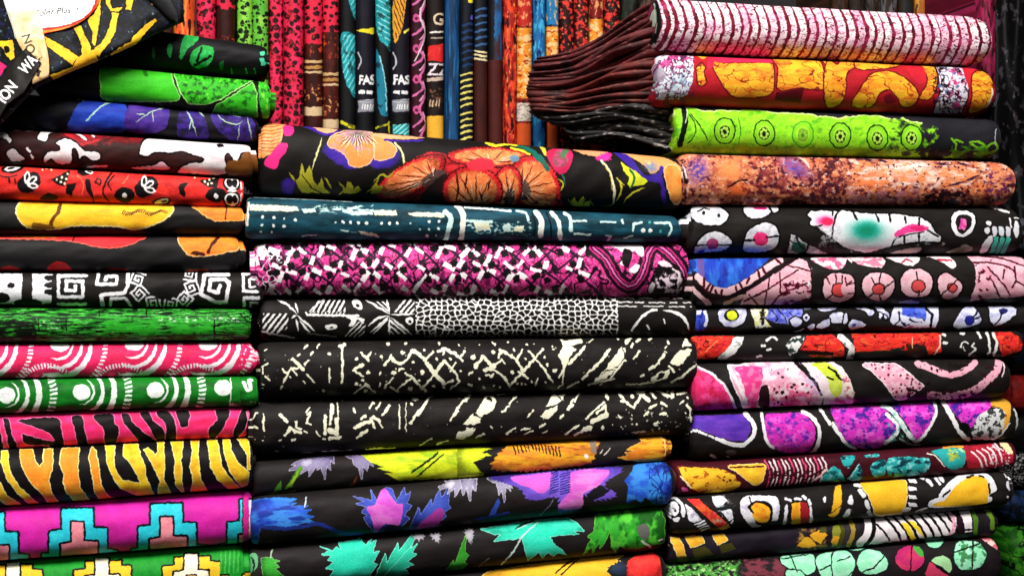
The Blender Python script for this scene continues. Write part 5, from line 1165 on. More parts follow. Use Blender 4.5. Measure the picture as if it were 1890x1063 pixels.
def p_bluecell(p):
    p.noise('#3a3635', 50, 16, .5, .3, .8)
    w, bl = '#dcdcf0', '#4858c4'
    p.v('D1')
    p.g(bl, 165,110, 260,110, 270,240, 230,300, 165,290); p.noise('#20307c', 10, 14, .5, .1, .8, last=True); p.g(w, 150,110, 220,110, 210,150, 160,150); p.ls(w, 28, 245,120, 265,190, 250,240)
    def c(*a, s=True):
        p.b(w, *a, o=('#0e0c10', 16)); p.noise('#a8a8d8', 9, 7, .55, .15, .7, last=True)
    c(370,160, 385,100, 500,95, 612,100, 600,200, 540,250, 440,255, 390,220); p.e('#141008', 485, 155, 66, 54); p.e('#c8d814', 488, 155, 48, 42, 20); p.noise('#f0f040', 6, 6, .5, .2, .7, last=True)
    p.g('#e8e8d0', 645,95, 800,95, 830,120, 780,180, 840,260, 700,270, 680,180); p.noise('#2a2418', 8, 7, .6, .05, 1, last=True); p.noise('#d8d468', 8, 7, .58, .1, .8, last=True, seed=4)
    p.g('#8c90e0', 820,95, 1115,95, 1110,160, 1010,190, 990,240, 930,230, 860,220, 790,180); p.noise('#4c54c0', 12, 8, .52, .15, .8, last=True)
    for a in ((890,95, 960,170, 980,230), (840,110, 900,180, 880,210), (1000,130, 1040,170)): p.l('#1a1a40', 10, *a)
    c(1005,200, 1060,170, 1110,210, 1080,250, 1030,250); c(1120,160, 1160,140, 1180,180, 1150,210, 1125,195); p.e('#26222a', 1150, 175, 12, 14); c(1255,90, 1430,82, 1350,115, 1280,115); c(1355,180, 1380,140, 1450,125, 1520,160, 1520,210, 1440,225, 1380,215); c(1240,260, 1290,210, 1350,185, 1360,240, 1300,270); c(1160,260, 1200,232, 1230,240, 1200,285); c(1030,300, 1130,275, 1100,300); p.b('#8a90a8', 1130,90, 1190,88, 1180,105, 1140,105)
    p.v('D2')
    c(60,78, 130,90, 200,92, 260,125, 220,155, 160,110); c(255,70, 310,75, 390,140, 380,190, 340,170); c(300,130, 330,150, 310,180); c(345,150, 375,170, 360,190); c(0,140, 20,160, 15,220, -20,220); c(30,250, 60,195, 130,205, 185,240, 140,265, 60,285); p.e('#5058a8', 80, 240, 20, 16)
    p.g(w, 400,215, 420,110, 440,72, 830,75, 835,190, 800,260, 560,265, 420,230); p.g('#4c60d0', 505,75, 720,75, 725,190, 650,180, 510,150); p.noise('#7888e8', 14, 9, .5, .2, .7, last=True); p.noise('#26224a', 8, 5, .6, .05, 1, box=(460, 140, 720, 265)); p.l('#1a1a30', 24, 720,90, 780,150, 760,250); p.l('#1a1a30', 14, 480,120, 490,200, 440,240)
    c(965,250, 1010,150, 1060,85, 1130,75, 1180,120, 1215,190, 1180,230, 1060,265); p.e('#2c3480', 1110, 195, 46, 44); p.l('#1a1a30', 16, 1140,170, 1180,120); p.l('#1a1a30', 16, 1150,190, 1210,160)
    p.g(w, 1280,72, 1480,70, 1530,105, 1520,150, 1400,235, 1335,250, 1290,200, o=('#0e0c10', 14)); p.noise('#b0b4e0', 10, 7, .55, .15, .7, last=True); p.b('#303468', 1370,105, 1440,95, 1450,120, 1400,150); p.l('#1a1a30', 14, 1400,130, 1390,170, 1340,240); p.l('#d8c0d8', 10, 560,262, 700,250); p.noise('#7a3a68', 10, 4, .55, .1, .7, box=(500, 245, 720, 275))
def p_redband(p):
    p.noise('#33302e', 50, 16, .5, .3, .8)
    R = '#f03a1c'; w = '#e8e6e2'
    def red(*a):
        p.g(R, *a); p.noise('#d0202c', 16, 7, .54, .12, .9, last=True); p.noise('#fa6838', 12, 5, .6, .1, .8, last=True); p.veins('#5a1010', 22, 1.0, last=True, sy=.6)
    p.v('D1')
    red(100,340, 510,338, 460,440, 370,520, 300,545, 100,545); p.g(w, 505,345, 600,345, 580,410, 510,500, 430,545, 350,545, 420,480, 480,410); p.noise('#8a8a88', 7, 6, .58, .06, .8, last=True); p.l('#ff9a60', 8, 250,480, 360,380)
    for a in ((800,380, 840,345), (860,345, 890,370), (780,425, 755,425), (800,460, 830,455), (710,525, 745,515)): p.l(w, 22, *a)
    p.g(w, 1020,345, 1140,330, 1120,400, 1060,480, 1000,515, 970,420); p.noise('#3c4a48', 7, 6, .54, .06, 1, last=True); red(1150,335, 1380,318, 1440,360, 1485,430, 1495,520, 1200,520, 1090,470, 1120,410); p.g('#2a1212', 1070,460, 1300,470, 1400,480, 1390,510, 1150,505)
    p.v('D2')
    p.ls(w, 60, -40,340, 20,400, 60,450, 40,530); p.noise('#4a4848', 7, 6, .6, .06, 1, box=(-60, 320, 100, 540)); red(50,315, 400,305, 860,305, 850,400, 860,480, 780,510, 735,500, 720,430, 640,400, 560,460, 420,460, 90,495, 80,400); p.noise('#4a2410', 10, 7, .48, .06, .95, box=(510, 410, 720, 520)); p.l('#f8d0a0', 8, 600,350, 600,440); p.l('#f8c0b0', 14, 800,500, 850,420, 845,330); p.l('#2c3828', 20, 100,490, 400,470, 520,440)
    for a in ((870,320, 890,330), (880,395, 905,400), (1030,318, 1060,318), (1180,300, 1210,355), (1260,310, 1285,370, 1290,480, 1270,500)): p.l(w, 22, *a)
    p.ls(w, 14, 1030,440, 1040,400, 1075,390, 1095,400); p.ls(w, 16, 1150,405, 1130,430, 1160,460, 1100,510); p.ls('#c8c4c0', 12, 1050,440, 1070,470); p.l(w, 26, 1320,320, 1355,380, 1345,460, 1320,510); red(1330,305, 1480,305, 1540,340, 1580,400, 1570,470, 1480,500, 1400,520, 1370,420); p.noise('#8a2020', 6, 14, .6, .05, .9, last=True)
def p_pinkshell(p):
    p.noise('#3a3635', 50, 16, .5, .3, .8)
    k = '#1a1414'; w = '#f6e8ee'
    p.v('D1')
    p.g('#e82c70', 100,610, 165,615, 300,680, 400,770, 470,880, 520,1010, 100,1010, o=(w, 30)); p.noise('#f8649a', 14, 14, .52, .15, .8, last=True); p.noise('#c81050', 12, 14, .62, .1, .8, last=True)
    p.g('#f0a0bc', 455,600, 540,600, 680,575, 900,572, 1080,590, 1140,660, 1200,700, 1260,790, 1300,850, 1270,960, 1000,1000, 600,1000, 560,880, 500,760, o=('#f8ecf0', 14)); p.noise('#fbe0ea', 18, 14, .48, .12, .95, last=True)
    p.b('#ee4888', 520,620, 620,605, 740,620, 760,700, 740,800, 700,980, 640,980, 600,820, 560,700); p.noise('#f888b4', 10, 10, .55, .1, .7, last=True); p.noise('#ee4470', 14, 9, .5, .1, .7, box=(820, 800, 1200, 1000)); p.spk('#3a0c18', 8, 2.2, .35, box=(860, 760, 1230, 960)); p.spk('#3a2030', 9, 1.6, .25, box=(820, 600, 1100, 720), seed=3); p.b('#3a1c24', 730,960, 745,800, 810,790, 820,970); p.l(w, 28, 480,640, 560,800, 620,930)
    p.ls(k, 30, 1060,580, 1150,670, 1230,760, 1290,860); p.g('#f4dce4', 1110,580, 1400,575, 1470,620, 1540,720, 1580,850, 1560,980, 1300,980, 1300,880, 1240,740); p.b('#c4d83c', 1200,590, 1330,580, 1420,640, 1470,740, 1460,850, 1420,890, 1370,840, 1330,720, 1260,640); p.noise('#dcec78', 10, 10, .5, .2, .7, last=True)
    for a in ((1350,620, 1420,670), (1400,650, 1440,700), (1340,710, 1390,730), (1460,730, 1500,745), (1420,690, 1450,720)): p.l(k, 17, *a)
    p.noise('#c84868', 14, 6, .5, .1, .8, box=(1380, 890, 1600, 1000)); p.noise('#b8a0d0', 12, 8, .55, .1, .6, box=(1100, 700, 1320, 960))
    p.v('D2')
    p.g('#f4e8d8', -20,690, 10,680, 60,780, 80,860, 60,940, 0,960); p.noise('#c84868', 8, 6, .55, .1, .8, last=True)
    pk = '#eca0b8'
    def shell(*a):
        p.b(pk, *a, o=('#f8e0e8', 12)); p.noise('#f8ccd8', 10, 8, .52, .1, .8, last=True); p.spk('#7a2038', 7.5, 2.0, .5, last=True)
    shell(160,600, 220,580, 330,590, 440,590, 540,650, 640,740, 700,790, 640,830, 560,890, 470,905, 420,860, 350,760, 270,680, 220,640); p.noise('#2a1018', 8, 9, .56, .05, 1, box=(540, 740, 760, 900))
    p.ls('#eda8bc', 60, 650,590, 760,630, 880,680, 1000,680, 1110,620, 1160,575); p.noise('#2a1018', 7, 6, .64, .04, 1, box=(640, 560, 1170, 720)); p.b(k, 920,600, 1040,590, 1100,600, 1000,640)
    p.ls('#eda8bc', 70, 1370,550, 1350,650, 1260,740, 1140,830, 950,880, 760,870); p.noise('#3a1420', 7, 6, .55, .05, 1, box=(680, 800, 1180, 920)); p.noise('#3a1420', 8, 7, .6, .05, 1, box=(1180, 560, 1460, 820), seed=3); p.ls('#f6dce4', 12, 1400,560, 1420,620, 1400,700)
def p_purple(p):
    p.noise('#3a3635', 50, 16, .5, .3, .8)
    w = '#f4f2f4'
    p.v('D3')
    p.g('#5a35a0', 180,190, 720,170, 780,250, 790,340, 740,420, 640,430, 470,380, 260,300); p.noise('#7a50bc', 30, 10, .5, .3, .7, last=True); p.ls(w, 38, 735,165, 800,240, 825,320, 790,400, 720,455, 640,460, 540,430, 470,400); p.l(w, 26, 235,315, 280,325); p.l(w, 24, 305,335, 375,365); p.l(w, 22, 400,375, 440,390)
    p.b('#d838b4', 925,180, 1060,165, 1260,160, 1340,220, 1390,320, 1380,440, 1300,540, 1150,545, 1000,490, 940,380); p.noise('#5a2c9c', 14, 14, .56, .12, .95, last=True); p.noise('#e868cc', 10, 8, .56, .1, .8, last=True, seed=3); p.spk('#8c3cb4', 8, 2, .5, last=True)
    p.ls(w, 28, 890,165, 910,300, 940,430, 1000,490); p.ls(w, 36, 1270,150, 1360,200, 1420,290, 1430,400, 1400,500, 1340,545); p.ls(w, 24, 420,555, 470,590, 530,600); p.l(w, 18, 570,570, 600,590); p.e('#6a6270', 605, 530, 50, 26)
    p.ls(w, 30, 1440,130, 1500,220, 1530,270); p.l(w, 30, 1560,290, 1640,390)
    p.v('D4')
    def mag(*a):
        p.b('#d43cbc', *a); p.noise('#4a2c90', 14, 12, .56, .1, .95, last=True); p.noise('#ee70d4', 14, 8, .56, .12, .8, last=True, seed=3); p.spk('#7a2ca0', 8, 1.8, .5, last=True)
    mag(-80,110, 100,95, 350,90, 450,150, 520,240, 540,320, 470,410, 380,480, 220,500, 90,450, 10,350, -50,230); p.ls(w, 30, -60,260, 0,370, 70,460, 150,500); p.ls(w, 34, 440,170, 530,260, 540,340, 480,400, 420,450)
    p.ls('#e0ecec', 44, 400,95, 480,130, 560,230, 620,330, 690,410); p.noise('#6ab0a4', 6, 6, .6, .06, .8, box=(420, 100, 700, 440)); mag(510,90, 700,60, 870,60, 880,180, 820,320, 720,420, 650,310, 580,200); p.ls(w, 28, 880,50, 900,160, 850,280, 770,390, 710,430); p.ls('#8ca09c', 20, 560,400, 640,450, 750,460)
    mag(1000,50, 1200,30, 1420,30, 1400,130, 1300,200, 1230,300, 1150,260, 1080,180); p.b('#e8a840', 1420,40, 1500,15, 1580,50, 1600,150, 1570,290, 1510,350, 1540,220, 1500,120, 1430,110); p.spk('#8c4c10', 9, 1.6, .3, last=True); p.b('#dcdcdc', 1300,190, 1420,130, 1530,140, 1540,250, 1500,370, 1420,405, 1280,390, 1230,350); p.noise('#4a4c4c', 7, 8, .54, .06, 1, last=True); p.ls(w, 44, 960,55, 1020,150, 1080,260, 1140,360, 1200,410); p.b('#141012', 1110,270, 1170,250, 1215,300, 1190,350, 1130,320); p.ls('#d8e0d8', 20, 1630,130, 1660,220, 1650,330); p.ls(w, 14, 1250,400, 1400,410, 1500,380, 1590,260)
def p_maroonshell(p):
    p.noise('#4c1226', 30, 10, .5, .3, .8)
    Y = '#f4ae1c'; tl = '#36a8a8'
    p.v('D3')
    p.g(Y, 120,690, 100,655, 300,668, 480,672, 560,700, 640,740, 660,790, 700,810, 680,850, 600,890, 400,920, 300,900, 220,850, 160,780); p.noise('#f8d02c', 24, 9, .5, .2, .7, last=True); p.noise('#b05a10', 9, 6, .62, .05, .95, last=True); p.noise('#3a1018', 6, 5, .6, .05, 1, box=(480, 690, 640, 800)); p.ls('#f8e8b0', 16, 130,750, 190,810, 225,855)
    p.b(Y, 580,655, 720,645, 905,640, 912,730, 890,800, 830,825, 760,790, 690,730, o=('#f8dc90', 10)); p.noise('#ffd040', 20, 8, .5, .2, .7, last=True); p.l('#5a1c18', 14, 600,665, 900,660); p.b('#d860a0', 140,850, 190,860, 200,890, 150,890)
    for i in range(15):
        x = 930 + i*38; p.ls('#ecd4d8' if i % 3 else '#e05878', 14, x-10, 600 + (i%2)*12 - i*2, x+28, 690 - i*3, x+34, 760 - i*2, x + 10, 850 - i*4); p.l('#4c1226', 16, x, 700 + (i*37)%60, x+50, 690 + (i*37)%60); p.l('#4c1226', 14, x, 790 - (i*23)%50, x+50, 780 - (i*23)%50)
    p.l('#f4d0cc', 20, 1360,800, 1450,740, 1480,690); p.g(tl, 1430,800, 1500,700, 1560,650, 1620,690, 1680,800); p.noise('#80d8d0', 8, 8, .56, .1, .8, last=True); p.noise('#1c5458', 10, 8, .6, .1, .8, last=True, seed=3)
    p.v('D4')
    def t(*a):
        p.b(tl, *a); p.noise('#8ce0dc', 9, 7, .56, .08, .9, last=True); p.noise('#174a54', 12, 7, .56, .08, .95, last=True, seed=3)
    t(10,570, 130,560, 140,590, 80,680, 30,640); t(60,760, 120,680, 180,640, 210,700, 200,780, 100,790); t(225,560, 350,545, 365,570, 260,580); t(300,640, 400,590, 430,640, 420,740, 320,760, 290,700); t(445,600, 600,570, 720,580, 830,590, 840,660, 780,730, 600,755, 460,750); p.ls('#3c1424', 24, 60,770, 150,650, 180,590); p.noise('#501828', 10, 14, .5, .1, .8, box=(205, 570, 300, 780)); p.l('#a8e0dc', 10, 100,760, 180,640)
    p.b(tl, 860,520, 960,490, 1080,480, 1160,500, 1180,580, 1150,660, 1050,690, 980,640, 920,570); p.noise('#e0d040', 10, 9, .48, .1, .8, box=(1000, 480, 1180, 600)); p.noise('#b8f0e0', 8, 7, .58, .08, .8, last=True); p.noise('#1c5c60', 9, 7, .62, .08, .9, last=True, seed=5); p.ls('#f0a040', 24, 970,485, 1060,470, 1150,475); p.ls('#e0e8d0', 12, 820,540, 900,570, 980,660)
    p.g('#a01c3c', 1160,470, 1420,440, 1620,540, 1620,620, 1480,660, 1200,680); p.noise('#c82a4c', 14, 9, .5, .2, .7, last=True)
    for i in range(5): p.ls('#f4e4e8', 16, 1230 + i*50, 520 - i*14, 1300 + i*48, 580 - i*14, 1330 + i*46, 660 - i*12)
    p.spk('#f4e4e8', 6, 1.6, .8, box=(1400, 480, 1600, 680)); p.b('#f4dca8', 1490,430, 1560,440, 1620,520, 1590,540, 1530,490); p.ls('#f4e4e8', 16, 1440,435, 1480,480, 1510,500)
def p_yellowcell(p):
    p.noise('#3a3635', 50, 16, .5, .3, .8)
    w, Y, k = '#eeecf4', '#f8b810', '#16110f'
    p.v('D5')
    p.ls(w, 30, 120,310, 180,300, 240,350, 290,420); p.e(w, 178, 405, 46, 72, -10); p.e('#2a2626', 180, 400, 20, 42, -10); p.noise(w, 6, 6, .5, .1, .8, last=True); p.b(w, 245,360, 285,390, 280,480, 250,480); p.b(w, 170,500, 230,490, 225,530, 180,535)
    p.g(w, 285,360, 350,400, 450,515, 370,545, 320,520, 300,440, o=(k, 12)); p.noise('#a8a4b8', 8, 7, .56, .1, .8, last=True)
    for i in range(4): p.l(w, 16, 385 + i*20, 560 + i*20, 470 + i*18, 525 + i*22)
    p.g('#d83a30', 300,310, 410,310, 480,370, 600,460, 690,550, 640,600, 590,580, 500,500, 420,420, o=(k, 10)); p.noise('#e87028', 14, 12, .55, .12, .8, last=True); p.g('#c8a860', 600,600, 700,560, 720,590, 650,610)
    p.g(w, 540,290, 650,285, 695,330, 610,405, 570,380, o=(k, 12)); p.g(w, 630,430, 710,405, 740,430, 755,500, 710,530, o=(k, 12)); p.l(w, 14, 730,550, 750,520); p.noise('#b4b4c4', 7, 6, .56, .1, .7, box=(540, 285, 760, 530)); p.l('#203028', 30, 600,410, 720,400)
    p.b(w, 815,380, 830,310, 900,285, 1060,278, 1170,300, 1200,370, 1195,470, 1170,520, 1080,540, 960,600, 880,540, 830,460, o=(k, 14)); p.noise('#b8b4cc', 14, 10, .56, .12, .7, last=True); p.b(k, 905,380, 960,335, 1080,345, 1130,400, 1130,500, 1090,560, 980,560, 930,450); p.b(Y, 925,390, 960,355, 1060,370, 1110,430, 1090,520, 1030,550, 960,520, 930,460); p.noise('#e87c14', 16, 10, .56, .15, .8, last=True); p.l(k, 16, 905,300, 930,370, 900,390, 940,450); p.b('#f4ecc8', 1000,610, 1050,600, 1080,640, 1050,705, 1030,690, 1020,640)
    for a in ((1260,310, 1310,330), (1355,310, 1400,318), (1430,285, 1450,310), (1485,330, 1495,365), (1500,400, 1505,510), (1265,380, 1265,420), (1265,430, 1245,550), (1490,520, 1495,545)): p.l(w, 30, *a)
    p.g(Y, 1320,355, 1400,345, 1400,560, 1310,570, o=(k, 16)); p.g('#a82434', 1400,345, 1460,350, 1480,420, 1480,540, 1400,560); p.noise('#e88814', 10, 14, .55, .12, .7, box=(1310, 350, 1400, 570)); p.e(w, 1635, 322, 15, 32)
    p.g(Y, 1735,190, 1790,180, 1800,330, 1780,440, 1730,490, 1670,480, 1700,440); p.l('#6a5014', 10, 1690,460, 1790,380)
    p.v('D6')
    p.g(Y, -30,190, 10,190, 22,260, 10,360, -30,420); p.b(w, 95,370, 75,350, 95,290, 115,280, 128,360); p.b(w, 30,490, 80,410, 110,420, 90,480)
    p.l(w, 34, 150,180, 195,190); p.l(w, 44, 195,235, 230,285); p.l(w, 40, 255,340, 275,400); p.l('#b8b4c0', 36, 280,440, 300,470)
    p.b(Y, 205,160, 400,145, 600,128, 640,160, 650,250, 640,340, 600,440, 480,465, 350,470, 320,380, 270,280, o=('#f8e8b0', 10)); p.noise('#ffc830', 24, 16, .5, .3, .6, last=True)
    for y in (140, 215, 295, 370): p.g(w, 655,y-22, 735,y-14, 750,y+22, 670,y+18, o=(k, 8))
    p.b(w, 595,440, 650,395, 690,410, 650,440); p.b(w, 720,440, 800,405, 870,400, 800,430); p.l(w, 30, 780,105, 810,120); p.l(w, 36, 850,135, 890,180); p.l(w, 26, 925,115, 965,170); p.l(w, 34, 965,105, 1000,140)
    p.b(w, 850,380, 870,340, 950,300, 960,270, 1040,170, 1150,90, 1300,60, 1420,70, 1490,140, 1515,230, 1440,280, 1470,300, 1440,350, 1200,385, 1000,400, 880,400, o=(k, 16)); p.b(Y, 900,370, 1020,320, 1080,240, 1170,150, 1280,100, 1400,110, 1440,200, 1430,300, 1400,360, 1200,380, 1000,390); p.noise('#ffc428', 24, 16, .5, .3, .6, last=True); p.ls(k, 18, 1230,110, 1290,90); p.ls(k, 16, 1345,88, 1390,110); p.ls(k, 20, 1440,170, 1450,260); p.ls(k, 18, 1000,290, 1060,235)
    p.b(w, 1575,40, 1610,35, 1635,90, 1610,110); p.b(w, 1610,150, 1640,160, 1645,240, 1620,220); p.e(w, 1622, 298, 14, 12); p.noise('#8c8c98', 6, 5, .6, .06, .9, box=(0, 400, 130, 520))
def p_stripe2(p):
    p.noise('#3a3040', 40, 12, .5, .3, .7)
    Y, ol, w, k = '#e8a41c', '#5a5a24', '#f6ecf0', '#181014'
    p.v('D5')
    p.noise('#8a1420', 20, 9, .45, .15, .9, box=(120, 560, 420, 690)); 
    for a in ((145,690, 220,690, 270,760, 285,860, 215,870, 180,790), (285,680, 440,675, 475,745, 340,790, 310,730), (550,665, 660,660, 700,715, 600,760, 570,710)): p.g(Y, *a, o=('#f8e0a0', 8)); p.noise('#f8c040', 12, 8, .5, .2, .6, last=True)
    for a in ((200,870, 300,865, 330,930, 220,930), (350,800, 480,770, 560,850, 380,890), (610,760, 730,740, 780,800, 640,850)): p.g(ol, *a, al=.8)
    p.g(Y, 1360,770, 1450,680, 1500,690, 1555,760, 1480,790); p.g(Y, 1490,665, 1580,610, 1660,660, 1590,750, 1540,720); p.noise('#f4c040', 12, 8, .5, .2, .6, box=(1360, 610, 1660, 790)); p.g(ol, 1590,590, 1650,575, 1650,640, 1580,640); p.g('#8a8a3c', 1710,580, 1790,560, 1790,760, 1700,780); p.g(Y, 1690,740, 1720,670, 1790,680, 1790,770)
    p.v('D6')
    for i, c in enumerate((ol, '#4a4448', '#a08848', '#3a3434')): p.ls(c, 44, 5 + i*50, 540 - i*6, 30 + i*50, 640, -10 + i*48, 770 - i*4)
    p.ls(w, 70, 265,500, 275,600, 250,680, 190,750); p.ls(k, 24, 325,490, 330,600, 300,700, 260,750)
    p.g(w, 345,500, 1080,430, 1130,500, 1135,600, 1060,660, 600,720, 280,760, 330,690, 350,600)
    for i in range(9):
        x = 430 + i*80; y = 490 - i*9
        p.ls(k, 24, x, y, x+70, y+70, x+130, y+150, x+165, y+240)
    for a in ((600,540, 660,560, 740,700, 690,720, 640,620), (650,520, 720,540, 820,640, 820,690, 770,650)): p.g('#f4d41c', *a)
    for i in range(9):
        x = 430 + i*80; y = 490 - i*9
        if i in (2, 3): p.ls(k, 24, x, y, x+70, y+70, x+130, y+150, x+165, y+240)
    p.ls(k, 18, 350,560, 420,620, 480,710); p.b('#f0b8c8', 1060,440, 1110,480, 1125,580, 1100,650, 1050,660, 1090,560); p.spk('#d87898', 7, 1.5, .5, last=True)
    p.ls('#3a1424', 44, 1130,425, 1170,520, 1180,640); p.g(w, 1150,425, 1250,415, 1280,520, 1275,600, 1210,610, 1190,510); p.l(w, 12, 1215,632, 1275,622); p.ls('#5c7a28', 44, 1275,415, 1315,520, 1310,640); p.ls('#2c2a2c', 40, 1350,410, 1380,520, 1370,640); p.ls('#6c8a30', 44, 1410,410, 1470,500, 1475,600)
def p_greenmix(p):
    p.noise('#3a3034', 40, 12, .5, .3, .7)
    p.v('D5')
    p.noise('#5c9c4c', 7, 6, .44, .12, 1, box=(100, 920, 830, 1150)); p.noise('#b0d890', 5, 4, .6, .05, .9, box=(100, 920, 830, 1150), seed=2); p.noise('#1c3c1c', 6, 5, .6, .05, .9, box=(100, 920, 830, 1150), seed=3); p.noise('#7a4450', 14, 6, .42, .15, 1, box=(830, 900, 1290, 1150), seed=4)
    mt = '#8ce4b4'
    def mint(*a):
        p.b(mt, *a, o=('#10241c', 14)); p.noise('#b8f4d4', 14, 10, .5, .2, .7, last=True)
    mint(1200,880, 1300,850, 1480,840, 1540,880, 1545,990, 1480,1040, 1330,1000, 1240,950); mint(1260,1010, 1400,1010, 1450,1100, 1300,1120)
    p.ls('#10241c', 12, 1280,820, 1330,920, 1370,1020); p.l('#10241c', 10, 1210,890, 1480,850); mint(1560,870, 1700,820, 1850,810, 1900,1000, 1850,1120, 1640,1100, 1570,980); p.l('#10241c', 12, 1590,1000, 1800,900)
    p.v('D6')
    mint(-60,830, 60,815, 130,880, 145,980, 60,1063, -60,1063); p.l('#10241c', 10, -20,910, 100,870); mint(60,795, 150,800, 240,780, 180,815); mint(170,900, 220,820, 320,805, 420,850, 465,930, 440,1000, 330,1040, 220,1030, 180,980); p.l('#10241c', 14, 430,870, 330,980, 220,1020)
    p.e('#c02a70', 680, 890, 138, 122, o=('#141010', 8)); p.noise('#d84868', 14, 12, .5, .2, .7, last=True); p.b('#58a050', 710,770, 780,790, 815,850, 800,880, 740,840); p.l('#30101c', 12, 698,770, 685,1010)
    mint(820,690, 990,690, 985,760, 920,795, 850,760); p.b('#a8dca0', 890,920, 960,870, 1040,880, 1085,950, 1060,1030, 1000,980); p.b('#d04868', 840,1063, 850,980, 880,930, 960,1000, 1050,1063); p.l('#141010', 12, 890,930, 1040,1040)
    mint(1105,860, 1130,740, 1200,715, 1330,725, 1400,790, 1410,880, 1350,970, 1200,1000, 1130,950); p.noise('#3c6c44', 9, 9, .55, .1, .8, last=True); p.l('#10241c', 14, 1110,830, 1350,740); p.l('#10241c', 14, 1285,720, 1280,990)
    p.g('#d86878', 1340,670, 1470,640, 1525,800, 1440,750); p.noise('#f0d0c8', 7, 6, .55, .06, 1, last=True)

G3 = 'folded cloths in the third stack'
def right_stack():
    def R(name, label, q, paint, bg, **kw):
        return build_cloth(name, label, q, paint, bg, group=G3, **kw)
    out = {}
    out['top'] = R('folded_cloth', 'thick roll of maroon cloth with pale pink stripes, top of the third stack', H(1213, 1828, -7, 28, 90, 120), p_stripes, '#741436', off=-.004, nn=2.1, endk=.35, ends=(.15, .5), skew=-.15, inner=0)
    out['second'] = R('folded_cloth', 'crimson cloth with crackled orange patches and pale end bands', H(1213, 1834, 97, 123, 192, 213), p_orange, '#b81430', off=-.008, nn=2.2, endk=.35, ends=(.2, .5), skew=-.15, inner=0)
    out['third'] = R('folded_cloth', 'lime green and charcoal cloth with a row of round fossil motifs', H(1245, 1842, 193, 217, 281, 294), p_fossil, '#36343a', off=-.002, ends=(.2, .4), skew=-.15, inner=0)
    R('folded_cloth', 'coral and plum mottled cloth, directly below the lime green one', H(1262, 1866, 282, 297, 377, 380), p_coral, '#98544e', off=-.006, ends=(.2, .5))
    R('folded_cloth', 'black cloth with white pebbles and a green-centred shell shape', H(1272, 1882, 378, 381, 472, 470), p_pebble, '#2c2826', off=-.002)
    R('folded_cloth', 'black cloth with pink pebbles beside a blue wedge', H(1276, 1898, 475, 471, 567, 561), p_bluepink, '#2c2826', off=-.004)
    R('folded_cloth', 'thin black cloth with pale blue cells and one yellow eye', H(1278, 1900, 567, 563, 618, 609), p_bluecell, '#2a2728', off=.002, wob=.7)
    R('folded_cloth', 'thin black cloth with bright red bands', H(1281, 1888, 619, 611, 668, 660), p_redband, '#2a2726', off=-.002, wob=.7)
    R('folded_cloth', 'black cloth with pink speckled shells and a lime streak', H(1281, 1858, 669, 661, 760, 737), p_pinkshell, '#2a2625', off=-.005, ends=(.2, .4))
    R('folded_cloth', 'black cloth with purple and magenta lobes edged in white', H(1278, 1872, 760, 734, 853, 816), p_purple, '#2a2625', off=-.001)
    R('folded_cloth', 'thin maroon cloth with yellow and teal shells', H(1249, 1872, 856, 815, 917, 868), p_maroonshell, '#5c1830', off=-.003, wob=.8)
    R('folded_cloth', 'black cloth with yellow cells ringed by white dashes', H(1238, 1862, 918, 870, 989, 938), p_yellowcell, '#2a2524', off=-.006, wob=.8)
    R('folded_cloth', 'thin dark cloth with black and white slanted stripes at one end', H(1233, 1838, 986, 937, 1042, 990), p_stripe2, '#2c2430', off=.001, wob=.7)
    R('folded_cloth', 'dark cloth with mint green and pink discs, lowest of the third stack', H(1234, 1842, 1044, 990, 1140, 1080), p_greenmix, '#2c2428', off=-.003)
    return out
# ------------------------------------------------------------------ upright bolts behind the middle stack
def v_spots(bg2, k):
    def f(p):
        p.noise(bg2, 12, 16, .55, .2, .6); p.spk(k, 11, 3.4, .75).spk(k, 7, 1.6, .5, seed=3)
    return f
def v_leopard(p):
    p.noise('#f0286c', 10, 20, .5, .2, .7).spk('#3a0a14', 12, 4.4, .8).spk('#8c1030', 7, 2.2, .5, seed=4).noise('#5a0c20', 5, 10, .66, .05, .9)
def v_brownlabel(y0, pinktop):
    def f(p):
        p.noise('#3c140c', 14, 30, .5, .3, .8); p.v('P')
        x0, x1 = p.X0.min() - 9, p.X0.max() + 9
        if pinktop > 0:
            p.g('#d8144c', x0, -99, x1, -99, x1, pinktop, x0, pinktop); p.spk('#3a0a14', 11, 4, .8, box=(x0, -99, x1, pinktop))
        for y, c, h in ((y0, '#d0a878', 5), (y0 + 10, '#b88454', 6), (y0 + 20, '#d8b488', 4), (y0 + 86, '#d8b88c', 16)): p.g(c, x0, y, x1, y - 1, x1, y + h, x0, y + h)
        p.noise('#e0a070', 5, 5, .6, .06, .9, box=(x0, y0 + 45, x1, y0 + 75))
        p.noise('#e06030', 4, 8, .62, .06, .8, box=(x0, 70, x1, 105))
    return f
def v_feather(side):
    def f(p):
        p.v('B1'); t = '#1e98a0'
        if side == 0:
            p.b(t, 640,215, 690,200, 725,230, 735,330, 732,600, 690,560, 655,470, 640,330); p.hatch('#7fd4d4', -60, 26, 8, 640,215, 725,215, 735,600, 690,560, 645,440); p.b(t, 680,-30, 730,-30, 735,130, 700,60); p.hatch('#7fd4d4', -60, 22, 7, 680,-30, 730,-30, 735,130); p.ls('#d8cc28', 22, 640,760, 690,785, 740,800); p.ls('#e8d838', 14, 640,820, 700,830)
        else:
            p.b(t, 855,-40, 950,-40, 955,300, 920,290, 870,230, 850,100); p.hatch('#8edcdc', 30, 30, 8, 855,-40, 950,-40, 955,310, 870,230); p.b('#1a7c90', 860,310, 890,400, 920,560, 930,715, 880,700, 862,560); p.ls('#9ad4dc', 8, 880,350, 915,520, 925,690); p.ls('#d8cc28', 12, 850,800, 900,785, 940,770); p.ls('#d8cc28', 12, 938,760, 940,830)
        p.noise('#101818', 9, 12, .6, .1, .5)
    return f
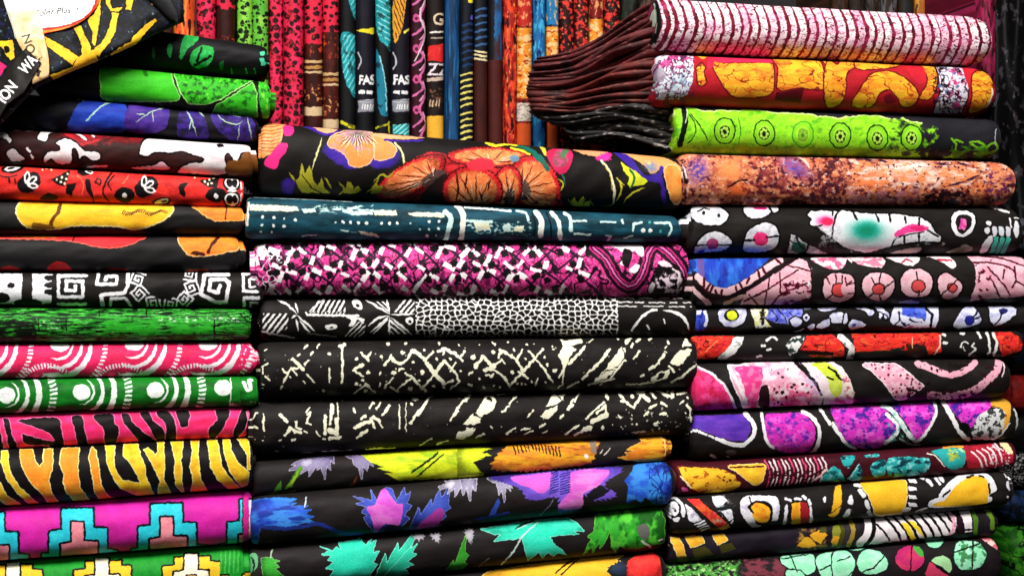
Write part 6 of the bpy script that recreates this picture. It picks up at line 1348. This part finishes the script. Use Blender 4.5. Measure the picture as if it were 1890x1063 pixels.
def v_fas(x0):
    def f(p):
        p.v('B1')
        p.noise('#241e34', 10, 40, .5, .2, .8); a = x0
        if x0 < 800:
            p.b('#e0d028', a-10,190, a+60,180, a+110,178, a+105,215, a+50,208); p.ls('#b8b8c0', 10, a+2,330, a+20,380, a+2,430)
        else:
            p.b('#e09a28', a+5,0, a+80,-10, a+80,60, a+60,180, a+20,270, a+5,200); p.hatch('#5a2c10', 70, 20, 6, a+5,0, a+80,0, a+60,180, a+20,260); p.l('#f0e060', 16, a+75,205, a+110,180); p.ls('#b8b8c0', 10, a+5,330, a+25,380, a+5,430)
        p.txt('FASHION', '#f4f4f4', a+4, 526, 58, 0, .045, sx=.80)
        p.l('#f0f0f0', 22, a+15,575, a+85,578); p.l('#1a1628', 8, a+50,560, a+50,600)
        p.g('#8c8c94', a,625, a+110,615, a+110,695, a,700); [p.l('#e8e8e8', 8, a + q, 680, a + q + 5, 652) for q in (28, 42, 56, 74, 90)]; p.hatch('#c8c8cc', 0, 16, 5, a,625, a+110,615, a+110,645, a,650)
        p.b('#101018', a,720, a+110,715, a+110,800, a,800)
        if x0 > 800: p.g('#2a9ca0', a,780, a+120,770, a+120,850, a,850); p.hatch('#b0e8e0', -40, 22, 7, a,780, a+120,770, a+120,850, a,850)
    return f
def v_vine(p):
    p.v('B1'); p.noise('#34081c', 14, 20, .5, .2, .8)
    for y in range(-120, 1100, 190): p.ls('#d070a0', 15, 1165, y-40, 1130, y+40, 1150, y+100, 1090, y+150); p.e('#c85c88', 1110, y+45, 24, 26); p.e('#5a1030', 1110, y+48, 10, 10); p.ls('#e8a8c8', 8, 1150, y+60, 1165, y+130, 1130, y+180)
    p.ls('#e0d0d8', 9, 1165,0, 1130,100, 1165,220, 1100,380)
def v_zz(p):
    p.v('B1'); p.noise('#34201c', 14, 14, .5, .2, .8)
    p.txt('GI', '#d8c0a0', 1210, 155, 74, 0, .03); p.l('#e8e0d8', 12, 1195,205, 1285,200); p.l('#a89888', 10, 1200,240, 1280,236)
    p.g('#d82024', 1180,290, 1290,270, 1290,390, 1180,380); p.noise('#f06050', 10, 14, .55, .1, .7, last=True); p.txt('ZZ', '#e8d8e0', 1175, 470, 76, 0, .02, shear=.1); p.l('#c8b0a0', 22, 1180,500, 1280,490); p.noise('#8a6850', 5, 4, .55, .08, .9, box=(1175, 560, 1280, 680)); [p.l('#c8a888', 9, 1192 + q, 662, 1196 + q, 625) for q in (0, 18, 40, 58)]; p.g('#e8a838', 1170,725, 1290,720, 1290,1100, 1170,1100)
def v_blue(p): p.noise('#123c58', 5, 60, .5, .2, .8).noise('#3c88b0', 3, 50, .62, .1, .7)
def v_dash(p):
    p.v('B1'); p.noise('#182438', 10, 20, .5, .2, .8)
    for y in range(150, 440, 42): p.ls('#28486c', 16, 1400, y+14, 1435, y, 1475, y+4)
    for y in list(range(465, 680, 38)) + list(range(710, 1000, 38)): p.ls('#e8d870', 13, 1385, y+10, 1420, y-4, 1470, y-8)
    p.e('#e8d840', 1450, 8, 20, 14); p.e('#6a60c0', 1460, 110, 12, 16)
def v_dash2(p):
    p.v('B1')
    p.g('#141c2c', 1440,-200, 1600,-200, 1600,385, 1440,385)
    for y in range(60, 300, 44): p.ls('#486888', 14, 1480, y+10, 1520, y-4, 1560, y-6)
    for y in (325, 350, 372): p.ls('#ecd8a0', 13, 1470, y-8, 1510, y, 1555, y+6)
    p.noise('#5a2418', 10, 40, .55, .2, .8, box=(1440, 390, 1600, 1200))
def v_bluebrown(p):
    p.v('B1'); p.g('#2a6c9c', 1540,-200, 1660,-200, 1660,375, 1540,375); p.noise('#5c2c24', 8, 40, .55, .2, .8); p.g('#1c1c24', 1540,-200, 1595,-200, 1595,375, 1540,375)
def v_flame(p):
    p.noise('#e05018', 4, 16, .5, .06, 1).noise('#f8a050', 3, 12, .64, .05, .9).noise('#3a0a08', 4, 18, .6, .05, 1, seed=5)
def v_orangelabel(c0, yl):
    def f(p):
        p.noise('#2c0c08', 6, 12, .55, .1, .8); p.v('P'); x0, x1 = p.X0.min() - 9, p.X0.max() + 9
        p.g('#e88a24', x0, yl, x1, yl, x1, yl + 130, x0, yl + 130); p.noise('#f4c890', 8, 7, .52, .08, .9, box=(x0, yl, x1, yl + 130)); p.noise('#9c3c10', 7, 4, .62, .06, .9, box=(x0, yl, x1, yl + 130), seed=3)
        p.g('#e8d8c8', x0, yl + 138, x1, yl + 138, x1, yl + 172, x0, yl + 172); p.noise('#a89888', 5, 4, .55, .06, .9, box=(x0, yl + 138, x1, yl + 172)); p.g('#e0641c', x0, yl + 176, x1, yl + 176, x1, 400, x0, 400)
        if c0: p.g(c0, x0, -99, x1, -99, x1, yl - 4, x0, yl - 4); p.noise('#f0b080', 4, 12, .58, .05, .8, box=(x0, -99, x1, yl - 4), seed=8)
    return f
def v_bluestripe(p): p.noise('#58b0dc', 6, 24, .55, .08, .9).noise('#0e2c50', 5, 20, .6, .06, 1, seed=3)
def v_darkred(p): p.noise('#d8402c', 7, 8, .55, .06, 1).noise('#f0a078', 4, 5, .68, .04, .9, seed=3).noise('#3c6050', 6, 8, .68, .05, .7, seed=5)
def v_plain(c2):
    def f(p): p.noise(c2, 5, 30, .5, .15, .9).noise('#181410', 4, 20, .62, .06, .9, seed=3)
    return f

def bolts():
    T = [  # x0, x1, top pixel rows hidden above the picture; paint, base colour, label
        (300, 319, v_plain('#6a3018'), '#3a1810', 'dark brown upright bolt half hidden behind the draped yellow and black cloth'),
        (319, 360, v_plain('#f08a3c'), '#e0581c', 'orange upright bolt beside the rolled corner of the draped cloth'),
        (363, 399, v_leopard, '#d8144c', 'pink spotted upright bolt between the orange bolt and the dark maroon bolt'),
        (400, 435, v_brownlabel(150, 18), '#4a1c14', 'dark maroon upright bolt between the pink spotted and the green spotted bolts'),
        (438, 467, v_spots('#a8dc60', '#143014'), '#78c048', 'green upright bolt with black spots, first of two side by side'),
        (467, 496, v_spots('#a8dc60', '#143014'), '#68b444', 'green upright bolt with black spots, second of two side by side'),
        (497, 523, v_leopard, '#dc1850', 'pink spotted upright bolt right beside the green spotted pair'),
        (524, 561, v_leopard, '#d8144c', 'wide pink spotted upright bolt, next to the brown labelled bolts'),
        (562, 596, v_brownlabel(112, 82), '#5a2014', 'brown upright bolt with tan label bands under a long pink spotted top'),
        (597, 626, v_brownlabel(135, 60), '#6a2a18', 'brown upright bolt with a red brown flower beside the first teal feather'),
        (627, 657, v_feather(0), '#17161a', 'black upright bolt with one broad teal feather low down'),
        (657, 692, v_fas(745), '#1c1828', 'navy upright bolt with white lettering and a yellow collar band'),
        (693, 722, v_feather(1), '#17161a', 'black upright bolt with teal feather between the two lettered navy bolts'),
        (722, 757, v_fas(960), '#1c1828', 'navy upright bolt with white lettering below an orange feather'),
        (758, 787, v_vine, '#4c0c28', 'maroon upright bolt with curling pink vine'),
        (788, 820, v_zz, '#241614', 'dark upright bolt with large pale letters, red patch and yellow foot'),
        (822, 849, v_blue, '#1f5c80', 'plain blue upright bolt between the lettered and the yellow dashed bolts'),
        (850, 874, v_dash, '#10141f', 'black upright bolt with a column of yellow dashes'),
        (875, 901, v_dash2, '#4a1e18', 'brown upright bolt with a navy top and cream rings'),
        (903, 928, v_bluebrown, '#5a2a24', 'brown upright bolt with a bright blue top'),
        (931, 955, v_flame, '#9c1c10', 'red and orange flame patterned upright bolt'),
        (956, 983, v_orangelabel('#b82c14', 52), '#8c2010', 'flame red upright bolt with a long orange paper label'),
        (985, 1008, v_bluestripe, '#1c6ca0', 'bright blue streaked upright bolt without a label'),
        (1009, 1032, v_orangelabel('#2878a8', 50), '#1c5c88', 'blue upright bolt with a short orange label'),
        (1034, 1060, v_darkred, '#3c0c10', 'dark red mottled upright bolt beside the blue labelled bolt'),
        (1061, 1088, v_darkred, '#480e10', 'dark red mottled upright bolt between its plain twin and the labelled one'),
        (1089, 1115, v_orangelabel('#7c1c14', 36), '#5a1010', 'dark red upright bolt with an orange label near its top'),
        (1116, 1146, v_darkred, '#3c0c10', 'dark red mottled upright bolt next to the drooping maroon cloth edges'),
        (1147, 1180, v_plain('#3c4c3c'), '#241c18', 'dark green grey upright bolt behind the drooping maroon cloth edges'),
        (1181, 1216, v_plain('#6c5c50'), '#2c2018', 'grey brown upright bolt behind the end of the pink striped roll')]
    xs = list(range(1540, 1840, 30))
    nm = [('#5c4030', 'first'), ('#403428', 'second'), ('#58585c', 'third'), ('#707078', 'fourth'), ('#303438', 'fifth'), ('#c08838', 'sixth'), ('#d8a050', 'seventh'), ('#28485c', 'eighth'), ('#c88830', 'ninth'), ('#8058b0', 'tenth')]
    for i, x in enumerate(xs):
        c, n = nm[i]
        T.append((x, x + 29, v_plain(c), '#3a2c20' if i not in (5, 6, 8) else '#9c6424', 'upright bolt above the pink striped roll, %s from where the row shows again' % n))
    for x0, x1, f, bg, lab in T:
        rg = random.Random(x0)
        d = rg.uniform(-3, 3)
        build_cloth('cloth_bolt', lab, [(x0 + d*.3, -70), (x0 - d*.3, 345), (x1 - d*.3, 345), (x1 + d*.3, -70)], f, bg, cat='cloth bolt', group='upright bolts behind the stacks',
                    off=.165 + rg.uniform(-.004, .006), tone=.95, rr=.5, back=.09, wob=.35, inner=0, S=1.3, ns=40, nt=14, nn=2.3)  # print darkened evenly to stand in for the shade behind the stacks
    # one magenta bolt standing closer, beyond the striped roll
    build_cloth('cloth_bolt', 'magenta upright bolt just beyond the end of the pink striped roll', [(1812, -70), (1814, 180), (1840, 180), (1840, -70)], v_plain('#d84488'), '#90184c', cat='cloth bolt', group='upright bolts behind the stacks', off=.05, tone=.7, wob=.4, inner=0, S=1.2, ns=30, nt=14)

# ------------------------------------------------------------------ sheets given by their outline and depth
def ruled(name, rows, offf, paint, bg, nv=16, nh=24, thick=.0012, parent=None, S=1.6, view='P', lift=0.0, warp=.8, mat=None, edge_dark=False):
    """a thin sheet between two edges; rows of (left x, y, right x, y) in view coordinates"""
    a, b, k = VIEWS[view]
    R = np.array(rows, float); R = R / k + np.array([a, b, a, b])
    n = len(R); tt = np.linspace(0, 1, n)
    def at(t, s):
        e = np.stack([np.interp(t, tt, R[:, j]) for j in range(4)], -1)
        return e[..., 0] * (1 - s) + e[..., 2] * s, e[..., 1] * (1 - s) + e[..., 3] * s
    S_, T_ = np.meshgrid(np.linspace(0, 1, nh), np.linspace(0, 1, nv))
    x, y = at(T_, S_)
    V = W(x, y, offf(x, y, S_, T_) - lift)
    Vb = V - NV * thick
    uv = np.stack([S_, 1 - T_], -1).reshape(-1, 2)
    V = V.reshape(-1, 3); Vb = Vb.reshape(-1, 3); N = len(V)
    f = []
    for i in range(nv - 1):
        for j in range(nh - 1):
            q = i * nh + j
            f.append((q, q + 1, q + nh + 1, q + nh)); f.append((N + q, N + q + nh, N + q + nh + 1, N + q + 1))
    ring = list(range(nh)) + [i * nh + nh - 1 for i in range(1, nv)] + [(nv - 1) * nh + j for j in range(nh - 2, -1, -1)] + [i * nh for i in range(nv - 2, 0, -1)]
    for i in range(len(ring)):
        p_, q_ = ring[i], ring[(i + 1) % len(ring)]
        f.append((p_, N + p_, N + q_, q_))
    h = abs(R[-1, 1] - R[0, 1]) + abs(R[-1, 0] - R[0, 0]); w = np.hypot(R[:, 2] - R[:, 0], R[:, 3] - R[:, 1]).max()
    Wp, Hp = int(w * S) + 4, int(h * S) + 4
    U, Tg = np.meshgrid((np.arange(Wp) + .5) / Wp, (np.arange(Hp) + .5) / Hp)
    X, Y = at(Tg, U)
    SEED[0] += 1
    pr = Print(X, Y, bg, warp, SEED[0])
    if paint: paint(pr)
    m = cloth_material(name + '_print', make_image(name + '_print', pr.C), **(mat or {}))
    return mesh_obj(name, np.vstack([V, Vb]), f, m, np.vstack([uv, uv]), parent)

def drape():
    bx = np.array([-90, 0, 30, 65, 130, 200, 240, 285, 338.]); by = np.array([280, 228, 196, 160, 130, 102, 84, 62, 38.])
    def offf(x, y, s=None, t=None):
        hem = np.interp(x, bx, by)
        e = np.clip((hem - y) / 60, 0, 1)
        return -.030 + .00022 * (hem - y) + .010 * (1 - np.sqrt(np.clip(1 - (1 - e) ** 2, 0, 1))) + .010 * (fbm(x / 60, y / 60, 3, 2) - .5) + .00012 * np.clip(x - 230, 0, 200)
    xs = np.linspace(-90, 338, 60)
    # body: columns follow the hem
    S_, T_ = np.meshgrid(xs, np.linspace(0, 1, 34))
    hem = np.interp(S_, bx, by)
    y = -75 + (hem + 75) * T_
    V = W(S_, y, offf(S_, y))
    back = [V]
    for dy, do in ((-1, .006), (-6, .014), (-16, .022), (-34, .032), (-60, .05)):      # the cloth turns under at its hem
        yy = hem[:1] + dy * 1.0
        back.append(W(xs[None], yy, offf(xs[None], hem[:1]) + do))
    V = np.vstack(back)
    nr, nc = V.shape[:2]
    tv = np.r_[np.linspace(0, 1, 34) * .92, .935, .95, .965, .98, .995]
    U = (xs - xs[0]) / (xs[-1] - xs[0])
    uv = np.stack(np.broadcast_arrays(U[None], 1 - tv[:, None]), -1).reshape(-1, 2)
    f = [(i*nc+j, i*nc+j+1, (i+1)*nc+j+1, (i+1)*nc+j) for i in range(nr-1) for j in range(nc-1)]
    Wp, Hp = 700, 560
    Ug, Tg = np.meshgrid((np.arange(Wp) + .5) / Wp, (np.arange(Hp) + .5) / Hp)
    X = xs[0] + Ug * (xs[-1] - xs[0]); hemg = np.interp(X, bx, by)
    Y = np.where(Tg < .92, -75 + (hemg + 75) * Tg / .92, hemg + (Tg - .92) * 500)
    p = Print(X, Y, '#14161b', 1.0, 77)
    p.noise('#24343a', 10, 8, .55, .1, .9).noise('#2a2c5c', 8, 8, .62, .08, .8, seed=2).noise('#7a9098', 5, 7, .7, .03, .8, seed=3)
    Yl = '#f3c118'; p.v('A0')
    def y_(*a):
        p.g(Yl, *a, o=('#0a0a0c', 18)); p.noise('#e89c14', 12, 12, .58, .15, .7, last=True)
    for a in ((400,335, 560,420, 705,515, 640,580, 430,430), (655,250, 730,245, 770,340, 815,420, 800,520, 735,500, 735,420, 705,340), (780,190, 850,130, 880,60, 885,-100, 905,-100, 895,150, 880,270, 850,430, 820,390, 830,300),
              (995,95, 1080,95, 1045,200, 1035,290, 970,400, 870,510, 840,440, 900,400, 960,290, 1000,180), (440,672, 600,610, 860,505, 870,535, 640,640, 470,700),
              (935,-60, 965,-60, 1000,85, 1095,78, 1065,112, 990,108, 948,50), (1140,-60, 1205,-60, 1170,105, 1122,95), (975,480, 1060,425, 1150,380, 1200,320, 1300,220, 1380,170, 1395,190, 1300,290, 1200,390, 1130,440, 1045,470, 1045,512, 1015,495), (0,375, 125,368, 138,530, 100,545, 20,430, -100,380)): y_(*a)
    p.g(Yl, 640,600, 700,520, 760,470, 870,440, 850,540, 760,560); p.noise('#f2a014', 12, 10, .5, .2, .7, last=True)
    p.e('#101012', 70, 450, 26, 32); p.g('#e0206c', -60,520, 70,600, 0,700, -60,720)
    p.v('A1'); p.ls('#c88838', 14, 1040,40, 1060,20, 1110,30, 1180,110)
    m = cloth_material('draped_cloth_print', make_image('draped_cloth_print', p.C))
    o = mesh_obj('draped_cloth', V.reshape(-1, 3), f, m, uv)
    tag(o, 'black cloth with yellow sunburst draped over the first stack, wearing a white label', 'fabric')
    sm = o.modifiers.new('thickness', 'SOLIDIFY'); sm.thickness = .0015
    def lab(p):
        p.v('A0')
        for w, c in ((84, '#c81c60'), (60, '#e0321c'), (22, '#f08030')): p.ls(c, w, 905,-150, 880,20, 840,110, 745,190, 640,240, 520,268, 380,285, 330,290)
        p.g('#fbfbfa', -30,-160, 872,-160, 855,0, 815,100, 730,170, 630,215, 520,240, 380,255, 330,270, 330,400, 0,400)
        p.txt('Color Plus', '#25242a', 290, 152, 56, -6, .004, shear=.25, sx=1.02); p.e('#c030c0', 692, 82, 9)
        [p.ls('#4a4a50', 6, x, 8 - x*.03, x + 8, -14 - x*.03, x + 16, 6 - x*.03, x + 22, -8 - x*.03) for x in range(130, 480, 34)]
    def o2(l): return lambda x, y, s=None, t=None: offf(x, y)
    ruled('paper_label', [(0,-150, 905,-150), (28,0, 890,0), (50,70, 860,70), (72,140, 800,140), (95,200, 720,205), (108,240, 610,255), (118,275, 480,285), (126,310, 400,300), (134,350, 330,352)], o2(0), lab, '#fbfbfa', view='A0', parent=o, lift=.004, thick=.001, mat=dict(rough=.5, weave=.2))
    def tan(p):
        p.noise('#e8c898', 14, 14, .5, .3, .8).noise('#b88c58', 10, 18, .6, .15, .7); p.v('A0')
        p.noise('#f6e8c4', 20, 20, .4, .3, .9, box=(60, 80, 400, 330)); p.txt('ON', '#5a5248', 322, 470, 82, -108, .015); p.noise('#1c1814', 7, 8, .58, .05, 1, box=(270, 510, 390, 700)); 
    ruled('tan_band', [(72,95, 335,98), (98,180, 352,182), (125,280, 385,285), (150,370, 408,390), (210,470, 428,480), (262,540, 438,570), (276,640, 438,640), (290,752, 430,690)], o2(0), tan, '#d8b078', view='A0', parent=o, lift=.0062, thick=.001, mat=dict(rough=.45, weave=.3))
    def blk(p):
        p.noise('#34302e', 6, 6, .5, .2, .8); p.v('A0')
        p.txt('ION', '#f4f4f4', 40, 930, 100, -52, .03, sx=.78); p.txt('WA', '#f4f4f4', 232, 668, 96, -50, .035, sx=.72); p.txt('FASH', '#f4f4f4', -200, 1230, 100, -52, .03, sx=.78)
    ruled('black_band', [(-330,1130, -150,1250), (-200,960, -40,1120), (-20,740, 62,935), (70,605, 215,828), (150,512, 292,690), (228,432, 368,562)], o2(0), blk, '#2a2624', view='A0', parent=o, lift=.0082, thick=.0012, mat=dict(rough=.5, weave=.5))
    # the rolled corner
    n = 22; V = []; fcs = []
    for i in range(n):
        t = i / (n - 1); c = W(276 + 52*t, -30 + 72*t, -.020); r = .0085 * math.sin(math.pi * min(1, .25 + .8*t)) ** .5 + .001
        for j in range(12):
            a = 2*math.pi*j/12; V.append(c + (HV*math.cos(a)*.9 + ZV*math.sin(a)*.55 + NV*math.sin(a)*.5) * r)
    fcs = [(i*12+j, i*12+(j+1) % 12, (i+1)*12+(j+1) % 12, (i+1)*12+j) for i in range(n-1) for j in range(12)] + [tuple(range(12)), tuple(range((n-1)*12, n*12))]
    mesh_obj('rolled_corner', V, fcs, plain_material('rolled_corner_cloth', (.010, .010, .012), .6, 90, .5), parent=o)

def cloth_edges(parents):
    """drooping left ends of the three top cloths of the third stack: the edges of their folded layers"""
    def mat(name, base, fleck):
        m = plain_material(name, base, .7, 75, .85, .2)
        nt = m.node_tree; N = nt.nodes; L = nt.links; b = N['Principled BSDF']; r = [x for x in N if x.type == 'VALTORGB'][0]
        tc = [x for x in N if x.type == 'TEX_COORD'][0]
        mp = N.new('ShaderNodeMapping'); mp.inputs['Scale'].default_value = (70, 70, 260); L.new(tc.outputs['Object'], mp.inputs[0])
        n = N.new('ShaderNodeTexNoise'); n.inputs['Scale'].default_value = 1.6; n.inputs['Detail'].default_value = 3; L.new(mp.outputs[0], n.inputs['Vector'])
        cr = N.new('ShaderNodeValToRGB'); cr.color_ramp.elements[0].position = .57; cr.color_ramp.elements[1].position = .66; L.new(n.outputs['Fac'], cr.inputs[0])
        mx = N.new('ShaderNodeMixRGB'); L.new(cr.outputs[0], mx.inputs[0]); L.new(r.outputs[0], mx.inputs[1]); mx.inputs[2].default_value = (*fleck, 1); L.new(mx.outputs[0], b.inputs['Base Color'])
        return m
    mats = [mat('maroon_edges', (.075, .004, .006), (.22, .05, .045)), mat('crimson_edges', (.085, .005, .004), (.20, .05, .03)), mat('charcoal_edges', (.007, .006, .006), (.36, .30, .28))]
    N_ = 25
    bot = lambda b: 0
    for k in range(N_):
        b = (k + .5) / N_
        own = 0 if b < .36 else (1 if b < .74 else 2)
        rg = random.Random(k + 40)
        fx = 1222 if own < 2 else 1246; fy = -2 + 276*b
        m1 = (1150 + 8*math.sin(k), 44 + 214*b); m2 = (1066 + rg.uniform(-8, 8), 92 + 164*b); e = (966 + 60*abs(b - .45)**1.3 + rg.uniform(-3, 5) + (b > .8)*90*(b-.8)*5*.9, 108 + 134*b)
        pts = smooth([fx + 14, fy, fx - 6, fy + 5, *m1, *m2, *e], False, 8)
        n = len(pts); V = []; f = []
        hgt = np.linspace(276/N_, 185/N_, n) * MM * 1.0 * rg.uniform(.85, 1.2)
        kx = rg.uniform(0, 9)
        for i, (x, y) in enumerate(pts):
            t = i / (n - 1)
            y += (3.5*math.sin(t*7 + kx) + 2*math.sin(t*15 + kx*2)) * math.sin(math.pi*t)
            off = .004 + .112*t + .005*math.sin(t*7 + kx) - .020*math.sin(math.pi*t)*math.sin(math.pi*b)
            c = W(x, y, off)
            out = -HV*.80 + NV*.60
            r = hgt[i]/2*1.5 + .0007*math.sin(t*17 + kx)
            pr = [(-.05, -.9), (-.012, -1), (0, -.92), (.55, -.6), (.8, 0), (.55, .6), (0, .92), (-.012, 1), (-.05, .9)]
            for u, z in pr:
                uu = u if u < 0 else u * .010 * (1 + .4*math.sin(kx + k))
                if t > .93: uu -= .012 * ((t - .93) / .07) ** 2
                V.append(c + out*uu + ZV*z*r)
        m = 9
        f = [(i*m+j, i*m+j+1, (i+1)*m+j+1, (i+1)*m+j) for i in range(n-1) for j in range(m-1)] + [tuple(range(m)), tuple(range((n-1)*m, n*m))]
        mesh_obj('folded_edge', V, f, mats[own], parent=parents[own])

# ------------------------------------------------------------------ what shows beyond the third stack
def far_side():
    def dark(p):
        p.noise('#4c484e', 9, 18, .58, .05, 1).noise('#807c84', 5, 10, .70, .04, .7, seed=3).noise('#0c0a0c', 16, 30, .55, .1, .8, seed=5)
    o = ruled('hanging_cloth', [(1822, -80, 2010, -80), (1826, 100, 2010, 100), (1832, 250, 2010, 250), (1838, 430, 2010, 430)], lambda x, y, s, t: .075 + .012*np.sin(x/16 + y/90) + .006*np.sin(x/7), dark, '#121012', nv=30, nh=60, thick=.002)
    tag(o, 'black cloth with grey brush marks hanging beyond the third stack', 'fabric')
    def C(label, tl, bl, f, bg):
        build_cloth('folded_cloth', label, H(1862, 2150, tl, tl - 6, bl, bl - 8), f, bg, group='cloths of the stack cut off by the picture edge', tone=.62, off=.055, inner=1, ns=40, nt=18)
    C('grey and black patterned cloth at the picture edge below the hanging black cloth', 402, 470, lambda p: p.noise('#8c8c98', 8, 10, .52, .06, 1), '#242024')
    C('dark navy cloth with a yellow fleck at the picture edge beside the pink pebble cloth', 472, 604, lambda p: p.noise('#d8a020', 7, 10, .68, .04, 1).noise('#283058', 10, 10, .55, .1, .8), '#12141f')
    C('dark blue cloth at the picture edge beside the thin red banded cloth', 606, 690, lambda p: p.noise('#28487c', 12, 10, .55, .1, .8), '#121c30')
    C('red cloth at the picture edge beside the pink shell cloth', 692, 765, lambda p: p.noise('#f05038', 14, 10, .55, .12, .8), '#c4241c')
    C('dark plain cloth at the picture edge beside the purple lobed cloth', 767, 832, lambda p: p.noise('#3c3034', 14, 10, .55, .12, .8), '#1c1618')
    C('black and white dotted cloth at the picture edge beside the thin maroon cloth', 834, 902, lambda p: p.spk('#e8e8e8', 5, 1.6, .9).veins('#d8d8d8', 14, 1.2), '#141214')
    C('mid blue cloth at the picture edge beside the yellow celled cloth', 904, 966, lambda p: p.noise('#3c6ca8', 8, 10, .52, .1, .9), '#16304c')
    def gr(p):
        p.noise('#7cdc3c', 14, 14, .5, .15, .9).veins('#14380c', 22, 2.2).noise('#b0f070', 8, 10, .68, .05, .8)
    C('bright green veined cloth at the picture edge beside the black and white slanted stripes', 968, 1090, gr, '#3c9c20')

def setting():
    wm = plain_material('dark_wall', (.012, .011, .012), .9, 6, .4)
    V = [W(-1500, -900, .62), W(3800, -900, .62), W(3800, 1700, .62), W(-1500, 1700, .62)]
    o = mesh_obj('back_wall', V, [(0, 1, 2, 3)], wm, smoothed=False); tag(o, 'dark wall behind the shelves', None, kind='structure')
    sm = plain_material('shelf_wood', (.045, .028, .018), .7, 18, .5)
    def board(y, o0, o1, label):
        z = W(945, y, 0)[2]; a = W(-600, 531, 0); b = W(2700, 531, 0)
        pts = []
        for zz in (z, z - .018):
            for q, of in ((a, o0), (b, o0), (b, o1), (a, o1)): pts.append([*(q - NV*of)[:2], zz])
        f = [(0, 1, 2, 3), (7, 6, 5, 4), (0, 4, 5, 1), (1, 5, 6, 2), (2, 6, 7, 3), (3, 7, 4, 0)]
        o = mesh_obj('shelf_board', pts, f, sm, smoothed=False); tag(o, label, None, kind='structure')
    board(346, .150, .60, 'wooden board under the upright bolts')
    board(1192, -.02, .60, 'wooden board under the three stacks')

setting()
left_stack()
mid_stack()
_R = right_stack()
cloth_edges([_R['top'][0], _R['second'][0], _R['third'][0]])
drape()
bolts()
far_side()
